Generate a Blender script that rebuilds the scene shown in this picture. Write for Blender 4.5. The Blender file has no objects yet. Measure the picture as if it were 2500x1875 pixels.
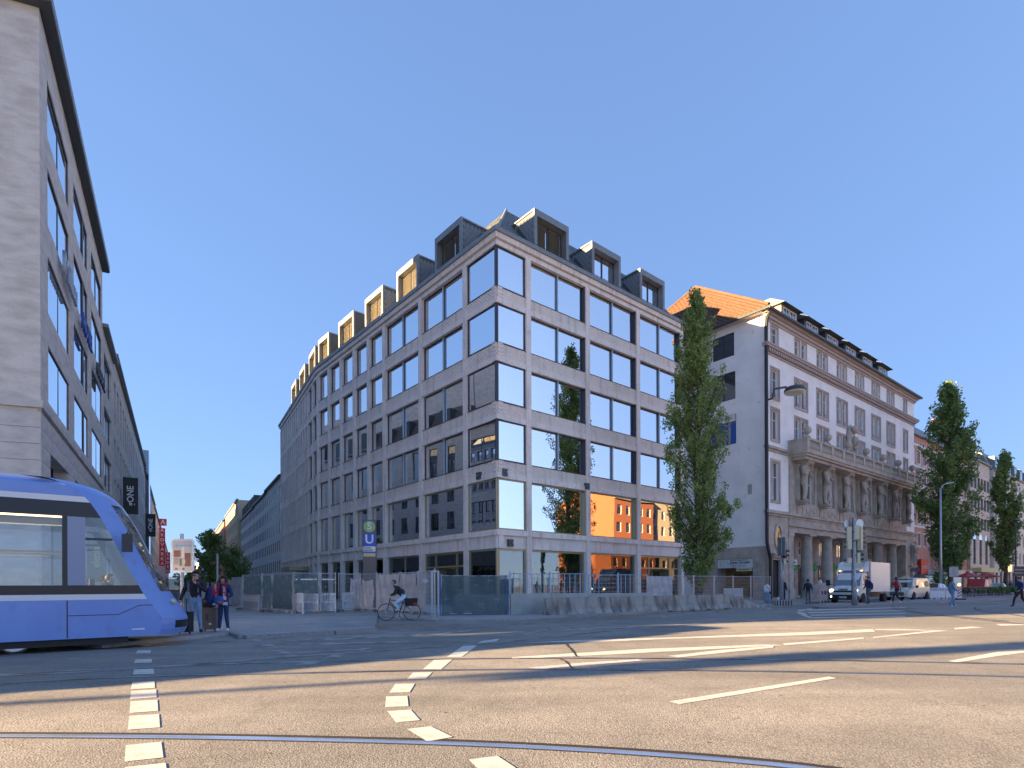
import bpy, bmesh, math, random
import numpy as np
from mathutils import Vector, Matrix
rnd = random.Random(7)
SC = bpy.context.scene
COL = SC.collection
PI = math.pi

# ---------------------------------------------------------------- camera
CH, FX, ROLL = 1.4, 1390.0, math.radians(0.25)
cam_d = bpy.data.cameras.new('camera')
cam = bpy.data.objects.new('camera', cam_d); COL.objects.link(cam)
cam_d.sensor_width = 36.0; cam_d.lens = 36.0 * FX / 2500.0
cam_d.shift_y = (1430 - 937.5) / 2500.0
cam_d.clip_start = 0.1; cam_d.clip_end = 3000
_R = Vector((math.cos(ROLL), 0, -math.sin(ROLL))); _U = Vector((math.sin(ROLL), 0, math.cos(ROLL)))
cam.matrix_world = Matrix(((_R.x, _U.x, 0, 0), (_R.y, _U.y, -1, 0), (_R.z, _U.z, 0, CH), (0, 0, 0, 1)))
SC.camera = cam

# ---------------------------------------------------------------- sky, sun, exposure
SUN_EL = math.radians(12.0)
SUN_DIR = Vector((-0.944, -0.33, 0)).normalized()           # towards the sun, on the ground
w = bpy.data.worlds.new('World'); SC.world = w; w.use_nodes = True
nt = w.node_tree; bg = nt.nodes['Background']
sky = nt.nodes.new('ShaderNodeTexSky'); sky.sky_type = 'NISHITA'; sky.sun_disc = False
sky.sun_elevation = SUN_EL; sky.sun_rotation = -math.atan2(SUN_DIR.x, SUN_DIR.y)
sky.altitude = 500; sky.air_density = 1.0; sky.dust_density = 1.0; sky.ozone_density = 3.0
ga = nt.nodes.new('ShaderNodeGamma'); ga.inputs[1].default_value = 0.37
tn_ = nt.nodes.new('ShaderNodeMix'); tn_.data_type = 'RGBA'; tn_.blend_type = 'MULTIPLY'; tn_.inputs[0].default_value = 1
tn_.inputs[7].default_value = (0.220, 0.306, 0.478, 1)
nt.links.new(sky.outputs[0], ga.inputs[0]); nt.links.new(ga.outputs[0], tn_.inputs[6]); nt.links.new(tn_.outputs[2], bg.inputs[0]); bg.inputs[1].default_value = 0.15
sd = bpy.data.lights.new('sun', 'SUN'); sun = bpy.data.objects.new('sun', sd); COL.objects.link(sun)
sd.energy = 3.8; sd.angle = math.radians(0.5); sd.color = (1.0, 0.68, 0.35)
_s = Vector((SUN_DIR.x * math.cos(SUN_EL), SUN_DIR.y * math.cos(SUN_EL), math.sin(SUN_EL)))
sun.rotation_euler = _s.to_track_quat('Z', 'Y').to_euler(); sun.location = (-20, -20, 60)
SC.view_settings.view_transform = 'Standard'; SC.view_settings.look = 'None'
SC.view_settings.gamma = 1; SC.view_settings.use_curve_mapping = False
SC.view_settings.exposure = 3.17
SC.cycles.max_bounces = 7; SC.cycles.diffuse_bounces = 4; SC.cycles.glossy_bounces = 4
SC.cycles.transparent_max_bounces = 12; SC.cycles.sample_clamp_indirect = 4

# ---------------------------------------------------------------- picture point -> world point
def ray(px, py):
    return _R * ((px - 1250) / FX) + _U * ((1430 - py) / FX) + Vector((0, 1, 0))
def G(px, py, z=0.0):
    r = ray(px, py); t = (z - CH) / r.z
    return Vector((r.x * t, r.y * t, z))
def V2(px, Y):
    u = (px - 1250) / FX
    return Vector((u * Y, Y, 0))

# ---------------------------------------------------------------- materials
def new_mat(name):
    m = bpy.data.materials.new(name); m.use_nodes = True
    return m, m.node_tree, m.node_tree.nodes['Principled BSDF']
def setin(b, k, v):
    if k in b.inputs: b.inputs[k].default_value = v
def M(name, c, r=0.6, metal=0.0, n=None, n2=None, bump=None, spec=0.5, emit=None, coord='Object', stretch=None):
    m, t, b = new_mat(name)
    setin(b, 'Base Color', (*c, 1)); setin(b, 'Roughness', r); setin(b, 'Metallic', metal)
    setin(b, 'Specular IOR Level', spec)
    if emit: setin(b, 'Emission Color', (*emit[0], 1)); setin(b, 'Emission Strength', emit[1])
    if n or bump:
        tc = t.nodes.new('ShaderNodeTexCoord'); src = tc.outputs[coord]
        if stretch:
            mp = t.nodes.new('ShaderNodeMapping'); mp.inputs['Scale'].default_value = stretch
            t.links.new(src, mp.inputs[0]); src = mp.outputs[0]
    prev = None
    for q in (n, n2):
        if not q: continue
        sc, c2, lo, hi = q[:4]
        no = t.nodes.new('ShaderNodeTexNoise'); no.inputs['Scale'].default_value = sc
        no.inputs['Detail'].default_value = q[4] if len(q) > 4 else 5
        t.links.new(src, no.inputs['Vector'])
        mr = t.nodes.new('ShaderNodeMapRange'); mr.inputs[1].default_value = lo; mr.inputs[2].default_value = hi
        t.links.new(no.outputs[0], mr.inputs[0])
        mx = t.nodes.new('ShaderNodeMix'); mx.data_type = 'RGBA'
        t.links.new(mr.outputs[0], mx.inputs[0])
        if prev: t.links.new(prev, mx.inputs[6])
        else: mx.inputs[6].default_value = (*c, 1)
        mx.inputs[7].default_value = (*c2, 1); prev = mx.outputs[2]
    if prev: t.links.new(prev, b.inputs['Base Color'])
    if bump:
        no = t.nodes.new('ShaderNodeTexNoise'); no.inputs['Scale'].default_value = bump[0]; no.inputs['Detail'].default_value = 6
        t.links.new(src, no.inputs['Vector'])
        bp = t.nodes.new('ShaderNodeBump'); bp.inputs['Strength'].default_value = bump[1]; bp.inputs['Distance'].default_value = bump[2]
        t.links.new(no.outputs[0], bp.inputs['Height']); t.links.new(bp.outputs[0], b.inputs['Normal'])
    return m
def GLASS(name, refl, tint, rough=0.0, body=None, wob=0.0):
    """mirror coating over clear (body None) or dark glass; a very slight waviness of the pane"""
    m, t, b = new_mat(name)
    out = t.nodes['Material Output']
    gl = t.nodes.new('ShaderNodeBsdfGlossy'); gl.inputs['Roughness'].default_value = rough; gl.inputs['Color'].default_value = (0.93, 0.96, 1, 1)
    lw = t.nodes.new('ShaderNodeLayerWeight'); lw.inputs['Blend'].default_value = 0.25
    mr = t.nodes.new('ShaderNodeMapRange'); mr.inputs[3].default_value = refl; mr.inputs[4].default_value = 1.0
    t.links.new(lw.outputs['Fresnel'], mr.inputs[0])
    mix = t.nodes.new('ShaderNodeMixShader'); t.links.new(mr.outputs[0], mix.inputs[0])
    if body: setin(b, 'Base Color', (*body, 1)); setin(b, 'Roughness', 0.3); t.links.new(b.outputs[0], mix.inputs[1])
    else:
        tr = t.nodes.new('ShaderNodeBsdfTransparent'); tr.inputs[0].default_value = (*tint, 1); t.links.new(tr.outputs[0], mix.inputs[1])
    t.links.new(gl.outputs[0], mix.inputs[2]); t.links.new(mix.outputs[0], out.inputs[0])
    if wob:
        tc = t.nodes.new('ShaderNodeTexCoord'); no = t.nodes.new('ShaderNodeTexNoise'); no.inputs['Scale'].default_value = 0.45; no.inputs['Detail'].default_value = 0
        ge = t.nodes.new('ShaderNodeNewGeometry'); t.links.new(ge.outputs['Position'], no.inputs['Vector'])
        bp = t.nodes.new('ShaderNodeBump'); bp.inputs['Strength'].default_value = 1; bp.inputs['Distance'].default_value = wob
        t.links.new(no.outputs[0], bp.inputs['Height']); t.links.new(bp.outputs[0], gl.inputs['Normal'])
    return m

def stone_mat(name, base, dark, diag=False, streak=True):
    """porous conglomerate stone: pale ground, brown voids; diag adds slanting chiselled grooves"""
    m, t, b = new_mat(name); setin(b, 'Roughness', 0.85); L = t.links
    ge = t.nodes.new('ShaderNodeNewGeometry'); tc = t.nodes.new('ShaderNodeTexCoord')
    n1 = t.nodes.new('ShaderNodeTexNoise'); n1.inputs['Scale'].default_value = 9; n1.inputs['Detail'].default_value = 8; n1.inputs['Roughness'].default_value = 0.7
    L.new(ge.outputs['Position'], n1.inputs['Vector'])
    r1 = t.nodes.new('ShaderNodeMapRange'); r1.inputs[1].default_value = 0.55; r1.inputs[2].default_value = 0.72; L.new(n1.outputs[0], r1.inputs[0])
    n2 = t.nodes.new('ShaderNodeTexNoise'); n2.inputs['Scale'].default_value = 0.9; n2.inputs['Detail'].default_value = 4; L.new(ge.outputs['Position'], n2.inputs['Vector'])
    mx = t.nodes.new('ShaderNodeMix'); mx.data_type = 'RGBA'; mx.inputs[6].default_value = (*base, 1); mx.inputs[7].default_value = (*dark, 1); L.new(r1.outputs[0], mx.inputs[0])
    hs = t.nodes.new('ShaderNodeHueSaturation'); L.new(mx.outputs[2], hs.inputs['Color'])
    r2 = t.nodes.new('ShaderNodeMapRange'); r2.inputs[1].default_value = 0.3; r2.inputs[2].default_value = 0.7; r2.inputs[3].default_value = 0.92; r2.inputs[4].default_value = 1.08
    L.new(n2.outputs[0], r2.inputs[0]); L.new(r2.outputs[0], hs.inputs['Value'])
    mp0 = t.nodes.new('ShaderNodeMapping'); mp0.inputs['Scale'].default_value = (1.3, 1.3, .12); L.new(ge.outputs['Position'], mp0.inputs[0])
    n3 = t.nodes.new('ShaderNodeTexNoise'); n3.inputs['Scale'].default_value = 2.2; n3.inputs['Detail'].default_value = 6; L.new(mp0.outputs[0], n3.inputs['Vector'])
    r4 = t.nodes.new('ShaderNodeMapRange'); r4.inputs[1].default_value = 0.52; r4.inputs[2].default_value = 0.78; L.new(n3.outputs[0], r4.inputs[0])
    m4 = t.nodes.new('ShaderNodeMix'); m4.data_type = 'RGBA'; m4.blend_type = 'MULTIPLY'; L.new(r4.outputs[0], m4.inputs[0]); L.new(hs.outputs[0], m4.inputs[6]); m4.inputs[7].default_value = (0.72, 0.68, 0.64, 1)
    col = m4.outputs[2]; h = n1.outputs[0]
    if diag:
        wv = t.nodes.new('ShaderNodeTexWave'); wv.wave_type = 'BANDS'; wv.bands_direction = 'DIAGONAL'; wv.inputs['Scale'].default_value = 2.6
        wv.inputs['Distortion'].default_value = 1.2; wv.inputs['Detail'].default_value = 2; wv.inputs['Detail Scale'].default_value = 2.0
        mp = t.nodes.new('ShaderNodeMapping'); mp.inputs['Scale'].default_value = (1, 0.0, 1); L.new(tc.outputs['Object'], mp.inputs[0]); L.new(mp.outputs[0], wv.inputs['Vector'])
        m2 = t.nodes.new('ShaderNodeMix'); m2.data_type = 'RGBA'; m2.blend_type = 'MULTIPLY'
        L.new(col, m2.inputs[6]); m2.inputs[7].default_value = (0.62, 0.55, 0.5, 1)
        r3 = t.nodes.new('ShaderNodeMapRange'); r3.inputs[1].default_value = 0.0; r3.inputs[2].default_value = 0.55; r3.inputs[3].default_value = 0.55; r3.inputs[4].default_value = 0.0
        L.new(wv.outputs[1], r3.inputs[0]); L.new(r3.outputs[0], m2.inputs[0]); col = m2.outputs[2]
        ad = t.nodes.new('ShaderNodeMath'); ad.operation = 'MULTIPLY_ADD'; ad.inputs[1].default_value = 1.4; L.new(wv.outputs[1], ad.inputs[0]); L.new(n1.outputs[0], ad.inputs[2]); h = ad.outputs[0]
    L.new(col, b.inputs['Base Color'])
    bp = t.nodes.new('ShaderNodeBump'); bp.inputs['Strength'].default_value = 0.6; bp.inputs['Distance'].default_value = 0.03
    L.new(h, bp.inputs['Height']); L.new(bp.outputs[0], b.inputs['Normal'])
    return m

MT = {}
MT['stone'] = stone_mat('porous_stone', (0.82, 0.74, 0.69), (0.46, 0.36, 0.29))
MT['stone_diag'] = stone_mat('chiselled_stone', (0.84, 0.75, 0.69), (0.44, 0.33, 0.27), diag=True)
MT['dark_frame'] = M('dark_bronze_metal', (0.055, 0.055, 0.07), 0.4, 0.3)
MT['gold_frame'] = M('champagne_metal', (0.36, 0.31, 0.19), 0.4, 0.35)
MT['zinc'] = M('grey_sheet_metal', (0.19, 0.21, 0.225), 0.55, 0.15, n=(3, (0.23, 0.25, 0.265), 0.4, 0.6))
MT['zinc_dark'] = M('dark_sheet_metal', (0.07, 0.08, 0.09), 0.5, 0.2)
MT['slate'] = M('grey_slate', (0.15, 0.17, 0.185), 0.6, 0.05, n=(2.0, (0.21, 0.23, 0.245), 0.35, 0.65), coord='Object')
MT['glass'] = GLASS('coated_window_glass', 0.74, (0.62, 0.68, 0.68), wob=0.004)
MT['glass_low'] = GLASS('shop_window_glass', 0.13, (0.70, 0.76, 0.76), wob=0.004)
MT['glass_dark'] = GLASS('dark_window_glass', 0.17, None, body=(0.02, 0.023, 0.028), wob=0.006)
MT['glass_sky'] = GLASS('mirror_window_glass', 0.8, None, body=(0.03, 0.035, 0.04), wob=0.004)
MT['white'] = M('white_paint', (0.72, 0.72, 0.72), 0.5)
MT['black'] = M('black_plastic', (0.02, 0.02, 0.022), 0.5)
MT['steel'] = M('galvanised_steel', (0.50, 0.54, 0.58), 0.4, 0.7, n=(30, (0.38, 0.42, 0.46), 0.4, 0.6))
MT['room'] = M('room_wall', (0.22, 0.22, 0.21), 0.9)
MT['room_floor'] = M('room_floor', (0.12, 0.11, 0.10), 0.9)
MT['curtain'] = M('pale_curtain', (0.62, 0.66, 0.60), 0.9)

# ---------------------------------------------------------------- mesh building
class MB:
    def __init__(s): s.v = []; s.f = []; s.m = []; s.cur = 0
    def mi(s, i): s.cur = i; return s
    def face(s, pts):
        b = len(s.v); s.v += [tuple(p) for p in pts]; s.f.append(tuple(range(b, b + len(pts)))); s.m.append(s.cur); return s
    def hexa(s, p):  # p: 4 bottom ccw, 4 top
        b = len(s.v); s.v += [tuple(q) for q in p]
        for q in ((3, 2, 1, 0), (4, 5, 6, 7), (0, 1, 5, 4), (1, 2, 6, 5), (2, 3, 7, 6), (3, 0, 4, 7)):
            s.f.append(tuple(b + i for i in q)); s.m.append(s.cur)
        return s
    def box(s, x0, x1, y0, y1, z0, z1):
        return s.hexa([(x0, y0, z0), (x1, y0, z0), (x1, y1, z0), (x0, y1, z0), (x0, y0, z1), (x1, y0, z1), (x1, y1, z1), (x0, y1, z1)])
    def prism(s, poly, a0, a1, axis='z'):
        """poly: 2-D outline (ccw seen from +axis) pushed from a0 to a1 along the axis"""
        f = {'z': lambda p, a: (p[0], p[1], a), 'x': lambda p, a: (a, p[0], p[1]), 'y': lambda p, a: (p[1], a, p[0])}[axis]
        n = len(poly); b = len(s.v)
        s.v += [f(p, a0) for p in poly] + [f(p, a1) for p in poly]
        s.f.append(tuple(b + i for i in reversed(range(n)))); s.m.append(s.cur)
        s.f.append(tuple(b + n + i for i in range(n))); s.m.append(s.cur)
        for i in range(n):
            j = (i + 1) % n; s.f.append((b + i, b + j, b + n + j, b + n + i)); s.m.append(s.cur)
        return s
    def tube(s, path, r, n=8, caps=True, r1=None):
        path = [Vector(p) for p in path]; k = len(path); b = len(s.v)
        up0 = Vector((0, 0, 1))
        for i, p in enumerate(path):
            d = (path[min(i + 1, k - 1)] - path[max(i - 1, 0)]).normalized()
            u = up0 if abs(d.z) < 0.95 else Vector((1, 0, 0))
            a = d.cross(u).normalized(); c = a.cross(d)
            rr = r if r1 is None else r + (r1 - r) * i / (k - 1)
            if isinstance(r, (list, tuple)): rr = r[i]
            for q in range(n):
                t = 2 * PI * q / n; s.v.append(tuple(p + (a * math.cos(t) + c * math.sin(t)) * rr))
        for i in range(k - 1):
            for q in range(n):
                q2 = (q + 1) % n
                s.f.append((b + i * n + q, b + i * n + q2, b + (i + 1) * n + q2, b + (i + 1) * n + q)); s.m.append(s.cur)
        if caps:
            s.f.append(tuple(b + q for q in reversed(range(n)))); s.m.append(s.cur)
            s.f.append(tuple(b + (k - 1) * n + q for q in range(n))); s.m.append(s.cur)
        return s
    def lathe(s, prof, n=16, c=(0, 0, 0)):
        b = len(s.v); k = len(prof)
        for r, z in prof:
            for q in range(n):
                t = 2 * PI * q / n; s.v.append((c[0] + r * math.cos(t), c[1] + r * math.sin(t), c[2] + z))
        for i in range(k - 1):
            for q in range(n):
                q2 = (q + 1) % n; s.f.append((b + i * n + q, b + i * n + q2, b + (i + 1) * n + q2, b + (i + 1) * n + q)); s.m.append(s.cur)
        s.f.append(tuple(b + q for q in reversed(range(n)))); s.m.append(s.cur)
        s.f.append(tuple(b + (k - 1) * n + q for q in range(n))); s.m.append(s.cur)
        return s
    def ball(s, c, rx, ry, rz, n=10, k=6):
        prof = []
        b = len(s.v)
        for i in range(1, k):
            a = PI * i / k - PI / 2
            for q in range(n):
                t = 2 * PI * q / n; s.v.append((c[0] + rx * math.cos(a) * math.cos(t), c[1] + ry * math.cos(a) * math.sin(t), c[2] + rz * math.sin(a)))
        lo = len(s.v); s.v.append((c[0], c[1], c[2] - rz)); s.v.append((c[0], c[1], c[2] + rz))
        for i in range(k - 2):
            for q in range(n):
                q2 = (q + 1) % n; s.f.append((b + i * n + q, b + i * n + q2, b + (i + 1) * n + q2, b + (i + 1) * n + q)); s.m.append(s.cur)
        for q in range(n):
            q2 = (q + 1) % n; s.f.append((lo, b + q2, b + q)); s.m.append(s.cur)
            e = b + (k - 2) * n; s.f.append((lo + 1, e + q, e + q2)); s.m.append(s.cur)
        return s
    def mesh(s, name, mats, smooth=False):
        me = bpy.data.meshes.new(name); me.from_pydata(s.v, [], s.f)
        for m in (mats if isinstance(mats, (list, tuple)) else [mats]): me.materials.append(MT[m] if isinstance(m, str) else m)
        if len(me.materials) > 1: me.polygons.foreach_set('material_index', s.m)
        if smooth: me.polygons.foreach_set('use_smooth', [True] * len(me.polygons))
        me.update(); return me

WM = {}
def T(x=0, y=0, z=0): return Matrix.Translation((x, y, z))
def RZ(a): return Matrix.Rotation(a, 4, 'Z')
def FR(x, y, ang, z=0): return T(x, y, z) @ RZ(ang)
I4 = Matrix.Identity(4)
def place(o, parent, W):
    COL.objects.link(o); o.parent = parent
    if W is None: W = WM[parent.name] if parent else I4
    o.matrix_basis = (WM[parent.name].inverted() @ W) if parent else W
    WM[o.name] = W.copy(); return o
def obj(name, me, parent=None, W=None, kind=None, label=None, cat=None, group=None):
    o = bpy.data.objects.new(name, me); place(o, parent, W); return tag(o, label, cat, group, kind)
def tag(o, label=None, cat=None, group=None, kind=None):
    if label: o['label'] = label
    if cat: o['category'] = cat
    if group: o['group'] = group
    if kind: o['kind'] = kind
    return o
def thing(name, label, cat, W=None, group=None):
    o = bpy.data.objects.new(name, None); o.empty_display_size = 0.2
    return tag(place(o, None, W or I4), label, cat, group)
def copy_tree(o, W, label=None, group=None, parent=None):
    c = o.copy(); c.parent = parent; COL.objects.link(c)
    if parent is None: c.matrix_basis = W
    Wc = W if parent is None else W @ o.matrix_basis
    WM[c.name] = Wc.copy()
    for ch in list(o.children): copy_tree(ch, Wc, parent=c)
    if label: c['label'] = label
    if group: c['group'] = group
    return c
_mc = {}
def cached(key, fn):
    if key not in _mc: _mc[key] = fn()
    return _mc[key]
def text_mesh(txt, size, mat, depth=0.01, align='CENTER', bold=False):
    def mk():
        cu = bpy.data.curves.new('txt', 'FONT'); cu.body = txt; cu.size = size; cu.extrude = depth / 2; cu.align_x = align; cu.align_y = 'CENTER'; cu.resolution_u = 3
        if bold: cu.offset = size * 0.02
        o = bpy.data.objects.new('txt', cu); COL.objects.link(o)
        dg = bpy.context.evaluated_depsgraph_get(); me = bpy.data.meshes.new_from_object(o.evaluated_get(dg))
        bpy.data.objects.remove(o); bpy.data.curves.remove(cu); me.materials.clear(); me.materials.append(MT[mat] if isinstance(mat, str) else mat)
        return me
    return cached(('t', txt, size, str(mat), depth, align, bold), mk)
RX90 = Matrix.Rotation(PI / 2, 4, 'X')     # text lying in xy -> standing in xz, facing -y
def text(name, txt, size, mat, parent, W, depth=0.01, align='CENTER', rot=0, bold=False):
    return obj(name, text_mesh(txt, size, mat, depth, align, bold), parent, W @ RX90 @ RZ(rot))

# wall sheet with openings: rows = [(z0,z1,[(x0,x1),...])]
def wall_open(mb, x0, x1, z0, z1, rows, y=0.0, dep=0.25):
    rows = sorted(rows); z = z0
    for (a, b, ops) in rows:
        if a > z + 1e-4: mb.face([(x0, y, z), (x1, y, z), (x1, y, a), (x0, y, a)])
        x = x0
        for (p, q) in sorted(ops):
            if p > x + 1e-4: mb.face([(x, y, a), (p, y, a), (p, y, b), (x, y, b)])
            mb.face([(p, y, a), (p, y + dep, a), (p, y + dep, b), (p, y, b)]); mb.face([(q, y, b), (q, y + dep, b), (q, y + dep, a), (q, y, a)])
            mb.face([(p, y, a), (q, y, a), (q, y + dep, a), (p, y + dep, a)]); mb.face([(p, y, b), (p, y + dep, b), (q, y + dep, b), (q, y, b)])
            x = q
        if x1 > x + 1e-4: mb.face([(x, y, a), (x1, y, a), (x1, y, b), (x, y, b)])
        z = b
    if z1 > z + 1e-4: mb.face([(x0, y, z), (x1, y, z), (x1, y, z1), (x0, y, z1)])
    return mb

def window(parent, W, w, h, frame='dark_frame', glass='glass_dark', cols=1, rows=None, fw=0.06, depth=0.08, surround=None, sill=False, name='window', label=None, pane_obj=True, open_=False):
    """a window whose lower left outer corner is W; frame bars, panes as sub-parts. rows = heights (fractions) of transoms"""
    rows = rows or []
    key = ('w', round(w, 3), round(h, 3), frame, cols, tuple(rows), fw, depth, surround, sill, pane_obj, glass)
    def mk():
        mb = MB(); mb.box(0, fw, 0, depth, 0, h).box(w - fw, w, 0, depth, 0, h).box(fw, w - fw, 0, depth, 0, fw).box(fw, w - fw, 0, depth, h - fw, h)
        for i in range(1, cols):
            x = w * i / cols; mb.box(x - fw * .55, x + fw * .55, 0.002, depth - .002, fw, h - fw)
        for r in rows:
            mb.box(fw, w - fw, 0.004, depth - .004, h * r - fw * .4, h * r + fw * .4)
        mats = [frame]
        if surround:
            s, p = surround[0], surround[1]; mats.append(surround[2]); mb.mi(1)
            yb = -surround[3] if len(surround) > 3 else -0.25
            mb.box(-s, 0, yb - p, yb + .03, -s, h + s).box(w, w + s, yb - p, yb + .03, -s, h + s).box(0, w, yb - p, yb + .03, h, h + s).box(0, w, yb - p - .03, yb + .03, -s, 0)
        if not pane_obj:
            mats.append(glass); mb.mi(len(mats) - 1); mb.box(fw * .5, w - fw * .5, depth * .45, depth * .55, fw * .5, h - fw * .5)
        return mb.mesh(name, mats)
    o = obj(name, cached(key, mk), parent, W, label=label)
    if pane_obj:
        for i in range(cols):
            a, b = w * i / cols + (fw if i == 0 else fw * .55), w * (i + 1) / cols - (fw if i == cols - 1 else fw * .55)
            pm = cached(('p', round(b - a, 3), round(h, 3), glass), lambda: MB().box(0, b - a, 0, 0.02, 0, h - 2 * fw).mesh('pane', glass))
            obj('pane', pm, o, W @ T(a, depth * .4, fw) @ RZ(rnd.uniform(-.004, .004)) @ Matrix.Rotation(rnd.uniform(-.004, .004), 4, 'X'))
    return o
# ================================================================= CORNER BUILDING (stone grid facade)
dR = Vector((0.7674, 0.6411, 0)); dL = Vector((-0.642, 0.766, 0)).normalized(); dL2 = Vector((-0.5063, 0.8624, 0)).normalized()
CO = Vector((-0.87, 34.5, 0)); S1, S2, SR = 28.6, 23.2, 19.75
BEND = CO + dL * S1; LEND = BEND + dL2 * S2; REND = CO + dR * SR
aR = math.atan2(dR.y, dR.x); aL = math.atan2(-dL.y, -dL.x); aL2 = math.atan2(-dL2.y, -dL2.x)
FRr = FR(CO.x, CO.y, aR); FRl = FR(CO.x, CO.y, aL); FRl2 = FR(BEND.x, BEND.y, aL2)
main = thing('corner_building', 'large stone grid corner building with slate dormers behind the construction fence', 'building', T(CO.x, CO.y, 0))
ROWS = [(19.69, 22.17), (16.27, 18.65), (12.67, 15.10), (9.09, 11.57), (4.86, 8.00), (0.12, 3.71)]
PW = 0.40

def stone_box(name, x0, x1, y0, y1, z0, z1, mat, fr):
    me = cached(('sb', round(x1 - x0, 3), round(y1 - y0, 3), round(z1 - z0, 3), mat), lambda: MB().box(0, x1 - x0, 0, y1 - y0, 0, z1 - z0).mesh(name, mat))
    return obj(name, me, main, fr @ T(x0, y0, z0))

def build_front(fr, bounds, near, corner_side=None, seg=''):
    """bounds: pier centres along local x, ascending. corner_side: 'lo'/'hi' = the end where glass meets glass"""
    n = len(bounds) - 1; x_lo, x_hi = bounds[0], bounds[-1]
    for i, x in enumerate(bounds):                                      # piers, storey by storey, of stacked blocks
        if (corner_side == 'lo' and i == 0) or (corner_side == 'hi' and i == n): continue
        for (k, (a, b)) in enumerate(ROWS):
            z0 = a if k == 5 else a - (0.0 if k == 4 else 0.0); z0 = a - 0.02 if k < 4 else (4.5 if k == 4 else 0.0)
            z1 = [22.17, 19.67, 16.25, 12.65, 9.07, 4.5][k]
            nb = 3 if near(x) else 1
            hh = (z1 - z0) / nb
            for q in range(nb):
                stone_box('pier_block', x - PW / 2, x + PW / 2, 0.0, 0.5, z0 + q * hh + 0.006, z0 + (q + 1) * hh - 0.006, 'stone', fr)
    for i in range(n):
        xa, xb = bounds[i], bounds[i + 1]
        a = xa if (corner_side == 'lo' and i == 0) else xa + PW / 2
        b = xb if (corner_side == 'hi' and i == n - 1) else xb - PW / 2
        for k in range(4):                                              # spandrels between the upper rows
            zt = ROWS[k][0]; zb = ROWS[k + 1][1]
            stone_box('lintel_band', a, b, 0.05, 0.5, zb, zb + 0.34, 'stone', fr)
            nc = 2 if b - a > 4 else 1
            for q in range(nc): stone_box('chiselled_panel', a + (b - a) * q / nc + (.004 if q else 0), a + (b - a) * (q + 1) / nc - (.004 if q < nc - 1 else 0), 0.12, 0.5, zb + 0.345, zt - 0.03, 'stone_diag', fr)
            obj('window_sill', cached(('sill', round(b - a, 3)), lambda: MB().box(0, b - a, 0, .45, 0, .03).mesh('window_sill', 'dark_frame')), main, fr @ T(a, 0.085, zt - 0.03))
        stone_box('ledge', a, b, -0.04, 0.5, 4.50, 4.84, 'stone', fr)
        npan = max(1, round((b - a) / 1.9)); pw = (b - a) / npan
        for q in range(npan):
            stone_box('shopfront_panel', a + q * pw + .004, a + (q + 1) * pw - .004, 0.13, 0.5, 3.71, 4.50, 'stone', fr)
        for k in range(6):                                              # windows
            z0, z1 = ROWS[k]; W = b - a
            lo_c = corner_side == 'lo' and i == 0; hi_c = corner_side == 'hi' and i == n - 1
            fm = 'dark_frame' if k < 4 else 'gold_frame'
            gl = 'glass' if k < 5 else 'glass_low'
            cols = 2 if (W > 4.2 and k != 4 and not (k == 5)) else 1
            y = 0.27
            if lo_c or hi_c: y = 0.13
            if k < 5:
                aa, bb = (a + (0.13 if lo_c else 0), b - (0.13 if hi_c else 0))
                wd = window(main, fr @ T(aa, y, z0), bb - aa, z1 - z0, fm, gl, cols, fw=0.07 if k < 4 else 0.09, depth=0.12)
                if not (lo_c or hi_c):                                   # dark reveals left and right
                    obj('reveal', cached(('rev', round(z1 - z0, 3), fm), lambda: MB().box(0, .09, 0, .17, 0, z1 - z0).mesh('reveal', fm)), wd, fr @ T(b - 0.09, 0.10, z0))
                if cols == 2:
                    obj('mullion_rail', cached(('mr', round(z1 - z0, 3)), lambda: MB().box(-.035, .035, -.1, 0, 0, z1 - z0).mesh('mullion_rail', 'steel')), wd, fr @ T((a + b) / 2, y - .001, z0))
                if rnd.random() < (0.35 if near(xa) else .2):              # a drawn curtain behind the glass
                    cw = rnd.uniform(.5, 1.2); cx = rnd.uniform(0.3, max(0.31, W - cw - .3))
                    def mkc():
                        mb = MB(); nn = 10
                        for j in range(nn):
                            u0, u1 = cw * j / nn, cw * (j + 1) / nn; y0 = .05 if j % 2 else -.05
                            mb.face([(u0, y0, 0), (u1, -y0, 0), (u1, -y0, z1 - z0), (u0, y0, z1 - z0)])
                        return mb.mesh('curtain', 'curtain')
                    obj('curtain', mkc(), wd, fr @ T(a + cx, y + .45, z0))
            else:
                shop(fr, a, b, z0, z1, seg, i, lo_c, hi_c)

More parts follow.
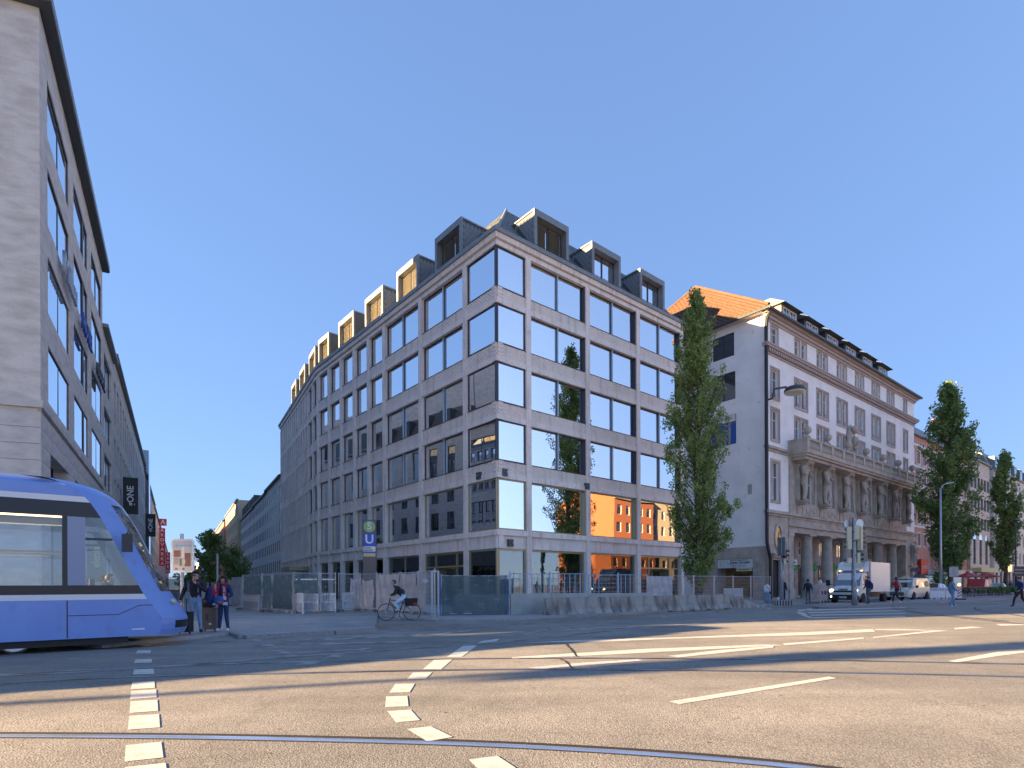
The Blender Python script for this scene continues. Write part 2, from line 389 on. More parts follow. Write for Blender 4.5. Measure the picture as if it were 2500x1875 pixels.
def shop(fr, a, b, z0, z1, seg, i, lo_c, hi_c):
    """ground floor glazing in champagne metal: header, glass, doors in two of the bays"""
    W = b - a; H = z1 - z0; y = 0.3 if not (lo_c or hi_c) else 0.16
    door = (seg == 'R' and i == 3) or (seg == 'L' and i == 6)
    aa, bb = (a + (0.16 if lo_c else 0), b - (0.16 if hi_c else 0))
    if seg == 'L2':
        window(main, fr @ T(aa, .45, z0), bb - aa, H, 'dark_frame', 'glass_low', 1, fw=.08, depth=.1, name='shop_window'); return
    if not door:
        window(main, fr @ T(aa, y, z0), bb - aa, H, 'gold_frame', 'glass_low', 2 if (seg == 'L' and W > 4.2) else 1, fw=.13, depth=.14, name='shop_window')
        return
    w1 = W * .25; w2 = W * .5; hd = 2.55
    mb = MB(); 
    for x0, x1 in ((0, .12), (w1, w1 + .12), (w1 + w2, w1 + w2 + .12), (W - .12, W)): mb.box(x0, x1, 0, .16, 0, H)
    mb.box(0.12, W - .12, .01, .15, H - .14, H).box(0.12, W - .12, .01, .15, hd, hd + .12)
    wd = obj('shop_window', mb.mesh('shop_window', 'gold_frame'), main, fr @ T(a, y, z0), label='champagne metal shopfront with an entrance in the middle')
    for (x0, x1, q0, q1) in ((.12, w1, 0.05, hd), (w1 + w2 + .12, W - .12, 0.05, hd), (.12, w1, hd + .12, H - .14), (w1 + .12, w1 + w2, hd + .12, H - .14), (w1 + w2 + .12, W - .12, hd + .12, H - .14)):
        obj('pane', MB().box(0, x1 - x0, 0, .02, 0, q1 - q0).mesh('pane', 'glass_low'), wd, fr @ T(a + x0, y + .06, z0 + q0))
    d = MB().box(0, .1, 0, .08, 0, hd).box(w2 / 2 - .1, w2 / 2, 0, .08, 0, hd).box(.1, w2 / 2 - .1, 0, .08, hd - .1, hd).box(.1, w2 / 2 - .1, 0, .08, 0, .14)
    d.mi(1).box(.1, w2 / 2 - .1, .03, .05, .14, hd - .1)
    d.mi(0).tube([(w2 / 2 - .18, -.05, .8), (w2 / 2 - .18, -.05, 1.4)], .015, 6)
    obj('door', d.mesh('door', ['gold_frame', 'glass_low']), main, fr @ T(a + w1 + .12, y + .75, z0))
    obj('door', d.mesh('door', ['gold_frame', 'glass_low']), main, fr @ T(a + w1 + w2, y + .75, z0) @ Matrix.Scale(-1, 4, (1, 0, 0)))
    obj('entrance_lining', MB().box(-.06, 0, 0, .8, 0, hd).box(w2 - .12, w2 - .06, 0, .8, 0, hd).box(-.06, w2 - .06, 0, .8, hd, hd + .05).mesh('entrance_lining', 'gold_frame'), main, fr @ T(a + w1 + .12, y + .16, z0))

bL = [-28.6, -25.8, -23.0, -20.2, -17.4, -14.61, -8.99, -3.38, 0.0]
bR = [0.0, 2.62, 8.15, 13.78, 19.55]
bL2 = [-23.2 + 1.408 * i for i in range(14)] + [-2.45, 0.0]
build_front(FRr, bR, lambda x: True, 'lo', 'R')
build_front(FRl, bL, lambda x: x > -15.5, 'hi', 'L')
build_front(FRl2, bL2, lambda x: False, None, 'L2')
# corner posts
for k, (z0, z1) in enumerate(ROWS):
    fm = 'dark_frame' if k < 4 else 'gold_frame'
    obj('corner_post', MB().box(-.05, .1, .1, .19, 0, z1 - z0).mesh('corner_post', fm), main, FRr @ T(.09, .05, z0))

def off_poly(o):
    """outline points of the street fronts moved inwards by o: left end, bend, corner, right end"""
    nL2 = Vector((-dL2.y, dL2.x, 0)) * -1; nL = Vector((-dL.y, dL.x, 0)) * -1; nR = Vector((-dR.y, dR.x, 0))
    def meet(p, d, q, e):
        den = d.x * e.y - d.y * e.x; t = ((q.x - p.x) * e.y - (q.y - p.y) * e.x) / den; return p + d * t
    a = LEND + nL2 * o; b = meet(LEND + nL2 * o, dL2, CO + nL * o, dL); c = meet(CO + nL * o, dL, CO + nR * o, dR); e = REND + nR * o
    return [a, b, c, e]
def band(name, o0, o1, z0, z1, mat, per=True, o0t=None):
    """a moulding running round the street fronts, one length per front; the faces mitre at the corners"""
    A, B = off_poly(o0), off_poly(o1); At = off_poly(o0t) if o0t is not None else A
    for i in range(3):
        L = (A[i + 1] - A[i]).length; n = max(1, round(L / 3.4)) if per else 1
        for q in range(n):
            e = 0.004 / L; t0, t1 = q / n + (e if q else 0), (q + 1) / n - (e if q < n - 1 else 0)
            P = lambda S, t: S[i].lerp(S[i + 1], t)
            pts = [P(A, t0), P(A, t1), P(B, t1), P(B, t0)]; ptt = [P(At, t0), P(At, t1), P(B, t1), P(B, t0)]
            mb = MB().hexa([(p.x, p.y, z0) for p in pts] + [(p.x, p.y, z1) for p in ptt])
            obj(name, mb.mesh(name, mat), main, I4)
band('cornice_block', 0.02, 0.5, 22.17, 22.46, 'stone')
band('cornice_block', -0.14, 0.5, 22.50, 22.78, 'stone', o0t=-0.2)
band('cornice_shadow_joint', 0.12, 0.5, 22.46, 22.50, 'stone', per=False)
band('gutter', -0.30, 0.6, 22.78, 23.05, 'zinc', per=False)

# body behind the fronts: floors and a dark core so that the rooms have depth
ring = off_poly(0.5); core = off_poly(5.0); 
for k, z in enumerate([0.0, 4.1, 8.35, 11.9, 15.45, 18.98, 22.5]):
    mb = MB()
    for i in range(3):
        a, b, c, d = ring[i], ring[i + 1], core[i + 1], core[i]
        mb.hexa([(p.x, p.y, z) for p in (a, b, c, d)] + [(p.x, p.y, z + .28) for p in (a, b, c, d)])
    obj('floor_slab', mb.mesh('floor_slab', 'room_floor' if k in (0,) else 'room'), main, I4)
mb = MB()
for i in range(3):
    a, b = core[i], core[i + 1]; mb.face([(a.x, a.y, 0), (b.x, b.y, 0), (b.x, b.y, 23), (a.x, a.y, 23)])
obj('inner_wall', mb.mesh('inner_wall', 'room'), main, I4)
MT['plaster_grey'] = M('grey_plaster', (0.42, 0.42, 0.41), 0.9, n=(1.5, (0.36, 0.36, 0.35), 0.4, 0.7))
back = off_poly(15.0); mb = MB()
for p, q in ((REND, back[3]), (back[0], LEND)): mb.face([(p.x, p.y, 0), (q.x, q.y, 0), (q.x, q.y, 23), (p.x, p.y, 23)])
for i in range(3):
    a, b = back[i], back[i + 1]; mb.face([(b.x, b.y, 0), (a.x, a.y, 0), (a.x, a.y, 23.0), (b.x, b.y, 23.0)])
obj('party_wall', mb.mesh('party_wall', 'plaster_grey'), main, I4)

# mansard roof: courses of slates laid in steps; the top is flat sheet metal
o_top, z_bot, z_top, NC = 4.6, 23.05, 28.4, 16
def roof_face(i):
    mb = MB()
    for c in range(NC):
        f0, f1 = c / NC, (c + 1) / NC
        A, B = off_poly(0.25 + (o_top - .25) * f0), off_poly(0.25 + (o_top - .25) * f1)
        z0, z1 = z_bot + (z_top - z_bot) * f0, z_bot + (z_top - z_bot) * f1
        L = (A[i + 1] - A[i]).length; n = max(1, int(L / .55)); sh = 0.5 * (c % 2)
        ts = sorted(set([0.0, 1.0] + [min(1, max(0, (q + sh) / n)) for q in range(n + 1)]))
        for t0, t1 in zip(ts[:-1], ts[1:]):
            g = .012 / L; lift = rnd.uniform(0.03, 0.05)
            nn = Vector((A[i + 1].y - A[i].y, -(A[i + 1].x - A[i].x), 0)).normalized()
            p = [A[i].lerp(A[i + 1], t0 + g), A[i].lerp(A[i + 1], t1 - g), B[i].lerp(B[i + 1], t1 - g), B[i].lerp(B[i + 1], t0 + g)]
            lo = [(q.x + nn.x * lift, q.y + nn.y * lift, z0) for q in p[:2]]
            mb.face([lo[0], lo[1], (p[2].x, p[2].y, z1), (p[3].x, p[3].y, z1)])
            mb.face([(p[0].x, p[0].y, z0 - .01), (p[1].x, p[1].y, z0 - .01), lo[1], lo[0]])
    A, B = off_poly(0.27), off_poly(o_top + .02)
    mb.mi(1).face([(A[i].x, A[i].y, z_bot - .02), (A[i + 1].x, A[i + 1].y, z_bot - .02), (B[i + 1].x, B[i + 1].y, z_top - .02), (B[i].x, B[i].y, z_top - .02)])
    return mb.mesh('roof_slates', ['slate', 'zinc_dark'])
for i in range(3):
    tag(obj('roof_slates', roof_face(i), main, I4), kind='stuff')
B = off_poly(o_top); bk = off_poly(11.0)
mb = MB()
for i in range(3):
    mb.face([(B[i].x, B[i].y, z_top), (B[i + 1].x, B[i + 1].y, z_top), (bk[i + 1].x, bk[i + 1].y, z_top), (bk[i].x, bk[i].y, z_top)])
    mb.face([(bk[i].x, bk[i].y, z_top), (bk[i + 1].x, bk[i + 1].y, z_top), (back[i + 1].x, back[i + 1].y, 23), (back[i].x, back[i].y, 23)])
for e in (0, 3): mb.face([((off_poly(.25)[e]).x, (off_poly(.25)[e]).y, 23.0), (B[e].x, B[e].y, z_top), (bk[e].x, bk[e].y, z_top), (back[e].x, back[e].y, 23)])
obj('flat_roof', mb.mesh('flat_roof', 'zinc'), main, I4)
A = off_poly(0.2)[2]; Bc = off_poly(o_top)[2]
obj('hip_capping', MB().tube([(A.x, A.y, 23.1), (Bc.x, Bc.y, 28.46)], .09, 8).mesh('hip_capping', 'zinc'), main, I4)

# dormers
DH = 2.62; SL = (o_top - .25) / (z_top - z_bot)
def slate_tile(s=.30):
    return cached('slate_tile', lambda: MB().hexa([(0, -s * .72, 0), (s * .52, 0, 0), (0, s * .72, 0), (-s * .52, 0, 0), (0, -s * .68, .022), (s * .49, 0, .022), (0, s * .68, .022), (-s * .49, 0, .022)]).mesh('slate', 'slate'))
def dormer(fr, x0, x1, slates='none', blind=True):
    """x0..x1 along the front; the cheek that the street sees carries diamond slates"""
    Wd = x1 - x0; F = fr @ T(x0, 0.0, z_bot); dep = 0.25 + DH * SL + .1
    y0 = .02
    mb = MB()
    prof = [(y0 + .1, 0), (dep, DH - .02), (y0 + .1, DH - .02)]
    for xx, flip in ((0.06, 0), (Wd - .06, 1)):
        pts = [(xx, a, b) for a, b in prof]; mb.face(pts if flip else pts[::-1])
    d = obj('dormer', mb.mesh('dormer', 'zinc_dark'), main, F)
    fb = .24
    fm = MB().box(0, fb, y0, y0 + .16, 0, DH).box(Wd - fb, Wd, y0, y0 + .16, 0, DH).box(.09, fb, y0 + .16, y0 + .75, 0, DH - .42).box(Wd - fb, Wd - .09, y0 + .16, y0 + .75, 0, DH - .42).box(fb, Wd - fb, y0, y0 + .75, DH - .42, DH).box(0, fb, y0 + .16, y0 + .75, DH - .1, DH).box(Wd - fb, Wd, y0 + .16, y0 + .75, DH - .1, DH).box(fb, Wd - fb, y0 + .2, y0 + .6, 0, .06)
    fm.box(0, Wd, y0 + .75, dep + .05, DH - .10, DH)
    obj('dormer_surround', fm.mesh('dormer_surround', 'zinc'), d, F)
    wi = Wd - 2 * fb; hi = DH - .42 - .06
    wf = MB().box(0, .06, 0, .08, 0, hi).box(wi - .06, wi, 0, .08, 0, hi).box(.06, wi - .06, 0, .08, 0, .06).box(.06, wi - .06, 0, .08, hi - .06, hi).box(wi / 2 - .05, wi / 2 + .05, -.02, .08, .06, hi - .06)
    wf.mi(1).box(.06, wi / 2 - .05, .03, .05, .06, hi - .06).box(wi / 2 + .05, wi - .06, .03, .05, .06, hi - .06)
    obj('dormer_window', wf.mesh('dormer_window', ['dark_frame', 'glass_sky']), d, F @ T(fb, .5, .06))
    if blind:
        mb = MB(); n = 26
        for sgn in (0, 1):
            xa, xb = (.08, wi / 2 - .06) if sgn == 0 else (wi / 2 + .06, wi - .08)
            for q in range(n):
                z = .06 + (hi - .14) * q / n; mb.hexa([(xa, 0, z), (xb, 0, z), (xb, .06, z + .045), (xa, .06, z + .045), (xa, 0, z + .012), (xb, 0, z + .012), (xb, .06, z + .057), (xa, .06, z + .057)])
        tag(obj('blind', mb.mesh('blind', 'blind'), d, F @ T(fb, .38, .06)), kind='stuff')
    if slates == 'none': return
    s = .30; xx = Wd - .06 if slates == 'hi' else .06
    for r in range(14):
        for c in range(12):
            cy = y0 + .30 + s * 1.04 * c + (s * .52 if r % 2 else 0); cz = .08 + s * .72 * r
            if cz + .21 > DH - .08 or cz < .12 or (cy < y0 + .9 and cz + .21 > DH - .02): continue
            zline = (cy + .1 - .25) / SL
            if cz - .10 < zline: continue
            R = Matrix(((0, 0, 1, xx), (1, 0, 0, cy), (0, 1, 0, cz), (0, 0, 0, 1))) if slates == 'hi' else Matrix(((0, 0, -1, xx), (-1, 0, 0, cy), (0, 1, 0, cz), (0, 0, 0, 1)))
            obj('slate', slate_tile(), d, F @ R)
MT['blind'] = M('louvre_blind', (0.26, 0.23, 0.17), 0.6, 0.2)
for k, s in enumerate((3.7, 9.2, 14.7, 20.2)): dormer(FRl, -s - 3.22, -s, 'hi' if k < 3 else 'none')
dormer(FRl, -28.3, -25.7, 'none')
for s in (0.95, 6.3, 11.65): dormer(FRl2, -s - 3.15, -s, 'none')
for k, s in enumerate((3.17, 8.63, 14.07)): dormer(FRr, s, s + 3.13, 'lo', blind=(k == 0))

# canopy and camera boxes on the stone
obj('entrance_canopy', MB().box(0, 5.2, 0, 2.0, 0, .42).mesh('entrance_canopy', 'gold_frame'), main, FRl2 @ T(-9.6, -2.0, 3.1))
for (x, z, f) in ((1.05, 4.05, FRr), (0.6, 8.35, FRr), (8.0, 8.3, FRr), (-1.9, 8.35, FRl)):
    d = obj('junction_box', MB().box(-.2, .2, -.05, .12, -.22, .22).mesh('junction_box', 'zinc_dark'), main, f @ T(x, .0, z))
    obj('bracket', MB().tube([(0.06, -.05, 0), (.06, -.18, 0)], .04, 6).mesh('bracket', 'steel'), d, f @ T(x, 0, z))
# snow guard rail over the gutter of the right front
mb = MB().tube([(2.9, -.12, 23.24), (19, -.12, 23.24)], .02, 5)
for q in range(22): mb.tube([(2.9 + q * .76, -.12, 23.0), (2.9 + q * .76, -.12, 23.27)], .025, 5)
obj('snow_guard', mb.mesh('snow_guard', 'zinc_dark'), main, FRr)

plr = off_poly(8.0); plb = off_poly(13.5)
mb = MB()
for i in (1, 2):
    a, b, c, d = plr[i], plr[i + 1], plb[i + 1], plb[i]
    mb.hexa([(p.x, p.y, 24) for p in (a, b, c, d)] + [(p.x, p.y, 31.2) for p in (a, b, c, d)])
obj('rooftop_shade_block', mb.mesh('rooftop_shade_block', 'zinc'), main, I4)  # unseen block added so its shadow covers the white building's side wall
# ================================================================= GROUND
def ground_mat(name, base, c2, scale, speck, rough=.85, patch=.12):
    m, t, b = new_mat(name); setin(b, 'Roughness', rough); L = t.links
    ge = t.nodes.new('ShaderNodeNewGeometry')
    def noise(s, d=4, ro=.5):
        n = t.nodes.new('ShaderNodeTexNoise'); n.inputs['Scale'].default_value = s; n.inputs['Detail'].default_value = d; n.inputs['Roughness'].default_value = ro; L.new(ge.outputs['Position'], n.inputs['Vector']); return n
    a = noise(.16, 6); f = noise(scale, 3, .6); s = noise(1.3, 6, .65)
    vo = t.nodes.new('ShaderNodeTexVoronoi'); vo.inputs['Scale'].default_value = scale * 1.1; L.new(ge.outputs['Position'], vo.inputs['Vector'])
    def mr(src, lo, hi, o0, o1):
        r = t.nodes.new('ShaderNodeMapRange'); r.inputs[1].default_value = lo; r.inputs[2].default_value = hi; r.inputs[3].default_value = o0; r.inputs[4].default_value = o1; L.new(src, r.inputs[0]); return r.outputs[0]
    mx = t.nodes.new('ShaderNodeMix'); mx.data_type = 'RGBA'; mx.inputs[6].default_value = (*base, 1); mx.inputs[7].default_value = (*c2, 1); L.new(mr(a.outputs[0], .42, .58, 0, 1), mx.inputs[0])
    mp = t.nodes.new('ShaderNodeMapping'); mp.inputs['Rotation'].default_value = (0, 0, -.55); mp.inputs['Scale'].default_value = (.05, .9, 1); L.new(ge.outputs['Position'], mp.inputs[0])
    st_ = t.nodes.new('ShaderNodeTexNoise'); st_.inputs['Scale'].default_value = 1.0; st_.inputs['Detail'].default_value = 4; L.new(mp.outputs[0], st_.inputs['Vector'])
    cr = t.nodes.new('ShaderNodeTexVoronoi'); cr.feature = 'DISTANCE_TO_EDGE'; cr.inputs['Scale'].default_value = .28; cr.inputs['Randomness'].default_value = 1
    wn = noise(.8, 6, .7); wm = t.nodes.new('ShaderNodeVectorMath'); wm.operation = 'MULTIPLY_ADD'; wm.inputs[1].default_value = (1.6, 1.6, 0); L.new(wn.outputs['Color'], wm.inputs[0]); L.new(ge.outputs['Position'], wm.inputs[2]); L.new(wm.outputs[0], cr.inputs['Vector'])
    h1 = t.nodes.new('ShaderNodeHueSaturation'); L.new(mx.outputs[2], h1.inputs['Color'])
    mul = t.nodes.new('ShaderNodeMath'); mul.operation = 'MULTIPLY'; L.new(mr(s.outputs[0], .3, .7, 1 - patch, 1 + patch), mul.inputs[0]); L.new(mr(vo.outputs['Color'], 0, 1, 1 - speck, 1 + speck), mul.inputs[1])
    m2_ = t.nodes.new('ShaderNodeMath'); m2_.operation = 'MULTIPLY'; L.new(mul.outputs[0], m2_.inputs[0]); L.new(mr(st_.outputs[0], .35, .65, .90, 1.10), m2_.inputs[1])
    m3_ = t.nodes.new('ShaderNodeMath'); m3_.operation = 'MULTIPLY'; L.new(m2_.outputs[0], m3_.inputs[0]); L.new(mr(cr.outputs['Distance'], .0, .010, .84, 1.0), m3_.inputs[1])
    L.new(m3_.outputs[0], h1.inputs['Value']); L.new(h1.outputs[0], b.inputs['Base Color'])
    bp = t.nodes.new('ShaderNodeBump'); bp.inputs['Strength'].default_value = .5; bp.inputs['Distance'].default_value = .006
    L.new(vo.outputs['Distance'], bp.inputs['Height']); L.new(bp.outputs[0], b.inputs['Normal'])
    return m
MT['asphalt'] = ground_mat('asphalt', (0.20, 0.192, 0.176), (0.265, 0.25, 0.225), 55, .42)
MT['pavement'] = ground_mat('pavement_asphalt', (0.26, 0.255, 0.25), (0.33, 0.325, 0.32), 40, .3)
MT['kerb'] = M('granite_kerb', (0.30, 0.29, 0.28), .8, n=(20, (0.2, 0.19, 0.18), .4, .65), coord='Object')
MT['paint'] = M('road_paint', (0.62, 0.60, 0.55), .7, n=(4, (0.45, 0.43, 0.39), .45, .75, 8), n2=(60, (0.36, 0.34, 0.31), .55, .75), coord='Object')
MT['paint_old'] = M('worn_road_paint', (0.36, 0.35, 0.33), .8, n=(2.5, (0.16, 0.155, 0.15), .42, .62, 9), coord='Object')
MT['orange_paint'] = M('orange_site_paint', (0.5, 0.22, 0.05), .8, n=(3, (0.14, 0.12, 0.1), .42, .62, 9), coord='Object')
MT['rail'] = M('polished_rail_steel', (0.95, 0.95, 0.97), .33, 1.0, n=(1.5, (0.78, 0.77, 0.76), .45, .7))  # pale tone raised to carry the bright highlight of the nearest rail
MT['rail_shaded'] = M('worn_shaded_rail_steel', (0.42, 0.41, 0.41), .42, 1.0, n=(1.2, (0.20, 0.17, 0.15), .45, .65))  # brown mottling; base also darkened to stand in for shade on these rails
MT['rail_groove'] = M('rail_groove_tar', (0.018, 0.016, 0.015), .8)
MT['sky_dummy'] = MT['asphalt']

g = MB().face([(-600, -300, 0), (600, -300, 0), (600, 900, 0), (-600, 900, 0)])
obj('road', g.mesh('road', 'asphalt'), kind='structure')
# pavement on the far side: corner in front of the fences, and along both streets
def sheet(name, pts, z, mat, kind='structure', thick=None):
    if thick:
        mb = MB().prism([(p[0], p[1]) for p in pts], -0.05, z)
    else: mb = MB().face([(p[0], p[1], z) for p in pts])
    return obj(name, mb.mesh(name, mat), kind=kind)
kl = [G(572, 1543, .1), G(597, 1551, .1), G(812, 1540, .1), G(915, 1532, .1)]
pv = [Vector((-60, 150, 0)), Vector((-120, 150, 0)), Vector((-30.5, 25.5, 0)), Vector((-16.8, 17.0, 0)), G(250, 1573, .1), G(352, 1562, .1)] + kl + [G(922, 1503, .1), G(1062, 1512, .1), G(1245, 1511, .1), Vector((22, 41.8, 0)), Vector((60, 72, 0)), Vector((66, 80, 0)), Vector((24, 58, 0)), REND + Vector((-1, 3, 0)), CO + Vector((0, 2, 0)), BEND + Vector((2, 0, 0)), Vector((-59, 140, 0))]
def poly_top(name, pts, z, mat):
    bm = bmesh.new(); vs = [bm.verts.new((p.x, p.y, z)) for p in pts]; f = bm.faces.new(vs); f.normal_update()
    if f.normal.z < 0: f.normal_flip()
    r = bmesh.ops.extrude_face_region(bm, geom=[f]); up = [e for e in r['geom'] if isinstance(e, bmesh.types.BMVert)]
    for v in vs: v.co.z = -0.05
    bmesh.ops.triangulate(bm, faces=[q for q in bm.faces if len(q.verts) > 4]); bmesh.ops.recalc_face_normals(bm, faces=bm.faces)
    me = bpy.data.meshes.new(name); bm.to_mesh(me); bm.free(); me.materials.append(MT[mat]); return me
obj('pavement', poly_top('pavement', pv, 0.095, 'pavement'), kind='structure')
# kerb stones, one by one
kp = kl; kerb = thing('kerb', 'granite kerb at the pavement corner beside the waiting woman', 'kerb', T(kl[0].x, kl[0].y, 0))
for a, b in zip(kp[:-1], kp[1:]):
    L = (b - a).length; n = max(1, round(L / 1.05)); an = math.atan2(b.y - a.y, b.x - a.x)
    for q in range(n):
        l = L / n; p = a.lerp(b, q / n)
        obj('kerb_stone', cached(('ks', round(l, 2)), lambda: MB().hexa([(0.005, -.16, -.05), (l - .005, -.16, -.05), (l - .005, 0.02, -.05), (.005, .02, -.05), (.005, -.14, .106), (l - .005, -.14, .106), (l - .005, .02, .108), (.005, .02, .108)]).mesh('kerb_stone', 'kerb')), kerb, FR(p.x, p.y, an))

# rails: pale steel head with a dark groove beside it
def smooth_path(P, n=8):
    out = []
    P = [Vector(p) for p in P]; Q = [P[0] * 2 - P[1]] + P + [P[-1] * 2 - P[-2]]
    for i in range(1, len(Q) - 2):
        for k in range(n):
            t = k / n; a, b, c, d = Q[i - 1], Q[i], Q[i + 1], Q[i + 2]
            out.append(0.5 * ((2 * b) + (c - a) * t + (2 * a - 5 * b + 4 * c - d) * t * t + (3 * b - a - 3 * c + d) * t ** 3))
    return out + [P[-1]]
def strip(mb, path, o0, o1, z):
    prev = None
    for i, p in enumerate(path):
        d = (path[min(i + 1, len(path) - 1)] - path[max(i - 1, 0)]); d.z = 0; d.normalize(); n = Vector((-d.y, d.x, 0))
        cur = ((p + n * o0).to_tuple()[:2], (p + n * o1).to_tuple()[:2])
        if prev: mb.face([(*prev[0], z), (*cur[0], z), (*cur[1], z), (*prev[1], z)])
        prev = cur
RAILS = [
 [G(-500, 1800), G(0, 1797), G(600, 1803), G(1250, 1822), G(1900, 1868), G(2500, 1960)],
 [G(-700, 1720), G(0, 1670), G(339, 1653), G(678, 1645), G(1250, 1635), G(1815, 1639), G(2500, 1653), G(3300, 1680)],
 [G(-700, 1695), G(0, 1648), G(339, 1631), G(678, 1618), G(1250, 1608), G(1815, 1610), G(2500, 1622), G(3300, 1643)],
 [G(-300, 1665), G(0, 1650.5), G(226, 1640), G(599, 1613), G(1062, 1580), G(1250, 1566), G(1590, 1532), G(1928, 1513), G(2300, 1500)],
]
tr0 = Vector((-7.84, 13.8, 0)); td = Vector((.783, .622, 0)); tn = Vector((-.622, .783, 0))
for off in (0.35, 1.785):
    RAILS.append([tr0 + tn * off - td * 40, tr0 + tn * off, tr0 + tn * off + td * 25, tr0 + tn * off + td * 60, tr0 + tn * off + td * 120])
for dy in (0, 1.5):     # the switch curves on the right
    a = [G(2500, 1524), G(2330, 1507), G(2250, 1497), G(2195, 1488), G(2205, 1481), G(2290, 1476)]
    RAILS.append([p + Vector((dy * .5, dy, 0)) for p in a])
RAILS.append([G(2560, 1515), G(2470, 1500), G(2400, 1491), G(2385, 1484), G(2420, 1479), G(2500, 1474)])
for i, P in enumerate(RAILS):
    path = smooth_path([Vector((p[0], p[1], 0)) for p in P], 12)
    k_ = 1.35 if i == 0 else 1.0; mb = MB(); prevp = None
    for q, p in enumerate(path):
        d = (path[min(q + 1, len(path) - 1)] - path[max(q - 1, 0)]); d.normalize(); nn = Vector((-d.y, d.x, 0)) * k_
        cur = [p + nn * o + Vector((0, 0, zz)) for o, zz in ((-.036, .002), (-.024, .011), (-.008, .015), (.012, .015), (.026, .011), (.034, .002))]
        if prevp: [mb.face([prevp[j], cur[j], cur[j + 1], prevp[j + 1]]) for j in range(5)]
        prevp = cur
    mb.mi(1); strip(mb, path, .034 * k_, .10 * k_, .0042); strip(mb, path, -.06 * k_, -.036 * k_, .0042)
    lab = ['polished tram rail curving across the bottom of the road', 'tram rail nearest the camera of the middle track', 'farther rail of the middle track, nearly parallel to it', 'tram rail running off from the sunlit left edge to the far right'][i] if i < 4 else ['front rail of the track the blue tram runs on', 'back rail of the track the blue tram runs on', 'left loop of the curved switch rails beside the traffic island', 'inner loop of the curved switch rails beside the traffic island', 'curved rail at the right edge near the walking man in black trousers'][i - 4]
    obj('tram_rail', mb.mesh('tram_rail', ['rail' if i == 0 else 'rail_shaded', 'rail_groove']), label=lab, cat='rail', group='tram rails set in the road', kind='thing')

# painted markings
def quads(name, qs, mat, z, ox=0, oy=1450, sc=1.77, label=None, cat='road marking', group=None):
    n = 0
    for q in qs:
        pts = [G(ox + p[0] / sc, oy + p[1] / sc, z) for p in q]
        c = sum(pts, Vector()) / len(pts)
        mb = MB(); loc = [(p.x - c.x, p.y - c.y, 0) for p in pts]
        ar = sum(loc[i][0] * loc[(i + 1) % len(loc)][1] - loc[(i + 1) % len(loc)][0] * loc[i][1] for i in range(len(loc)))
        mb.face(loc if ar > 0 else loc[::-1])
        obj(name, mb.mesh(name, mat), None, T(c.x, c.y, z), label=label[n] if isinstance(label, list) else label, cat=cat, group=group, kind='thing'); n += 1
# left row of squares
Q1 = [[(595, 243), (653, 243), (650, 256), (586, 257)], [(586, 282), (657, 281), (655, 296), (579, 298)], [(578, 326), (663, 323), (668, 345), (575, 348)],
      [(572, 381), (668, 377), (669, 406), (566, 411)], [(567, 419), (675, 413), (677, 446), (562, 455)], [(564, 464), (680, 457), (683, 505), (560, 514)],
      [(558, 527), (687, 519), (691, 576), (553, 586)], [(544, 653), (697, 639), (706, 706), (538, 724)], [(540, 748), (716, 730), (722, 775), (536, 795)]]
ordn = ['farthest', 'second farthest', 'third farthest', 'fourth farthest', 'fifth farthest', 'sixth farthest', 'seventh farthest', 'eighth farthest', 'nearest']
quads('road_marking', Q1, 'paint', .0045, label=['white paint square, %s of the straight row at left' % o for o in ordn], group='straight row of white squares')
Q2 = [[(2085, 203), (2160, 193), (2145, 205), (2060, 214)], [(2000, 224), (2062, 222), (1995, 272), (1932, 272)], [(1875, 285), (1955, 283), (1905, 326), (1828, 325)], [(1785, 340), (1868, 338), (1840, 366), (1758, 368)],
      [(1708, 389), (1793, 387), (1770, 424), (1683, 426)], [(1668, 443), (1760, 440), (1765, 485), (1665, 488)], [(1672, 506), (1775, 500), (1815, 545), (1712, 555)],
      [(1758, 583), (1862, 572), (1957, 618), (1845, 636)], [(2025, 715), (2150, 700), (2230, 752), (2080, 768)]]
quads('road_marking', Q2, 'paint', .0049, label=['white paint block, %s of the curved row in the centre' % o for o in ordn], group='curved row of white blocks')
Q3 = [[(1068, 197), (1115, 194), (1140, 208), (1095, 212)], [(1112, 218), (1165, 214), (1205, 232), (1150, 237)], [(1168, 246), (1222, 243), (1300, 268), (1238, 273)], [(1262, 297), (1385, 292), (1345, 306), (1312, 320)],
      [(1385, 282), (1440, 262), (1490, 260), (1440, 283)], [(1480, 252), (1540, 240), (1600, 232), (1550, 250)]]
quads('road_marking', Q3, 'paint_old', .0052, label=['worn white block, %s of the bent row by the kerb' % o for o in ('first', 'second', 'third', 'lowest at the point', 'fifth', 'last')], group='bent row of worn blocks')
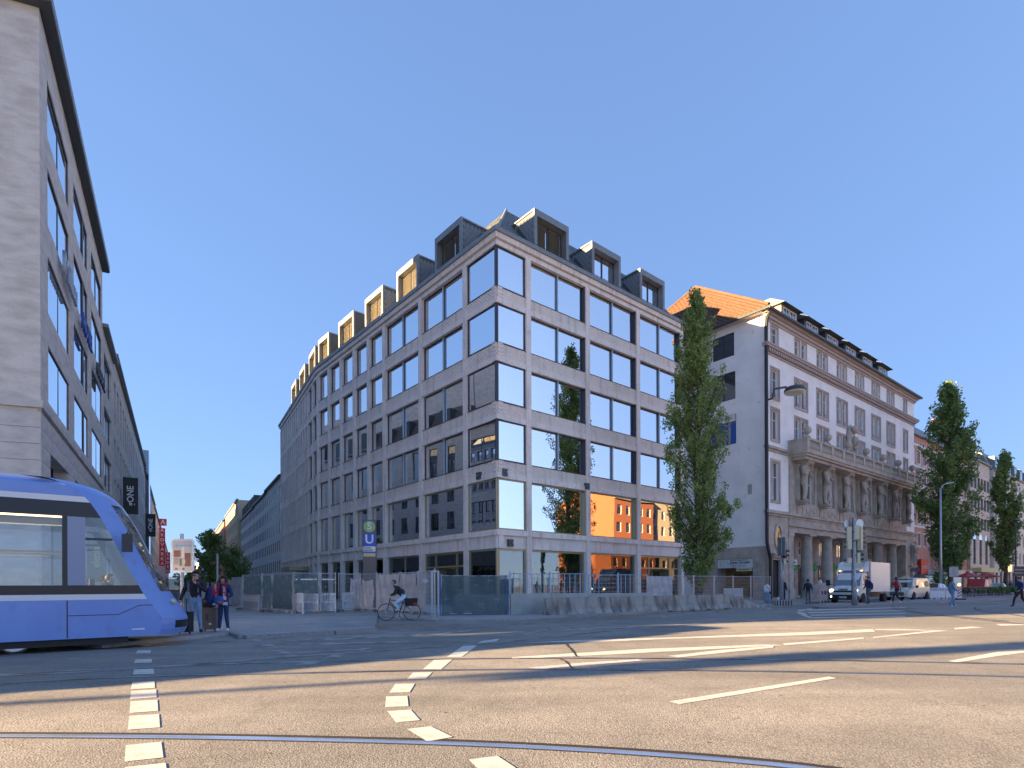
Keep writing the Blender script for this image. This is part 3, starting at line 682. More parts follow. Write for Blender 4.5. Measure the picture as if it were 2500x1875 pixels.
# right half
R8 = dict(ox=1250, oy=1450, sc=1.77)
quads('road_marking', [[(680, 464), (725, 476), (1402, 364), (1370, 357)]], 'paint', .0047, label='long white dash alone on the sunlit asphalt at right', **R8)
quads('road_marking', [[(0, 273), (0, 281), (420, 262), (870, 238), (1185, 221), (1080, 219), (560, 238), (240, 258)]], 'paint', .0056, label='long tapering white wedge in front of the shaded strip', **R8)
quads('road_marking', [[(50, 211), (420, 205), (700, 193), (1270, 178), (1570, 163), (1560, 152), (1270, 165), (700, 188), (300, 199)]], 'paint', .006, label='pale line between the wedge and the shadow edge', **R8)
quads('road_marking', [[(72, 318), (120, 325), (565, 288), (545, 282), (300, 298)]], 'paint', .0064, label='white dash just left of the long shadow', **R8)
quads('road_marking', [[(676, 268), (720, 274), (1130, 232), (1130, 224), (900, 242)], [(1170, 214), (1180, 222), (1520, 194), (1520, 188)], [(1560, 186), (1560, 191), (1880, 159), (1840, 156)]], 'paint', .0068, label=['white line bordering the shadow, nearest piece', 'white line bordering the shadow, middle piece', 'white line bordering the shadow, farthest piece'], group='white lane line', **R8)
quads('road_marking', [[(1570, 152), (1570, 156), (1880, 159), (1700, 152)]], 'paint', .0072, label='thin white sliver meeting the far lane line', **R8)
quads('road_marking', [[(1885, 290), (1925, 296), (2100, 268), (2225, 252), (2225, 244), (2100, 250)]], 'paint', .0047, label='short white line running off the right edge', **R8)
quads('road_marking', [[(1910, 147), (1915, 153), (2035, 145), (1990, 141)], [(2090, 130), (2110, 137), (2230, 134), (2200, 130)]], 'paint', .0047, label=['pale dash left of another near the right edge', 'pale dash touching the right edge'], group='pale dashes', **R8)
quads('road_marking', [[(190, 145), (320, 137), (330, 140), (215, 148)], [(10, 178), (160, 150), (180, 150), (60, 176)], [(150, 152), (560, 138), (620, 143), (180, 158)], [(650, 92), (665, 92), (662, 104), (650, 104)], [(665, 96), (700, 88), (960, 70), (960, 73), (705, 92)]], 'paint_old', .0052,
      label=['worn white tick in the shade before the barriers', 'worn slanting arrow shaft in the shade', 'worn long arrow bar in the shade', 'small worn stub below the barriers', 'thin worn line curving past the barriers'], group='worn markings in the shade', **R8)
# hatched island
quads('road_marking', [[(1232, 70), (1240, 76), (1300, 66), (1290, 62)], [(1228, 78), (1262, 80), (1278, 92), (1240, 86)], [(1242, 90), (1262, 90), (1310, 104), (1285, 103)]] +
      [[(1265 + 12 * i, 68 + 11 * i), (1270 + 12 * i, 72 + 11 * i), (1700, 60 + 13 * i), (1700, 57 + 13 * i)] for i in range(4)], 'paint', .0047,
      label=['upper border of the hatched island tip', 'tip of the hatched island', 'lower border of the hatched island tip'] + ['hatch line of the painted island, %s from the top' % o for o in ('first', 'second', 'third', 'fourth')], group='hatched island lines', **R8)
c7 = dict(ox=0, oy=1450, sc=1.77)
quads('road_marking', [[(1140, 208), (1500, 186), (1900, 168), (2060, 152), (2080, 152), (1920, 176), (1500, 196)], [(1180, 218), (1500, 208), (1780, 204), (1800, 208), (1400, 220)], [(1600, 215), (1680, 206), (1910, 178), (1850, 180), (1760, 196)], [(1280, 258), (1600, 236), (1600, 232), (1260, 254)]], 'paint_old', .0061,
      label=['upper worn band along the pavement kerb', 'lower worn band along the pavement kerb', 'worn slanting band joining the two', 'thin worn line at the shadow edge'], group='worn bands by the kerb', **c7)
quads('site_marking', [[(1530, 140), (1640, 133), (2000, 131), (2000, 133), (1640, 136)]], 'orange_paint', .0045, label='orange construction line in front of the dark mesh fence', **c7)
quads('site_marking', [[(80, 122), (400, 104), (620, 84), (950, 58), (950, 60), (620, 87), (400, 108)]], 'orange_paint', .0043, label='orange construction line in front of the concrete barriers', **R8)
# tar seams
def seam(pts, wdt, label, ox=1250, oy=1450, sc=1.77):
    P = smooth_path([G(ox + x / sc, oy + y / sc) for x, y in pts], 6); mb = MB(); strip(mb, [p + Vector((rnd.uniform(-.01, .01), rnd.uniform(-.01, .01), 0)) for p in P], -wdt, wdt, .0078)
    obj('tar_seam', mb.mesh('tar_seam', 'rail_groove'), label=label, cat='road seam', kind='thing')
seam([(232, 215), (255, 240), (282, 272)], .022, 'black cracked seam across the tapering wedge')
seam([(210, 282), (240, 300), (260, 322)], .018, 'black cracked seam across the white dash')
# scraps of dark tar and chewing gum on the road
mb = MB()
for q in range(110):
    Y = rnd.uniform(4.3, 19); X = rnd.uniform(-.85, .95) * Y; r = rnd.uniform(.006, .018) * (1.6 if rnd.random() < .1 else 1)
    n = 7; mb.face([(X + r * rnd.uniform(.6, 1.4) * math.cos(2 * PI * i / n) * 1.4, Y + r * rnd.uniform(.6, 1.2) * math.sin(2 * PI * i / n), .0036) for i in range(n)])
obj('road_specks', mb.mesh('road_specks', 'rail_groove'), kind='stuff', label='dark tar and gum spots scattered on the road')
# ================================================================= BUILDINGS OF THE LEFT STREET
MT['lime'] = M('pale_limestone', (0.66, 0.61, 0.56), .85, n=(1.1, (0.50, 0.45, 0.41), .4, .68, 8), n2=(14, (0.40, 0.36, 0.32), .55, .8), coord='Object', stretch=(1, 1, 3.0), bump=(20, .2, .01))
MT['lime2'] = M('grey_limestone', (0.58, 0.54, 0.51), .85, n=(1.5, (0.44, 0.41, 0.38), .4, .7, 8), coord='Object', stretch=(1, 1, 2.0))
MT['blue_sign'] = M('blue_sign_letters', (0.03, 0.08, 0.35), .4)
MT['red_sign'] = M('red_sign', (0.55, 0.02, 0.02), .45)
MT['tile'] = M('clay_roof_tiles', (0.135, 0.068, 0.038), .85, n=(3, (0.095, 0.05, 0.032), .4, .65, 6), n2=(25, (0.17, 0.095, 0.055), .5, .7))
MT['roof_dark'] = M('dark_roof_tiles', (0.09, 0.075, 0.07), .8, n=(6, (0.13, 0.10, 0.09), .4, .65))

def plain_building(name, label, W, L, dep, H, wall, rows, roof=None, cat='building', frame='white', wname='window', glass='glass_dark', cols=1, surround=None, base=None, transom=None, reveal=.22, pane_obj=False, group=None, skipwin=False):
    """facade along local x (0..L), street side at y=0 facing -y. rows: [(z0,z1,[(x0,x1)..]), ..]"""
    b = thing(name, label, cat, W, group)
    mb = MB(); wall_open(mb, 0, L, 0, H, rows, 0, reveal)
    mb.face([(0, dep, 0), (0, 0, 0), (0, 0, H), (0, dep, H)]); mb.face([(L, 0, 0), (L, dep, 0), (L, dep, H), (L, 0, H)])
    mb.face([(L, dep, 0), (0, dep, 0), (0, dep, H), (L, dep, H)]); mb.face([(0, 0, H), (L, 0, H), (L, dep, H), (0, dep, H)])
    obj('wall', mb.mesh('wall', wall), b, W)
    if not skipwin:
        for (a, c, ops) in rows:
            for (p, q) in ops:
                window(b, W @ T(p, reveal - .08, a), q - p, c - a, frame, glass, cols if (q - p) < 2.5 or cols > 1 else 2, transom, pane_obj=pane_obj, name=wname, surround=surround)
    if roof:
        kind, rh, mat = roof[:3]; over = .35
        mb = MB()
        mb.box(-.1, L + .1, -over, .1, H - .02, H + .22)
        if kind == 'gable':
            mb.mi(1).face([(-.1, -over, H + .22), (L + .1, -over, H + .22), (L + .1, dep / 2, H + rh), (-.1, dep / 2, H + rh)])
            mb.face([(L + .1, dep, H), (-.1, dep, H), (-.1, dep / 2, H + rh), (L + .1, dep / 2, H + rh)])
            mb.mi(2).face([(0, 0, H), (0, dep / 2, H + rh), (0, dep, H)]).face([(L, 0, H), (L, dep, H), (L, dep / 2, H + rh)])
        elif kind == 'mansard':
            mb.mi(1).face([(0, .3, H + .1), (L, .3, H + .1), (L, 1.8, H + rh), (0, 1.8, H + rh)]).face([(0, 1.8, H + rh), (L, 1.8, H + rh), (L, dep, H + rh + 1), (0, dep, H + rh + 1)])
            mb.face([(0, .3, H + .1), (0, 1.8, H + rh), (0, dep, H + rh + 1), (0, dep, H)]).face([(L, .3, H + .1), (L, dep, H), (L, dep, H + rh + 1), (L, 1.8, H + rh)])
        obj('roof', mb.mesh('roof', [roof[3] if len(roof) > 3 else 'zinc', mat, wall]), b, W)
    return b
def grid_rows(L, n, w, levels, x0=0.0, x1=None):
    x1 = L if x1 is None else x1; p = (x1 - x0) / n
    return [(a, c, [(x0 + p * i + (p - w) / 2, x0 + p * i + (p + w) / 2) for i in range(n)]) for a, c in levels]

# ---- left corner building: pale limestone, large flush windows
LC = Vector((-17.85, 21.6, 0)); d3 = dL2.copy(); a3 = math.atan2(d3.y, d3.x)
WL = FR(LC.x, LC.y, a3)                     # x runs away from us; street side must be -y: the street lies to the right of the direction, i.e. -y
lb = thing('left_corner_building', 'pale limestone corner building at the left edge behind the tram', 'building', WL)
fl = [(8.85, 11.15), (12.45, 14.75), (16.0, 18.3), (19.55, 21.85)]
cols_ = [(1.5, 6.75), (8.2, 13.35), (15.0, 20.25)]
mb = MB(); wall_open(mb, 0, 21.0, 8.5, 23.4, [(a, b, cols_) for a, b in fl], 0, .1)
mb.face([(21, 0, 0), (21, 16, 0), (21, 16, 23.4), (21, 0, 23.4)])
obj('wall', mb.mesh('wall', 'lime'), lb, WL)
for a, b in fl:
    for i, (p, q) in enumerate(cols_):
        wd = window(lb, WL @ T(p, .04, a), q - p, b - a, 'dark_frame', 'glass_sky', 1 if i != 1 else 1, fw=.05)
        if i == 1: obj('louvre_strip', cached(('ls', b - a), lambda: MB().box(0, .45, 0, .06, .06, b - a - .06).mesh('louvre_strip', 'black')), wd, WL @ T(p + 3.3, .03, a))
        else: obj('glass_joint', cached(('gj', b - a), lambda: MB().box(0, .03, 0, .04, .06, b - a - .06).mesh('glass_joint', 'dark_frame')), wd, WL @ T(p + 2.6, .05, a))
# lower storeys: coursed slabs with recessed joints and tall openings
mb = MB()
lo_open = [(1.9, 6.5), (8.4, 13.2), (15.2, 20.2)]
wall_open(mb, 0, 21.0, 0, 8.25, [(0.3, 4.2, lo_open), (4.9, 7.0, lo_open)], .06, .7)
obj('base_wall', mb.mesh('base_wall', 'lime2'), lb, WL)
for (z0, z1) in ((0.3, 4.2), (4.9, 7.0)):
    for p, q in lo_open: window(lb, WL @ T(p, .6, z0), q - p, z1 - z0, 'dark_frame', 'glass_dark', 2, fw=.08, pane_obj=False)
zc = [0, .9, 1.8, 2.7, 3.5, 4.3, 5.0, 5.62, 6.24, 6.86, 7.48, 8.1]
def slabs(W, x0, x1, n, z0, z1, mat='lime2', y=.0, skip=None):
    w = (x1 - x0) / n
    for i in range(n):
        if w < .05: continue
        obj('stone_slab', cached(('sl', round(w, 3), round(z1 - z0, 3), mat), lambda: MB().box(.006, w - .006, 0, .06, .008, z1 - z0 - .008).mesh('stone_slab', mat)), lb, W @ T(x0 + i * w, y, z0))
for c, (z0, z1) in enumerate(zip(zc[:-1], zc[1:])):
    if z0 >= 6.86 or 4.3 <= z0 < 4.9: slabs(WL, 0, 21, 9, z0, z1)
    else:
        slabs(WL, 0, 1.9, 1, z0, z1); slabs(WL, 6.5, 8.4, 1, z0, z1); slabs(WL, 13.2, 15.2, 1, z0, z1); slabs(WL, 20.2, 21, 1, z0, z1)
# the face towards us
aF = math.atan2(.347, .938); WFc = FR(LC.x, LC.y, aF)        # local x negative = leftwards
LF = 26.0
mb = MB(); mb.face([(-LF, 0, 8.5), (0, 0, 8.5), (0, 0, 23.4), (-LF, 0, 23.4)]); mb.face([(-LF, 0.06, 0), (0, 0.06, 0), (0, .06, 8.5), (-LF, .06, 8.5)])
mb.face([(-LF, 16, 0), (-LF, 0, 0), (-LF, 0, 23.4), (-LF, 16, 23.4)])
obj('wall', mb.mesh('wall', 'lime'), lb, WFc)
for c, (z0, z1) in enumerate(zip(zc[:-1], zc[1:])):
    if z0 < 3.4: continue
    slabs(WFc, -LF + (c % 2) * 1.0, 0, 9, z0, z1)
# string course and eaves following both faces
def lb_pt(o, s_a=0, far=True):
    pass
nA = (WL.to_3x3() @ Vector((0, -1, 0))); nB = (WFc.to_3x3() @ Vector((0, -1, 0)))
pA, pB = (WL @ Vector((21, 0, 0))), (WFc @ Vector((-LF, 0, 0)))
def miter(o):
    d = (WL.to_3x3() @ Vector((1, 0, 0))); e = (WFc.to_3x3() @ Vector((1, 0, 0))); p = LC + nA * o; q = LC + nB * o
    den = d.x * e.y - d.y * e.x; t = ((q.x - p.x) * e.y - (q.y - p.y) * e.x) / den; return [pB + nB * o, p + d * t, pA + nA * o]
def lb_band(name, o0, o1, z0, z1, mat):
    A, B = miter(o1), miter(o0)
    for i in range(2):
        pts = [A[i], A[i + 1], B[i + 1], B[i]]
        obj(name, MB().hexa([(p.x, p.y, z0) for p in pts] + [(p.x, p.y, z1) for p in pts]).mesh(name, mat), lb, I4)
lb_band('string_course', -.1, .09, 8.22, 8.5, 'lime2')
lb_band('eaves', -.1, .38, 23.4, 23.62, 'zinc_dark'); lb_band('eaves_trim', .34, .44, 23.45, 23.85, 'zinc')
A = miter(.4); cen = Vector((-38, 46, 0)); pR = pA + Vector((-13, -8, 0))
mb = MB(); ins = [A[0] + Vector((3, 12, 0)), A[1] + Vector((-3, 3.2, 0)), A[2] + Vector((-3.2, -.8, 0))]
mb.face([(p.x, p.y, 23.62) for p in (A[0], A[1], A[2], pR)])
obj('flat_roof', mb.mesh('flat_roof', 'zinc_dark'), lb, I4)
ph = MB().box(2.0, 15.8, 2.6, 12, 23.6, 30.8)
obj('rooftop_shade_block', ph.mesh('rooftop_shade_block', 'lime2'), lb, WL)  # unseen block added to keep the dormer nearest the corner in shade
obj('set_back_shade_block', MB().box(15.9, 20.9, 3.0, 12, 23.6, 27.9).mesh('set_back_shade_block', 'lime2'), lb, WL)  # added box that closes the sun gap onto the stone front
ph = MB().box(-25, -6, 4, 16, 23.6, 31.5)
obj('rooftop_shade_block', ph.mesh('rooftop_shade_block', 'lime2'), lb, WFc)  # second unseen shade block, above the face towards us
# projecting letters on the wall (steel script, blue, steel)
def letters(label, txt, x, z, size, mat):
    obj('sign_letters', text_mesh(txt, size, mat, .12, 'LEFT', False), lb, WL @ T(x, -.22, z) @ RX90, label=label)
    mb = MB()
    for q in range(3): mb.tube([(x + .4 + q * 1.0, -.2, z), (x + .4 + q * 1.0, 0, z)], .02, 5)
    obj('sign_bracket', mb.mesh('sign_bracket', 'steel'), lb, WL)
letters('tall grey script letters fixed over the windows', 'Milluu', 3.6, 15.6, 1.5, 'steel')
letters('blue block letters fixed over the windows', 'HOTEL', 9.2, 15.35, 1.25, 'blue_sign')
letters('dark letters fixed over the windows', 'COOPER', 15.4, 14.95, 1.1, 'zinc_dark')

def tall_rows(L, n, w, lv): return grid_rows(L, n, w, lv)
b2 = plain_building('left_street_building', 'pale modern building beyond the left corner building, lower eaves', FR(*(LC + d3 * 21.0)[:2], a3), 7.6, 14, 19.6, 'lime2',
    [(1.0, 3.6, [(0.8, 5.9)]), (8.6, 11.0, [(.8, 5.9)]), (12.1, 14.4, [(.8, 5.9)]), (15.6, 18.2, [(.8, 5.9)])], roof=('mansard', 2.6, 'zinc'), frame='dark_frame', glass='glass_sky')
b3 = plain_building('left_street_building', 'long pale office block with narrow upright windows and roof dormers', FR(*(LC + d3 * 28.6)[:2], a3), 48.5, 14, 20.2, 'lime2',
    grid_rows(48.5, 17, 1.45, [(.4, 3.4), (5.2, 7.2), (8.3, 10.4), (11.6, 13.7), (14.9, 18.4)]), roof=('mansard', 3.2, 'roof_dark'), frame='dark_frame')
for q in range(12): obj('dormer', cached('d3', lambda: MB().box(0, 1.8, .35, 3, 20.5, 22.9).mesh('dormer', 'zinc_dark')), b3, WM[b3.name] @ T(1.5 + 4 * q, 0, 0))
b4 = plain_building('left_street_building', 'building with glass stair tower beyond the long office block', FR(*(LC + d3 * 77.2)[:2], a3), 44, 14, 19.4, 'lime',
    grid_rows(44, 14, 2.0, [(.4, 3.4), (4.6, 6.6), (7.8, 9.8), (11, 13), (14.2, 16.2)]), roof=('flat', 0, 'zinc'), frame='dark_frame')
obj('stair_tower', MB().box(4, 9, -.5, 4, 4, 23.5).mesh('stair_tower', 'glass_dark'), b4, WM[b4.name])
b5 = plain_building('left_street_building', 'cream building far down the left street carrying a red letter sign', FR(*(LC + d3 * 121.4)[:2], a3), 60, 14, 19.0, 'lime',
    grid_rows(60, 16, 1.6, [(.4, 3.4), (4.6, 6.6), (7.8, 9.8), (11, 13), (14.2, 16.2)]), roof=('gable', 4, 'tile'), frame='white')
b6 = plain_building('left_street_building', 'farthest grey building on the left side of the street', FR(*(LC + d3 * 181.8)[:2], a3), 190, 14, 19.0, 'lime2',
    grid_rows(190, 30, 2, [(.4, 3.4), (4.6, 6.6), (7.8, 9.8), (11, 13), (14.2, 16.2)]), roof=('gable', 4, 'roof_dark'), frame='white')

for bb, LL in ((b2, 7.6), (b3, 48.5), (b4, 44)): obj('set_back_shade_block', MB().box(0.1, LL - .1, 3.2, 12, 19, 27.8).mesh('set_back_shade_block', 'lime2'), bb, WM[bb.name])  # unseen boxes added to shade the opposite front up to its gutter
# hanging banners and signs
def banner(s, z0, z1, w, txt, label, back='black', ink='white'):
    W = WL @ T(s, -.25 - w, z0); t = thing('banner_sign', label, 'sign', W)
    obj('board', MB().box(-.06, .06, 0, w, 0, z1 - z0).mesh('board', back), t, W)
    mb = MB().tube([(0, w, .3), (0, w + .3, .3)], .03, 6).tube([(0, w, z1 - z0 - .3), (0, w + .3, z1 - z0 - .3)], .03, 6)
    obj('bracket', mb.mesh('bracket', 'steel'), t, W)
    face = W @ T(-.065, w / 2, (z1 - z0) / 2) @ RZ(-PI / 2)
    obj('lettering', text_mesh(txt, w * .62, ink, .01, 'CENTER', True), t, face @ RX90 @ RZ(PI / 2))
def wall_s(px):      # distance along the left wall for a picture column
    u = (px - 1250) / FX; return (LC.x - LC.y * u) / (.5063 + .8624 * u)
banner(34.0, 8.0, 11.3, 1.15, 'gONE', 'upper black banner sign with white upright letters on the left street')
banner(76.0, 9.2, 12.7, 1.3, 'gONE', 'lower black banner sign with white upright letters down the left street')
def red_sign(s, z0, z1, w, txt, label):
    W = WL @ T(s, -.3 - w, z0); t = thing('neon_sign', label, 'sign', W)
    obj('board', MB().box(-.15, .15, 0, w, 0, z1 - z0).mesh('board', 'red_sign'), t, W)
    n = len(txt); hh = (z1 - z0) / n
    for i, c in enumerate(txt): obj('letter', text_mesh(c, min(w, hh) * .95, 'white', .02, 'CENTER', True), t, W @ T(-.17, w / 2, z1 - z0 - hh * (i + .5)) @ RZ(-PI / 2) @ RX90)
    obj('bracket', MB().box(-.05, .05, w, w + .4, .5, .7).mesh('bracket', 'steel'), t, W)
red_sign(148, 17.6, 19.4, 1.7, 'A', 'red square sign with a white letter A above the upright letters')
red_sign(148.5, 7.0, 17.0, 1.35, 'ARDVARKA', 'tall red sign with upright white letters down the left street')
red_sign(240, 7.0, 15.5, 1.6, 'LADEN', 'small low red sign farthest down the left street')

# ---- right side of the left street beyond the corner building (mirror side: the street is on their left)
a4 = math.atan2(-dL2.y, -dL2.x)
def row2(s0, s1): p = BEND + dL2 * s1; return FR(p.x, p.y, a4), s1 - s0       # local x from far to near
MT['pale_green'] = M('pale_green_render', (0.64, 0.65, 0.60), .9, n=(1, (0.57, 0.58, 0.54), .4, .7))
MT['pale_grey'] = M('pale_grey_render', (0.62, 0.61, 0.60), .9, n=(1, (0.54, 0.53, 0.52), .4, .7))
MT['cream_and_lit_cheek'] = M('cream_render_and_lit_cheek', (0.50, 0.42, 0.28), .9); MT['pink_wall'] = M('salmon_render', (0.45, 0.24, 0.17), .9)
lv5 = [(3.4, 5.0), (6.2, 7.7), (8.8, 10.3), (11.3, 12.9), (13.8, 15.1)]
W, L = row2(23.3, 37.6); plain_building('old_street_building', 'pale green rendered house next to the end of the corner building', W, L, 12, 16.2, 'pale_green', grid_rows(L, 7, .95, lv5), roof=('gable', 3.5, 'roof_dark', 'zinc_dark'), frame='dark_frame', reveal=.1)
W, L = row2(37.7, 54.0); h2 = plain_building('old_street_building', 'pale grey rendered house with downpipe, second beyond the corner building', W, L, 12, 15.9, 'pale_grey', grid_rows(L, 8, .95, lv5), roof=('gable', 3.5, 'roof_dark', 'zinc_dark'), frame='dark_frame', reveal=.1)
W, L = row2(54.1, 79.0); h3 = plain_building('old_street_building', 'third pale house with small pointed dormers on its dark roof', W, L, 12, 15.7, 'pale_grey', grid_rows(L, 11, 1.0, lv5), roof=('gable', 4.0, 'roof_dark', 'zinc_dark'), frame='dark_frame', reveal=.1)
for q in range(8): obj('dormer', cached('dd', lambda: MB().prism([(-.2, 16), (3, 16.6), (1.2, 18.2), (-.2, 18.2)], 0, 1.6, 'x').mesh('dormer', 'roof_dark')), h3, W @ T(1.5 + 3 * q, .3, 0))
# barrel roof behind
Wb = FR(*(BEND + dL2 * 62 + Vector((9, 5, 0)))[:2], a4); t = thing('barrel_roof_hall', 'grey arched roof rising behind the old houses of the left street', 'building', Wb)
arc = [(6 - 9 * math.cos(PI * i / 12), 12 + 9.5 * math.sin(PI * i / 12)) for i in range(13)]
obj('barrel_roof', MB().prism([(p[0], p[1]) for p in arc], -6, 20, 'x').mesh('barrel_roof', 'plaster_grey'), t, Wb)
obj('wall', MB().box(-6, 20, -2.8, 14.8, 0, 12).mesh('wall', 'plaster_grey'), t, Wb)
for q in range(2): obj('antenna', MB().tube([(4 + 7 * q, 6, 21), (4 + 7 * q, 6, 25.5)], .06, 5).mesh('antenna', 'steel'), t, Wb)
W, L = row2(79.5, 117); plain_building('sunlit_street_building', 'golden sunlit cream building at the bend of the left street', W @ T(0, -.5, 0), L, 14, 20.5, 'cream_and_lit_cheek', grid_rows(L, 12, 1.6, [(3.4, 5.6), (7.2, 9.4), (11, 13), (14.4, 16.4), (17.4, 19.3)]), roof=('flat', 0, 'zinc'), frame='white')
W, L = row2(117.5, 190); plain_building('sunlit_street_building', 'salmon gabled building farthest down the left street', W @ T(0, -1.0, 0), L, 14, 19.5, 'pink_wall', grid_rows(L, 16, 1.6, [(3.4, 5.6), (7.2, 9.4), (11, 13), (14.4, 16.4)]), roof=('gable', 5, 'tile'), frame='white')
W, L = row2(190.5, 420); plain_building('far_street_building', 'far pale row closing the left street', W @ T(0, -1.0, 0), L, 14, 17, 'pale_grey', grid_rows(L, 30, 2.4, [(3.4, 5.6), (7.2, 9.4), (11, 13)]), roof=('gable', 5, 'tile'), frame='white')
# ================================================================= WHITE OLD BUILDING with the giant figures, and the row beyond
MT['white_render'] = M('white_render', (0.90, 0.88, 0.86), .9, n=(.5, (0.80, 0.78, 0.77), .42, .66, 9), n2=(2.2, (0.60, 0.59, 0.57), .60, .82, 9), bump=(25, .15, .01))
MT['sand'] = M('weathered_sandstone', (0.52, 0.46, 0.39), .9, n=(1.2, (0.36, 0.31, 0.26), .4, .68, 8), n2=(9, (0.20, 0.17, 0.145), .6, .85), bump=(14, .4, .02))
MT['trim'] = M('brownish_stone_trim', (0.50, 0.42, 0.39), .85, n=(4, (0.42, 0.35, 0.32), .4, .7))
MT['green_sign'] = M('green_sign', (0.03, 0.30, 0.06), .5); MT['sign_blue'] = M('blue_banner', (0.02, 0.10, 0.42), .5)
MT['yellow_ink'] = M('yellow_letters', (0.75, 0.60, 0.08), .5); MT['red_ink'] = M('red_letters', (0.6, 0.04, 0.03), .5)
MT['wood'] = M('ochre_timber', (0.34, 0.20, 0.07), .6, n=(3, (0.24, 0.13, 0.04), .4, .6), stretch=(1, 1, 6))
dW = Vector((.783, .622, 0)); PWc = Vector((21.7, 48.6, 0)); aW = math.atan2(.622, .783)
WW = FR(PWc.x, PWc.y, aW); LW = 36.9; DW = 19.0; HW = 24.6
wb = thing('white_palace_building', 'white rendered old building with giant stone figures under its balcony', 'building', WW)
pair = [5.2 + 4.5 * i for i in range(6)]
def rowops(w1, w2, gap):       # a single window, six pairs, a single window
    o = [(1.0, 1.0 + w1)]
    for p in pair: c = p + 1.3; o += [(c - gap / 2 - w2, c - gap / 2), (c + gap / 2, c + gap / 2 + w2)]
    return o + [(33.2, 33.2 + w1)]
R1, R2, R3 = rowops(1.25, .95, .38), rowops(1.25, .95, .34), rowops(1.25, .95, .34)
mid = [7.25 + 4.5 * i for i in range(6)]
R4 = [(1.0, 2.35)] + [(m, m + 1.55) for m in mid] + [(34.0, 35.3)]
bay = [4.3 + 4.42 * i for i in range(7)]
R5 = [(b + 1.15, b + 3.3) for b in bay[:6]]
mb = MB(); wall_open(mb, 0, LW, 7.9, HW, [(8.7, 12.1, R4), (14.05, 16.6, R3), (17.7, 20.1, R2), (22.15, 23.85, R1)], 0, .3)
obj('wall', mb.mesh('wall', 'white_render'), wb, WW)
for (z0, z1, R, sur) in ((14.05, 16.6, R3, 1), (17.7, 20.1, R2, 1), (22.15, 23.85, R1, 1)):
    for k, (p, q) in enumerate(R):
        wd = window(wb, WW @ T(p, .22, z0), q - p, z1 - z0, 'white', 'glass_dark', 2, [.68], fw=.06, pane_obj=False, surround=(.14, .02, 'trim', .21))
        if z0 == 17.7: obj('window_rail', cached('wr', lambda: MB().tube([(0, -.1, .35), (.95, -.1, .35)], .02, 5).tube([(0, -.1, .15), (.95, -.1, .15)], .02, 5).mesh('window_rail', 'black')), wd, WW @ T(p, .2, z0))
        if z0 == 14.05 and 0 < k < 13: obj('advert_film', cached('film', lambda: MB().box(.12, .8, 0, .01, .3, .62).box(.12, .8, 0, .01, 1.1, 1.4).mesh('advert_film', 'sign_blue')), wd, WW @ T(p, .215, z0))
# plain surrounds (one stone frame round each pair of the two upper storeys)
for (z0, z1) in ((14.05, 16.6), (17.7, 20.1)):
    for p in [-4.4] + pair + [28.0]:
        if p < 0: a, b = .8, 2.45
        elif p > 27.9 and p != pair[-1]: a, b = 33.0, 34.65
        else: a, b = p - .05, p + 2.65
        if p == 28.0: a, b = 33.0, 34.65
        me = cached(('sf', round(b - a, 2), round(z1 - z0, 2)), lambda: MB().box(0, .09, -.06, .0, -.25, z1 - z0 + .22).box(b - a - .09, b - a, -.06, 0, -.25, z1 - z0 + .22).box(.09, b - a - .09, -.06, 0, z1 - z0 + .12, z1 - z0 + .22).box(.09, b - a - .09, -.07, 0, -.25, -.14).mesh('window_frieze', 'trim'))
        obj('window_frieze', me, wb, WW @ T(a, -.003, z0))
# single windows in the lower left bay and behind the figures
for k, (p, q) in enumerate(R4):
    window(wb, WW @ T(p, .22, 8.7), q - p, 3.4, 'white', 'glass_dark', 2, [.62], fw=.07, pane_obj=True, surround=(.22, .05, 'sand', .2))
# dentil cornice, eaves cornice
def mould(name, x0, x1, steps, mat, y=0):
    mb = MB()
    for (o, z0, z1) in steps: mb.box(x0 - o, x1 + o, -o, .02, z0, z1)
    return obj(name, mb.mesh(name, mat), wb, WW)
mould('cornice', 0, LW, [(.12, 21.2, 21.32), (.42, 21.66, 21.82), (.50, 21.82, 21.95)], 'trim')
mb = MB()
for q in range(92): mb.box(.1 + q * .4, .3 + q * .4, -.34, .02, 21.36, 21.63)
obj('dentil_row', mb.mesh('dentil_row', 'trim'), wb, WW, kind='stuff')
mould('eaves_cornice', 0, LW, [(.1, 24.0, 24.2), (.25, 24.2, 24.45), (.45, 24.45, 24.6)], 'trim')
obj('gutter', MB().tube([(-.7, -.68, 24.68), (LW + .6, -.68, 24.68)], .14, 8).tube([(-.68, -.7, 24.68), (-.68, DW + .5, 24.68)], .14, 8).mesh('gutter', 'zinc_dark'), wb, WW)
mould('string_course', 0, 4.05, [(.12, 12.9, 13.1), (.28, 13.1, 13.32)], 'sand'); mould('string_course', 33.6, LW, [(.12, 12.9, 13.1), (.28, 13.1, 13.32)], 'sand')
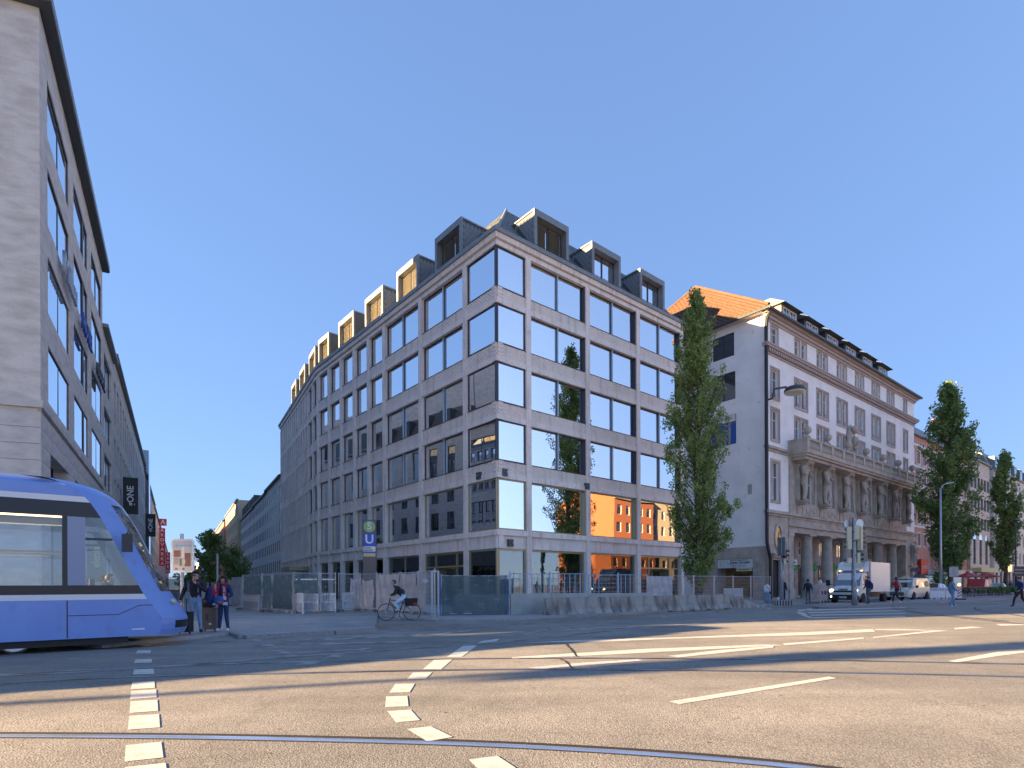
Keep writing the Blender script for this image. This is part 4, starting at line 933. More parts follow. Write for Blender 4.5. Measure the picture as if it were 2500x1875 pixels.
# stone storey between the ledges: frieze with rings under the figures
mould('ledge', 0, LW, [(.18, 7.35, 7.55), (.35, 7.55, 7.8)], 'sand')
obj('stone_facing', MB().box(4.05, 33.6, -.12, -.02, 7.8, 13.0).mesh('stone_facing', 'sand'), wb, WW) if False else None
mb = MB(); wall_open(mb, 4.05, 33.6, 7.8, 13.0, [(8.9, 12.1, [(m - .1, m + 1.65) for m in mid])], -.16, .2)
mb.face([(4.05, 0, 7.8), (4.05, -.16, 7.8), (4.05, -.16, 13), (4.05, 0, 13)]); mb.face([(33.6, -.16, 7.8), (33.6, 0, 7.8), (33.6, 0, 13), (33.6, -.16, 13)])
obj('stone_facing', mb.mesh('stone_facing', 'sand'), wb, WW)
ring = cached('ring', lambda: MB().lathe([(.17, 0), (.27, 0), (.27, .07), (.17, .07)], 14).mesh('relief_ring', 'sand'))
for i in range(6):
    for k in range(2):
        obj('relief_ring', ring, wb, WW @ T(mid[i] + .05 + 1.4 * k, -.17, 8.28) @ RX90)
    obj('relief_panel', cached('rp', lambda: MB().box(0, 3.4, 0, .06, 0, .85).mesh('relief_panel', 'sand')), wb, WW @ T(mid[i] - .95, -.2, 7.86))
    obj('relief_block', cached('rb', lambda: MB().box(0, .7, 0, .1, 0, .95).mesh('relief_block', 'sand')), wb, WW @ T(mid[i] - 2.0, -.26, 7.84))
# balcony
by0, by1, bx0, bx1 = -1.75, 0.0, 3.9, 33.9
mb = MB().box(bx0, bx1, by0, by1, 12.95, 13.15).box(bx0 + .12, bx1 - .12, by0 + .12, by1, 12.75, 12.95).box(bx0 + .3, bx1 - .3, by0 + .35, by1, 12.5, 12.75)
balc = obj('balcony', mb.mesh('balcony', 'sand'), wb, WW)
obj('handrail', MB().box(bx0, bx1, by0 + .02, by0 + .3, 14.12, 14.3).box(bx0, bx0 + .28, by0 + .3, 0, 14.12, 14.3).mesh('handrail', 'sand'), balc, WW)
obj('balustrade_base', MB().box(bx0 + .02, bx1 - .02, by0 + .03, by0 + .28, 13.15, 13.32).box(bx0 + .02, bx0 + .27, by0 + .28, 0, 13.15, 13.32).mesh('balustrade_base', 'sand'), balc, WW)
bal = cached('baluster', lambda: MB().lathe([(.06, 0), (.045, .1), (.10, .3), (.09, .4), (.04, .62), (.06, .8)], 7).mesh('baluster', 'sand'))
posts = [bx0 + .25 + (bx1 - bx0 - .5) * i / 12 for i in range(13)]
for i, x in enumerate(posts):
    obj('pedestal', cached('ped', lambda: MB().box(-.24, .24, -.18, .18, 0, .84).mesh('pedestal', 'sand')), balc, WW @ T(x, by0 + .2, 13.3))
    if i < 12:
        for q in range(8): obj('baluster', bal, balc, WW @ T(x + .35 + (posts[1] - posts[0] - .7) * q / 7, by0 + .16, 13.32))
obj('end_panel', MB().box(bx0 + .04, bx0 + .14, by0 + .3, 0, 13.32, 14.12).mesh('end_panel', 'sand'), balc, WW)
ballm = cached('finial', lambda: MB().lathe([(.26, 0), (.26, .08), (.12, .16), (.10, .26), (.2, .34)], 12).ball((0, 0, .66), .36, .36, .36, 12, 8).mesh('ball_finial', 'sand', True))
fx = [4.3] + [6.1 + 4.5 * i + 2.3 for i in range(6)] + [33.3]
for x in fx: obj('ball_finial', ballm, balc, WW @ T(x, by0 + .2, 14.3))
# giant figures
FX_ = [5.5 + 4.5 * i for i in range(7)]
def figure_mesh(seed):
    r = random.Random(seed); bm = bmesh.new(); 
    P = {'pelvis': (0, 0, 1.85, .34), 'waist': (.06, 0, 2.2, .27), 'chest': (0, -.06, 2.75, .40), 'neck': (-.02, -.1, 3.1, .16), 'head': (-.04, -.16, 3.38, .26), 'crown': (-.02, -.1, 3.68, .22),
         'hipl': (-.2, 0, 1.6, .27), 'kneel': (-.26, -.22, .95, .2), 'footl': (-.2, -.02, .1, .15), 'toel': (-.22, -.3, .05, .11),
         'hipr': (.2, 0, 1.6, .27), 'kneer': (.25, -.02, .95, .19), 'footr': (.24, .05, .1, .15), 'toer': (.28, -.25, .05, .11),
         'shl': (-.45, -.05, 2.95, .2), 'ell': (-.62, -.25, 2.35, .16), 'hal': (-.25, -.48, 2.2, .12), 'shr': (.45, -.05, 2.95, .2), 'elr': (.68, -.2, 2.45, .16), 'har': (.62, -.45, 1.95, .12)}
    E = [('pelvis', 'waist'), ('waist', 'chest'), ('chest', 'neck'), ('neck', 'head'), ('head', 'crown'), ('pelvis', 'hipl'), ('hipl', 'kneel'), ('kneel', 'footl'), ('footl', 'toel'), ('pelvis', 'hipr'), ('hipr', 'kneer'), ('kneer', 'footr'), ('footr', 'toer'),
         ('chest', 'shl'), ('shl', 'ell'), ('ell', 'hal'), ('chest', 'shr'), ('shr', 'elr'), ('elr', 'har')]
    if seed % 2: P['hal'] = (-.5, -.5, 1.75, .12); P['har'] = (.2, -.5, 2.3, .12); P['kneer'] = (.3, -.22, .95, .2); P['kneel'] = (-.24, 0, .95, .2)
    return skin_mesh(P, E, 'pelvis', 'stone_figure', ['sand'])
def skin_mesh(P, E, root, name, mats, region=None, sub=1):
    names = list(P); idx = {n: i for i, n in enumerate(names)}
    me = bpy.data.meshes.new('tmp'); me.from_pydata([P[n][:3] for n in names], [(idx[a], idx[b]) for a, b in E], [])
    o = bpy.data.objects.new('tmp', me); COL.objects.link(o)
    m = o.modifiers.new('s', 'SKIN'); m.use_smooth_shade = True
    sk = me.skin_vertices[0].data if me.skin_vertices else None
    if sk is None:
        bm = bmesh.new(); bm.from_mesh(me); bm.verts.layers.skin.verify(); bm.to_mesh(me); bm.free(); sk = me.skin_vertices[0].data
    for n in names:
        r = P[n][3]; sk[idx[n]].radius = (r, r) if len(P[n]) < 5 else (r, P[n][4]); sk[idx[n]].use_root = (n == root)
    s = o.modifiers.new('d', 'SUBSURF'); s.levels = sub
    dg = bpy.context.evaluated_depsgraph_get(); dg.update(); out = bpy.data.meshes.new_from_object(o.evaluated_get(dg))
    bpy.data.objects.remove(o); out.name = name; out.materials.clear()
    for q in mats: out.materials.append(MT[q] if isinstance(q, str) else q)
    if region:
        for p in out.polygons: p.material_index = region(p.center)
    return out
figs = [cached(('fig', k), lambda: figure_mesh(k)) for k in range(2)]
for i, x in enumerate(FX_):
    st = obj('stone_figure', figs[i % 2], wb, WW @ T(x, -.72, 9.0), label='stone giant %s of the seven under the balcony' % ['nearest the downpipe, first', 'second', 'third', 'fourth', 'fifth', 'sixth', 'farthest, seventh'][i])
    obj('staff', cached('staff', lambda: MB().tube([(.62, -.45, 0), (.62, -.45, 3.4)], .05, 6).ball((.62, -.45, 3.4), .18, .15, .22, 8, 5).mesh('staff', 'sand')), st, WW @ T(x, -.72, 9.0))
    mb = cached('bracket_b', lambda: MB().box(-.5, .5, -.45, .55, -.14, 0).box(-.38, .38, -.3, .55, -.32, -.14).box(-.55, -.3, .1, .5, 0, 3.3).box(.3, .55, .1, .5, 0, 3.3).box(-.5, .5, -.3, .5, 3.42, 3.62).mesh('console', 'sand'))
    obj('console', mb, wb, WW @ T(x, -.62, 8.98))
    obj('console_capital', cached('cc', lambda: MB().prism([(.6, -.6), (.6, .0), (-.75, .0), (-.6, -.22), (-.1, -.6)], -.42, .42, 'x').mesh('console_capital', 'sand')), wb, WW @ T(x, -.62, 12.5 + .06))
# coat of arms
co_ = MB().lathe([(.01, -.1), (1.0, -.1), (1.1, .05), (.95, .2), (.6, .32), (.01, .36)], 18)
cm = co_.mesh('coat_of_arms', 'sand', True)
ca = obj('coat_of_arms', cm, wb, WW @ T(17.3, -.1, 16.3) @ RX90 @ Matrix.Diagonal((.85, 1.55, 1, 1)))
obj('crest', MB().ball((0, -.45, .0), .55, .3, .4, 10, 6).ball((-.3, -.5, -1.2), .2, .2, .5, 8, 5).ball((.3, -.5, -1.2), .2, .2, .5, 8, 5).ball((0, -.5, -1.9), .25, .2, .25, 8, 5).mesh('crest', 'sand', True), ca, WW @ T(17.3, -.1, 17.4))
# arcade: recessed wall, columns, entablature
mb = MB(); wall_open(mb, 0, 3.9, 0, 7.35, [(0.25, 3.55, [(1.0, 2.9)])], -.05, .6)
mb.face([(0, 0, 0), (0, -.05, 0), (0, -.05, 7.35), (0, 0, 7.35)])
mb.face([(3.9, -.05, 0), (3.9, 2.4, 0), (3.9, 2.4, 7.35), (3.9, -.05, 7.35)])
obj('stone_base', mb.mesh('stone_base', 'sand'), wb, WW); mb = MB()
wall_open(mb, 33.6, LW, 0, 7.35, [(0.25, 3.3, [(35.0, 36.2)])], -.05, .6)
mb.face([(33.6, 2.4, 0), (33.6, -.05, 0), (33.6, -.05, 7.35), (33.6, 2.4, 7.35)]); mb.face([(LW, -.05, 0), (LW, DW, 0), (LW, DW, 7.35), (LW, -.05, 7.35)])
obj('stone_base', mb.mesh('stone_base', 'sand'), wb, WW)
mb = MB(); wall_open(mb, 3.9, 33.6, 0, 6.1, [(.3, 3.0, R5), (4.35, 5.75, R5)], 1.9, .35)
obj('arcade_wall', mb.mesh('arcade_wall', 'sand'), wb, WW)
obj('entablature', MB().box(3.9, 33.6, -.12, 1.95, 6.1, 7.35).box(3.8, 33.7, -.3, -.1, 6.62, 6.75).mesh('entablature', 'sand'), wb, WW)
for k, (p, q) in enumerate(R5):
    window(wb, WW @ T(p, 2.1, 4.35), q - p, 1.4, 'white', 'glass_dark', 4, [.5], fw=.05, pane_obj=False)
    window(wb, WW @ T(p, 2.1, .3), q - p, 2.7, 'dark_frame', 'glass_dark', 2, [.78], fw=.07, pane_obj=False, name='shop_window')
    obj('shop_ledge', cached('shl', lambda: MB().box(-.3, 2.45, -.35, 0, 0, .14).mesh('shop_ledge', 'sand')), wb, WW @ T(p, 1.9, 3.2))
col = cached('column', lambda: MB().lathe([(.62, 0), (.62, .12), (.56, .22), (.53, .4), (.53, 2.0), (.50, 4.2), (.46, 5.6), (.5, 5.68), (.47, 5.76), (.58, 5.86), (.62, 5.95)], 20).box(-.66, .66, -.66, .66, 5.95, 6.1).mesh('column', 'sand', False))
for b in bay[1:]: obj('column', col, wb, WW @ T(b, .55, .02))
obj('pilaster', MB().box(3.9, 4.75, -.1, .6, .0, 6.0).box(3.8, 4.85, -.16, .7, 5.75, 6.08).box(3.85, 4.9, -.2, .7, .02, 1.0).mesh('pilaster', 'sand'), wb, WW)
# door with oval window, small cornice
d = window(wb, WW @ T(1.0, .4, .25), 1.9, 3.3, 'dark_frame', 'glass_dark', 2, fw=.1, pane_obj=False, name='door')
ov = MB()
for q in range(24):
    t0, t1 = 2 * PI * q / 24, 2 * PI * (q + 1) / 24
    for (r0, r1) in ((.66, .84),):
        P = [(1.95 + r0 * math.cos(t0) * .8, r0 * math.sin(t0) * 1.45), (1.95 + r1 * math.cos(t0) * .8, r1 * math.sin(t0) * 1.4), (1.95 + r1 * math.cos(t1) * .8, r1 * math.sin(t1) * 1.4), (1.95 + r0 * math.cos(t1) * .8, r0 * math.sin(t1) * 1.45)]
        ov.hexa([(p[0], -.06, 5.55 + p[1]) for p in P] + [(p[0], -.14, 5.55 + p[1]) for p in P])
ow = obj('oval_window', ov.mesh('oval_window', 'sand'), wb, WW)
obj('pane', MB().prism([(5.55 + .66 * math.sin(2 * PI * q / 24) * 1.45, 1.95 + .66 * math.cos(2 * PI * q / 24) * .8) for q in range(24)], -.05, -.08, 'y').mesh('pane', 'glass_dark'), ow, WW)
obj('door_cornice', MB().box(.5, 3.4, -.5, 0, 3.95, 4.1).box(.62, 3.28, -.35, 0, 3.75, 3.95).mesh('door_cornice', 'sand'), wb, WW)
obj('door_cornice', MB().box(34.6, 36.6, -.45, 0, 3.55, 3.7).mesh('door_cornice', 'sand'), wb, WW)
st = obj('stone_figure', figs[1], wb, WW @ T(35.6, -.4, 3.75) @ Matrix.Scale(.8, 4), label='lone stone figure above the far door')
# downpipe at the near corner
obj('downpipe', MB().tube([(-.35, -.55, 24.4), (-.3, -.3, 23.9), (-.25, -.22, 23.2), (-.25, -.22, 5.0), (-.1, -.3, 4.2), (.15, -.3, 3.6), (.15, -.3, 0)], .15, 8).mesh('downpipe', 'black'), wb, WW)
# side wall towards the corner building
aS = aW + PI / 2
WS = FR(PWc.x, PWc.y, aS + PI)         # placeholder, replaced below
sdir = Vector((-.622, .783, 0)); SP = PWc + sdir * DW; WS = FR(SP.x, SP.y, math.atan2(-sdir.y, -sdir.x))   # local x from the back to the near corner
side_rows = [(0.3, 3.7, [(DW - 4.6, DW - 1.15)]), (14.0, 16.7, [(DW - 5.2, DW - 2.7)]), (18.0, 20.5, [(DW - 5.1, DW - 2.75)]), (21.9, 24.0, [(DW - 5.0, DW - 2.85)])]
mb = MB(); wall_open(mb, 0, DW, 4.7, HW, side_rows[1:], 0, .2); mb.face([(0, 0, 4.7), (0, 0, 0), (0, 0, 0), (0, 0, 4.7)]) if False else None
obj('side_wall', mb.mesh('side_wall', 'white_render'), wb, WS)
mb = MB(); wall_open(mb, 0, DW, 0, 4.7, side_rows[:1], -.08, 1.6)
mb.face([(0, -.08, 4.7), (DW, -.08, 4.7), (DW, 0, 4.7), (0, 0, 4.7)])
obj('side_base', mb.mesh('side_base', 'sand'), wb, WS)
for (z0, z1, R) in side_rows[1:]:
    p, q = R[0]; wd = window(wb, WS @ T(p, .1, z0), q - p, z1 - z0, 'dark_frame', 'glass_dark', 2, [.68], fw=.07, pane_obj=False)
    if z0 == 14.0:
        obj('window_banner', MB().box(.06, 1.2, 0, .02, .08, 1.9).box(1.3, 2.4, 0, .02, .08, 1.9).mesh('window_banner', 'sign_blue'), wd, WS @ T(p, .07, z0))
        obj('window_banner', MB().box(.06, 2.4, 0, .02, 2.05, 2.75).mesh('window_banner', 'white'), wd, WS @ T(p, .07, z0))
        text('lettering', 'LEIHHAUS', .42, 'yellow_ink', wd, WS @ T(p + .65, .06, z0 + 1.0), .01, rot=PI / 2, bold=True)
        text('lettering', 'PFANDKREDITE', .27, 'yellow_ink', wd, WS @ T(p + 1.85, .06, z0 + 1.0), .01, rot=PI / 2, bold=True)
        text('lettering', 'Pfandkredit', .26, 'black', wd, WS @ T(p + 1.45, .06, z0 + 2.4), .01)
        text('lettering', 'O', .4, 'red_ink', wd, WS @ T(p + .4, .06, z0 + 2.4), .01, bold=True)
sx = DW - 4.6
obj('shop_recess', MB().box(0, 3.4, 1.5, 1.6, 0, 3.2).box(.05, 2.4, 1.0, 1.5, 0, .9).mesh('shop_recess', 'wood'), wb, WS @ T(sx, -.08, .3))
text('lettering', 'ZAHNTECHNIK', .22, 'black', wb, WS @ T(sx + 1.6, 1.38, 2.3), .01)
ZS = .45; sg = obj('shop_sign', MB().box(0, 3.38, 0, .1, 0, .78).mesh('shop_sign', 'white'), wb, WS @ T(sx + .03, -.02, 2.9))
text('lettering', 'Praxis für Zahnheilkunde', .17, 'black', sg, WS @ T(sx + 2.1, -.03, 3.58), .01)
text('lettering', 'Adnan Darwish', .30, 'black', sg, WS @ T(sx + 2.2, -.03, 3.37), .01, bold=True)
text('lettering', 'Implantate  Prothetik  Ästhetik', .12, 'sign_blue', sg, WS @ T(sx + 2.1, -.03, 3.14), .01)
text('lettering', 'Zahnersatz  Kronen  Brücken', .11, 'sign_blue', sg, WS @ T(sx + 2.1, -.03, 3.0), .01)
obj('tooth_drawing', MB().tube([(.4, -.02, .7), (.5, -.02, .25), (.62, -.02, .5), (.75, -.02, .25), (.85, -.02, .7), (.62, -.02, .78), (.4, -.02, .7)], .015, 5).tube([(1.1, -.02, .75), (1.15, -.02, .4), (1.25, -.02, .55), (1.4, -.02, .35), (1.45, -.02, .75)], .015, 5).mesh('tooth_drawing', 'sand'), sg, WS @ T(sx - .1, -.02, 2.8))
MT['cream_sign'] = M('cream_sign', (0.62, 0.60, 0.36), .6)
s2 = obj('shop_sign', MB().box(0, 1.45, 0, .06, 0, .3).mesh('shop_sign', 'cream_sign'), wb, WS @ T(sx + 1.9, -.06, 2.6)); text('lettering', 'Hausmeister', .2, 'black', s2, WS @ T(sx + 2.6, -.065, 2.75), .01)
obj('vent_plate', MB().box(0, .35, 0, .05, 0, .85).mesh('vent_plate', 'plaster_grey'), wb, WS @ T(DW - 1.6, -.05, 9.3))
# roof: tiled, hipped towards us
ap = PWc + dW * 4.0 + sdir * 9.4; ap2 = PWc + dW * (LW - 4) + sdir * 9.4
e = .75; c0 = PWc - dW * e - sdir * e; c1 = PWc + dW * (LW + .6) - sdir * e; c2 = PWc + dW * (LW + .6) + sdir * (DW + .3); c3 = PWc - dW * e + sdir * (DW + .3)
def tile_slope(name, a, b, c, d, nr, nc, mat):
    """a,b eaves; d,c top (above a,b). Rows of pan tiles as raised waves"""
    mb = MB()
    nn = (b - a).cross(d - a); nn.normalize()
    if nn.z < 0: nn = -nn
    for r in range(nr):
        f0, f1 = r / nr, (r + 1) / nr
        A0, B0, A1, B1 = a.lerp(d, f0), b.lerp(c, f0), a.lerp(d, f1), b.lerp(c, f1)
        n = max(1, int(nc * (B0 - A0).length / (b - a).length))
        for q in range(n):
            p0, p1 = A0.lerp(B0, q / n), A0.lerp(B0, (q + 1) / n); q0, q1 = A1.lerp(B1, q / n), A1.lerp(B1, (q + 1) / n)
            m0, m1 = p0.lerp(p1, .5) + nn * .10, q0.lerp(q1, .5) + nn * .06
            p0, p1 = p0 + nn * .04, p1 + nn * .04
            mb.face([p0, m0, m1, q0]); mb.face([m0, p1, q1, m1])
            mb.face([p0 - nn * .04, p1 - nn * .04, p1, m0, p0])
    return mb.mesh(name, mat)
Z = lambda p, z: Vector((p.x, p.y, z))
ez, az = 24.75, 31.9
tag(obj('roof_tiles', tile_slope('roof_tiles', Z(c3, ez), Z(c0, ez), Z(ap, az), Z(ap + Vector((-.3, .3, 0)), az), 34, 44, 'tile'), wb, I4), kind='stuff')
obj('roof', MB().face([Z(c0, ez), Z(c1, ez), Z(ap2, az), Z(ap, az)]).face([Z(c1, ez), Z(c2, ez), Z(ap2, az)]).face([Z(c2, ez), Z(c3, ez), Z(ap, az), Z(ap2, az)]).mesh('roof', 'tile'), wb, I4)
obj('hip_tiles', MB().tube([Z(c0, ez + .1), Z(ap, az + .12)], .13, 7).tube([Z(ap, az + .12), Z(ap2, az + .12)], .13, 7).tube([Z(c3, ez + .1), Z(ap, az + .12)], .13, 7).mesh('hip_tiles', 'tile'), wb, I4)
obj('eaves_soffit', MB().prism([(c0.x, c0.y), (c1.x, c1.y), (c2.x, c2.y), (c3.x, c3.y)], 24.6, 24.74).mesh('eaves_soffit', 'trim'), wb, I4)
for k in range(6):
    F = WW @ T(3.2 + 4.5 * k, .2, 24.85)
    dm = obj('dormer', MB().prism([(0, 0), (4.5, 0.0), (4.5, 1.55), (0, 1.55)], .0, 3.0, 'x').mesh('dormer', 'zinc_dark' if k else 'cream_and_lit_cheek'), wb, F)  # sunlight on the first dormer's cheek put into its cream colour
    obj('dormer_roof', MB().prism([(-.5, 1.55), (4.6, 1.55), (4.6, 2.3), (.8, 2.3)], -.3, 3.3, 'x').mesh('dormer_roof', 'zinc_dark'), dm, F)
    for q in range(2): window(dm, F @ T(.35 + 1.25 * q, -.06, .25), 1.05, 1.15, 'white', 'glass_dark', 2, [.5], fw=.07, pane_obj=False, depth=.07)

# shop signs under the arcade
for (x, txt, wdt) in ((bay[0] + 1.15, 'Apotheke', 2.1),):
    sg = obj('shop_sign', MB().box(0, wdt, 0, .1, 0, .5).mesh('shop_sign', 'green_sign'), wb, WW @ T(x, .9, 2.75))
    obj('shop_sign', MB().box(0, wdt, 0, .1, .5, 1.0).mesh('shop_sign', 'white'), wb, WW @ T(x, .9, 2.75))
    text('lettering', 'Die Linde', .36, 'black', wb, WW @ T(x + wdt / 2, .88, 3.5), .01); text('lettering', 'Apotheke', .28, 'white', wb, WW @ T(x + wdt / 2, .88, 3.0), .01)
cross = cached('cross', lambda: MB().box(-.14, .14, 0, .08, -.42, .42).box(-.42, -.14, 0, .08, -.14, .14).box(.14, .42, 0, .08, -.14, .14).mesh('pharmacy_cross', 'green_sign'))
for k in (1, 2):
    obj('pharmacy_cross', cross, wb, WW @ T(bay[k] + 2.7, .9, 3.1)); text('lettering', 'Reformhaus', .24, 'white', wb, WW @ T(bay[k] + 1.7, .95, 3.1), .01)
# wall lamp arm
F = WW @ T(.2, 0, 17.2)
lm = thing('wall_lamp', 'round street lamp on an arm fixed to the white building', 'lamp', F)
obj('arm', MB().tube([(0, 0, 0), (0, -.5, .0), (.1, -.6, .8), (1.0, -1.2, 1.0)], .09, 7).mesh('arm', 'zinc_dark'), lm, F)
obj('lamp_head', MB().lathe([(.25, .42), (.75, .34), (.85, .14), (.85, .0)], 16, (1.7, -1.6, .65)).mesh('lamp_head', 'zinc_dark', True), lm, F)
MT['lamp_glass'] = M('frosted_lamp_glass', (0.6, 0.55, 0.42), .4)
obj('lamp_glass', MB().lathe([(.82, 0), (.8, -.14), (.55, -.24), (.1, -.26)], 16, (1.7, -1.6, .65)).mesh('lamp_glass', 'lamp_glass', True), lm, F)

# recessed link between the corner building and the white one
lk = REND + Vector((-dR.y, dR.x, 0)) * 2.2; Wk = FR(lk.x, lk.y, aR)
link = thing('link_building', 'narrow recessed brown roofed building between the corner building and the white one', 'building', Wk)
mb = MB(); wall_open(mb, 0, 6.4, 0, 21, [(.3, 2.8, [(1, 3)]), (6, 8, [(1, 3.4)]), (10, 12, [(1, 3.4)]), (14, 16, [(1, 3.4)]), (17.6, 19.4, [(1, 3.4)])], 0, .3)
obj('wall', mb.mesh('wall', 'pale_grey'), link, Wk)
for z0, z1 in ((.3, 2.8), (6, 8), (10, 12), (14, 16), (17.6, 19.4)): window(link, Wk @ T(1, .2, z0), 2.4 if z0 > 1 else 2, z1 - z0, 'white', 'glass_dark', 2, pane_obj=False)
mb = MB().face([(0, 0, 21), (6.4, 0, 21), (6.4, 6, 27), (0, 6, 27)]).face([(0, 0, 21), (0, 6, 27), (0, 12, 21)])
obj('roof', mb.mesh('roof', 'roof_dark'), link, Wk)
obj('roof_light', MB().hexa([(.6, .9, 21.95), (2.6, .9, 21.95), (2.6, 4.4, 25.45), (.6, 4.4, 25.45), (.6, .75, 22.1), (2.6, .75, 22.1), (2.6, 4.25, 25.6), (.6, 4.25, 25.6)]).mesh('roof_light', 'glass_sky'), link, Wk)

# ---- beyond: pink hotel, ribbon block, long pale block
MT['pink'] = M('pink_render', (0.58, 0.32, 0.25), .9, n=(1, (0.52, 0.28, 0.22), .4, .7))
def at_s(s, back=0): p = PWc + dW * s + sdir * back; return FR(p.x, p.y, aW)
lvp = [(6.4, 8.0), (9.3, 10.9), (11.9, 13.5), (14.5, 16.1), (17.1, 18.7)]
pk = plain_building('pink_hotel', 'pink rendered hotel with white window bands beyond the white building', at_s(37.2, .6), 25.5, 16, 20.6, 'pink', grid_rows(25.5, 11, 1.15, lvp) + [(.3, 3.0, [(1, 24)])], roof=('mansard', 2.5, 'zinc'), frame='white', surround=(.16, .03, 'white', .14))
F = WM[pk.name]
for z in (8.75, 11.35, 13.95, 16.55, 19.3): obj('white_band', cached('wband', lambda: MB().box(0, 25.5, -.05, 0, 0, .28).mesh('white_band', 'white')), pk, F @ T(0, 0, z))
MT['lamp_yellow'] = M('golden_bay_glass', (0.55, 0.36, 0.08), .25)
arcp = [(-1.6, 3.4)] + [(-1.6, 6.2)] + [(-1.6 * math.cos(a), 6.2 + 1.4 * math.sin(a)) for a in (.4, .8, 1.2, 1.5)] + [(0, 7.6), (0, 3.4)]
bayw = obj('glass_bay', MB().prism(arcp[::-1], 8.5, 15.5, 'x').mesh('glass_bay', 'glass_sky'), pk, F)
mb = MB()
for q in range(8): mb.box(8.5 + q, 8.56 + q, -1.68, -1.6, 3.4, 6.2)
for z in (3.4, 4.3, 5.2, 6.2): mb.box(8.5, 15.5, -1.7, -1.62, z, z + .07)
obj('bay_frame', mb.mesh('bay_frame', 'black'), bayw, F)
sgn = obj('canopy', MB().box(7, 20, -1.9, 0, 2.6, 3.3).mesh('canopy', 'white'), pk, F); text('lettering', 'HOTEL', .6, 'black', sgn, F @ T(12, -1.92, 2.95), .02, bold=True)
text('lettering', 'HOTEL', .7, 'black', sgn, F @ T(17.5, -1.92, 2.95), .02, bold=True)
obj('red_panel', MB().box(2.6, 5.2, -.5, -.1, 2.7, 4.6).mesh('red_panel', 'red_sign'), pk, F); text('lettering', 'noodles', .6, 'white', pk, F @ T(3.9, -.52, 3.6), .02)
# hanging plants along one storey of the hotel
MT['leaf'] = M('leaf_green', (0.05, 0.11, 0.022), .6, n=(9, (0.09, 0.17, 0.03), .4, .65)); 
def leaf_mat(name, c1, c2, trans=.25):
    m, t, b = new_mat(name); setin(b, 'Roughness', .5); L = t.links
    ge = t.nodes.new('ShaderNodeNewGeometry'); n = t.nodes.new('ShaderNodeTexNoise'); n.inputs['Scale'].default_value = 1.1; n.inputs['Detail'].default_value = 3; L.new(ge.outputs['Position'], n.inputs['Vector'])
    oi = t.nodes.new('ShaderNodeTexWhiteNoise'); oi.noise_dimensions = '3D'
    sn = t.nodes.new('ShaderNodeVectorMath'); sn.operation = 'SNAP'; sn.inputs[1].default_value = (.25, .25, .25); L.new(ge.outputs['Position'], sn.inputs[0]); L.new(sn.outputs[0], oi.inputs[0])
    ad = t.nodes.new('ShaderNodeMath'); ad.operation = 'MULTIPLY_ADD'; L.new(oi.outputs[0], ad.inputs[0]); ad.inputs[1].default_value = .5; L.new(n.outputs[0], ad.inputs[2])
    mr = t.nodes.new('ShaderNodeMapRange'); mr.inputs[1].default_value = .45; mr.inputs[2].default_value = 1.1; L.new(ad.outputs[0], mr.inputs[0])
    mx = t.nodes.new('ShaderNodeMix'); mx.data_type = 'RGBA'; mx.inputs[6].default_value = (*c1, 1); mx.inputs[7].default_value = (*c2, 1); L.new(mr.outputs[0], mx.inputs[0]); L.new(mx.outputs[2], b.inputs['Base Color'])
    tr = t.nodes.new('ShaderNodeBsdfTranslucent'); L.new(mx.outputs[2], tr.inputs[0]); ms = t.nodes.new('ShaderNodeMixShader'); ms.inputs[0].default_value = trans
    L.new(b.outputs[0], ms.inputs[1]); L.new(tr.outputs[0], ms.inputs[2]); L.new(ms.outputs[0], t.nodes['Material Output'].inputs[0]); return m
MT['leaves'] = leaf_mat('poplar_leaves', (0.12, 0.20, 0.06), (0.42, 0.52, 0.16), .4)
def leaf_cloud(name, centres, n, size, mat, seed=1, droop=0.0):
    """many small leaf faces round the given (x,y,z,rx,ry,rz) clumps"""
    R = np.random.default_rng(seed); C = np.array(centres, float); k = R.integers(0, len(C), n) if len(C) < n else np.arange(n) % len(C)
    c = C[k]; d = R.normal(size=(n, 3)); d /= np.linalg.norm(d, axis=1)[:, None]; d *= (R.random(n) ** .45)[:, None]
    p = c[:, :3] + d * c[:, 3:6]
    a = R.normal(size=(n, 3)); a /= np.linalg.norm(a, axis=1)[:, None]; b = R.normal(size=(n, 3)); b -= (a * b).sum(1)[:, None] * a; b /= np.linalg.norm(b, axis=1)[:, None]
    s = size * (.6 + .8 * R.random(n))[:, None]; a = a * s; b = b * s * .75
    V = np.stack([p - a, p - b * .9 + a * .1, p + a, p + b * .9 + a * .1], 1).reshape(-1, 3)
    me = bpy.data.meshes.new(name); me.vertices.add(4 * n); me.vertices.foreach_set('co', V.ravel()); me.loops.add(4 * n); me.loops.foreach_set('vertex_index', np.arange(4 * n, dtype=np.int32))
    me.polygons.add(n); me.polygons.foreach_set('loop_start', np.arange(0, 4 * n, 4, dtype=np.int32)); me.polygons.foreach_set('loop_total', np.full(n, 4, dtype=np.int32))
    me.materials.append(MT[mat]); me.update(); me.validate(); return me
pl = obj('hanging_plants', leaf_cloud('hanging_plants', [(x, -.3, 11.4 + .1 * math.sin(x * 3), .5, .35, .5) for x in np.arange(.5, 13, .5)], 1800, .16, 'leaves', 3), pk, F)
rb = plain_building('ribbon_window_building', 'pale block with rows of grey windows over three arches beyond the pink hotel', at_s(62.8, .2), 11.5, 16, 20.8, 'lime', grid_rows(11.5, 6, 1.5, [(10.0, 11.9), (13.2, 15.1), (16.4, 18.3)]) + [(4.5, 8.4, [(1.2, 3.0), (4.8, 6.6), (8.4, 10.2)])] + [(.3, 3.2, [(.8, 3.6), (4.4, 7.2), (8, 10.8)])], roof=('mansard', 2.8, 'zinc'), frame='dark_frame')
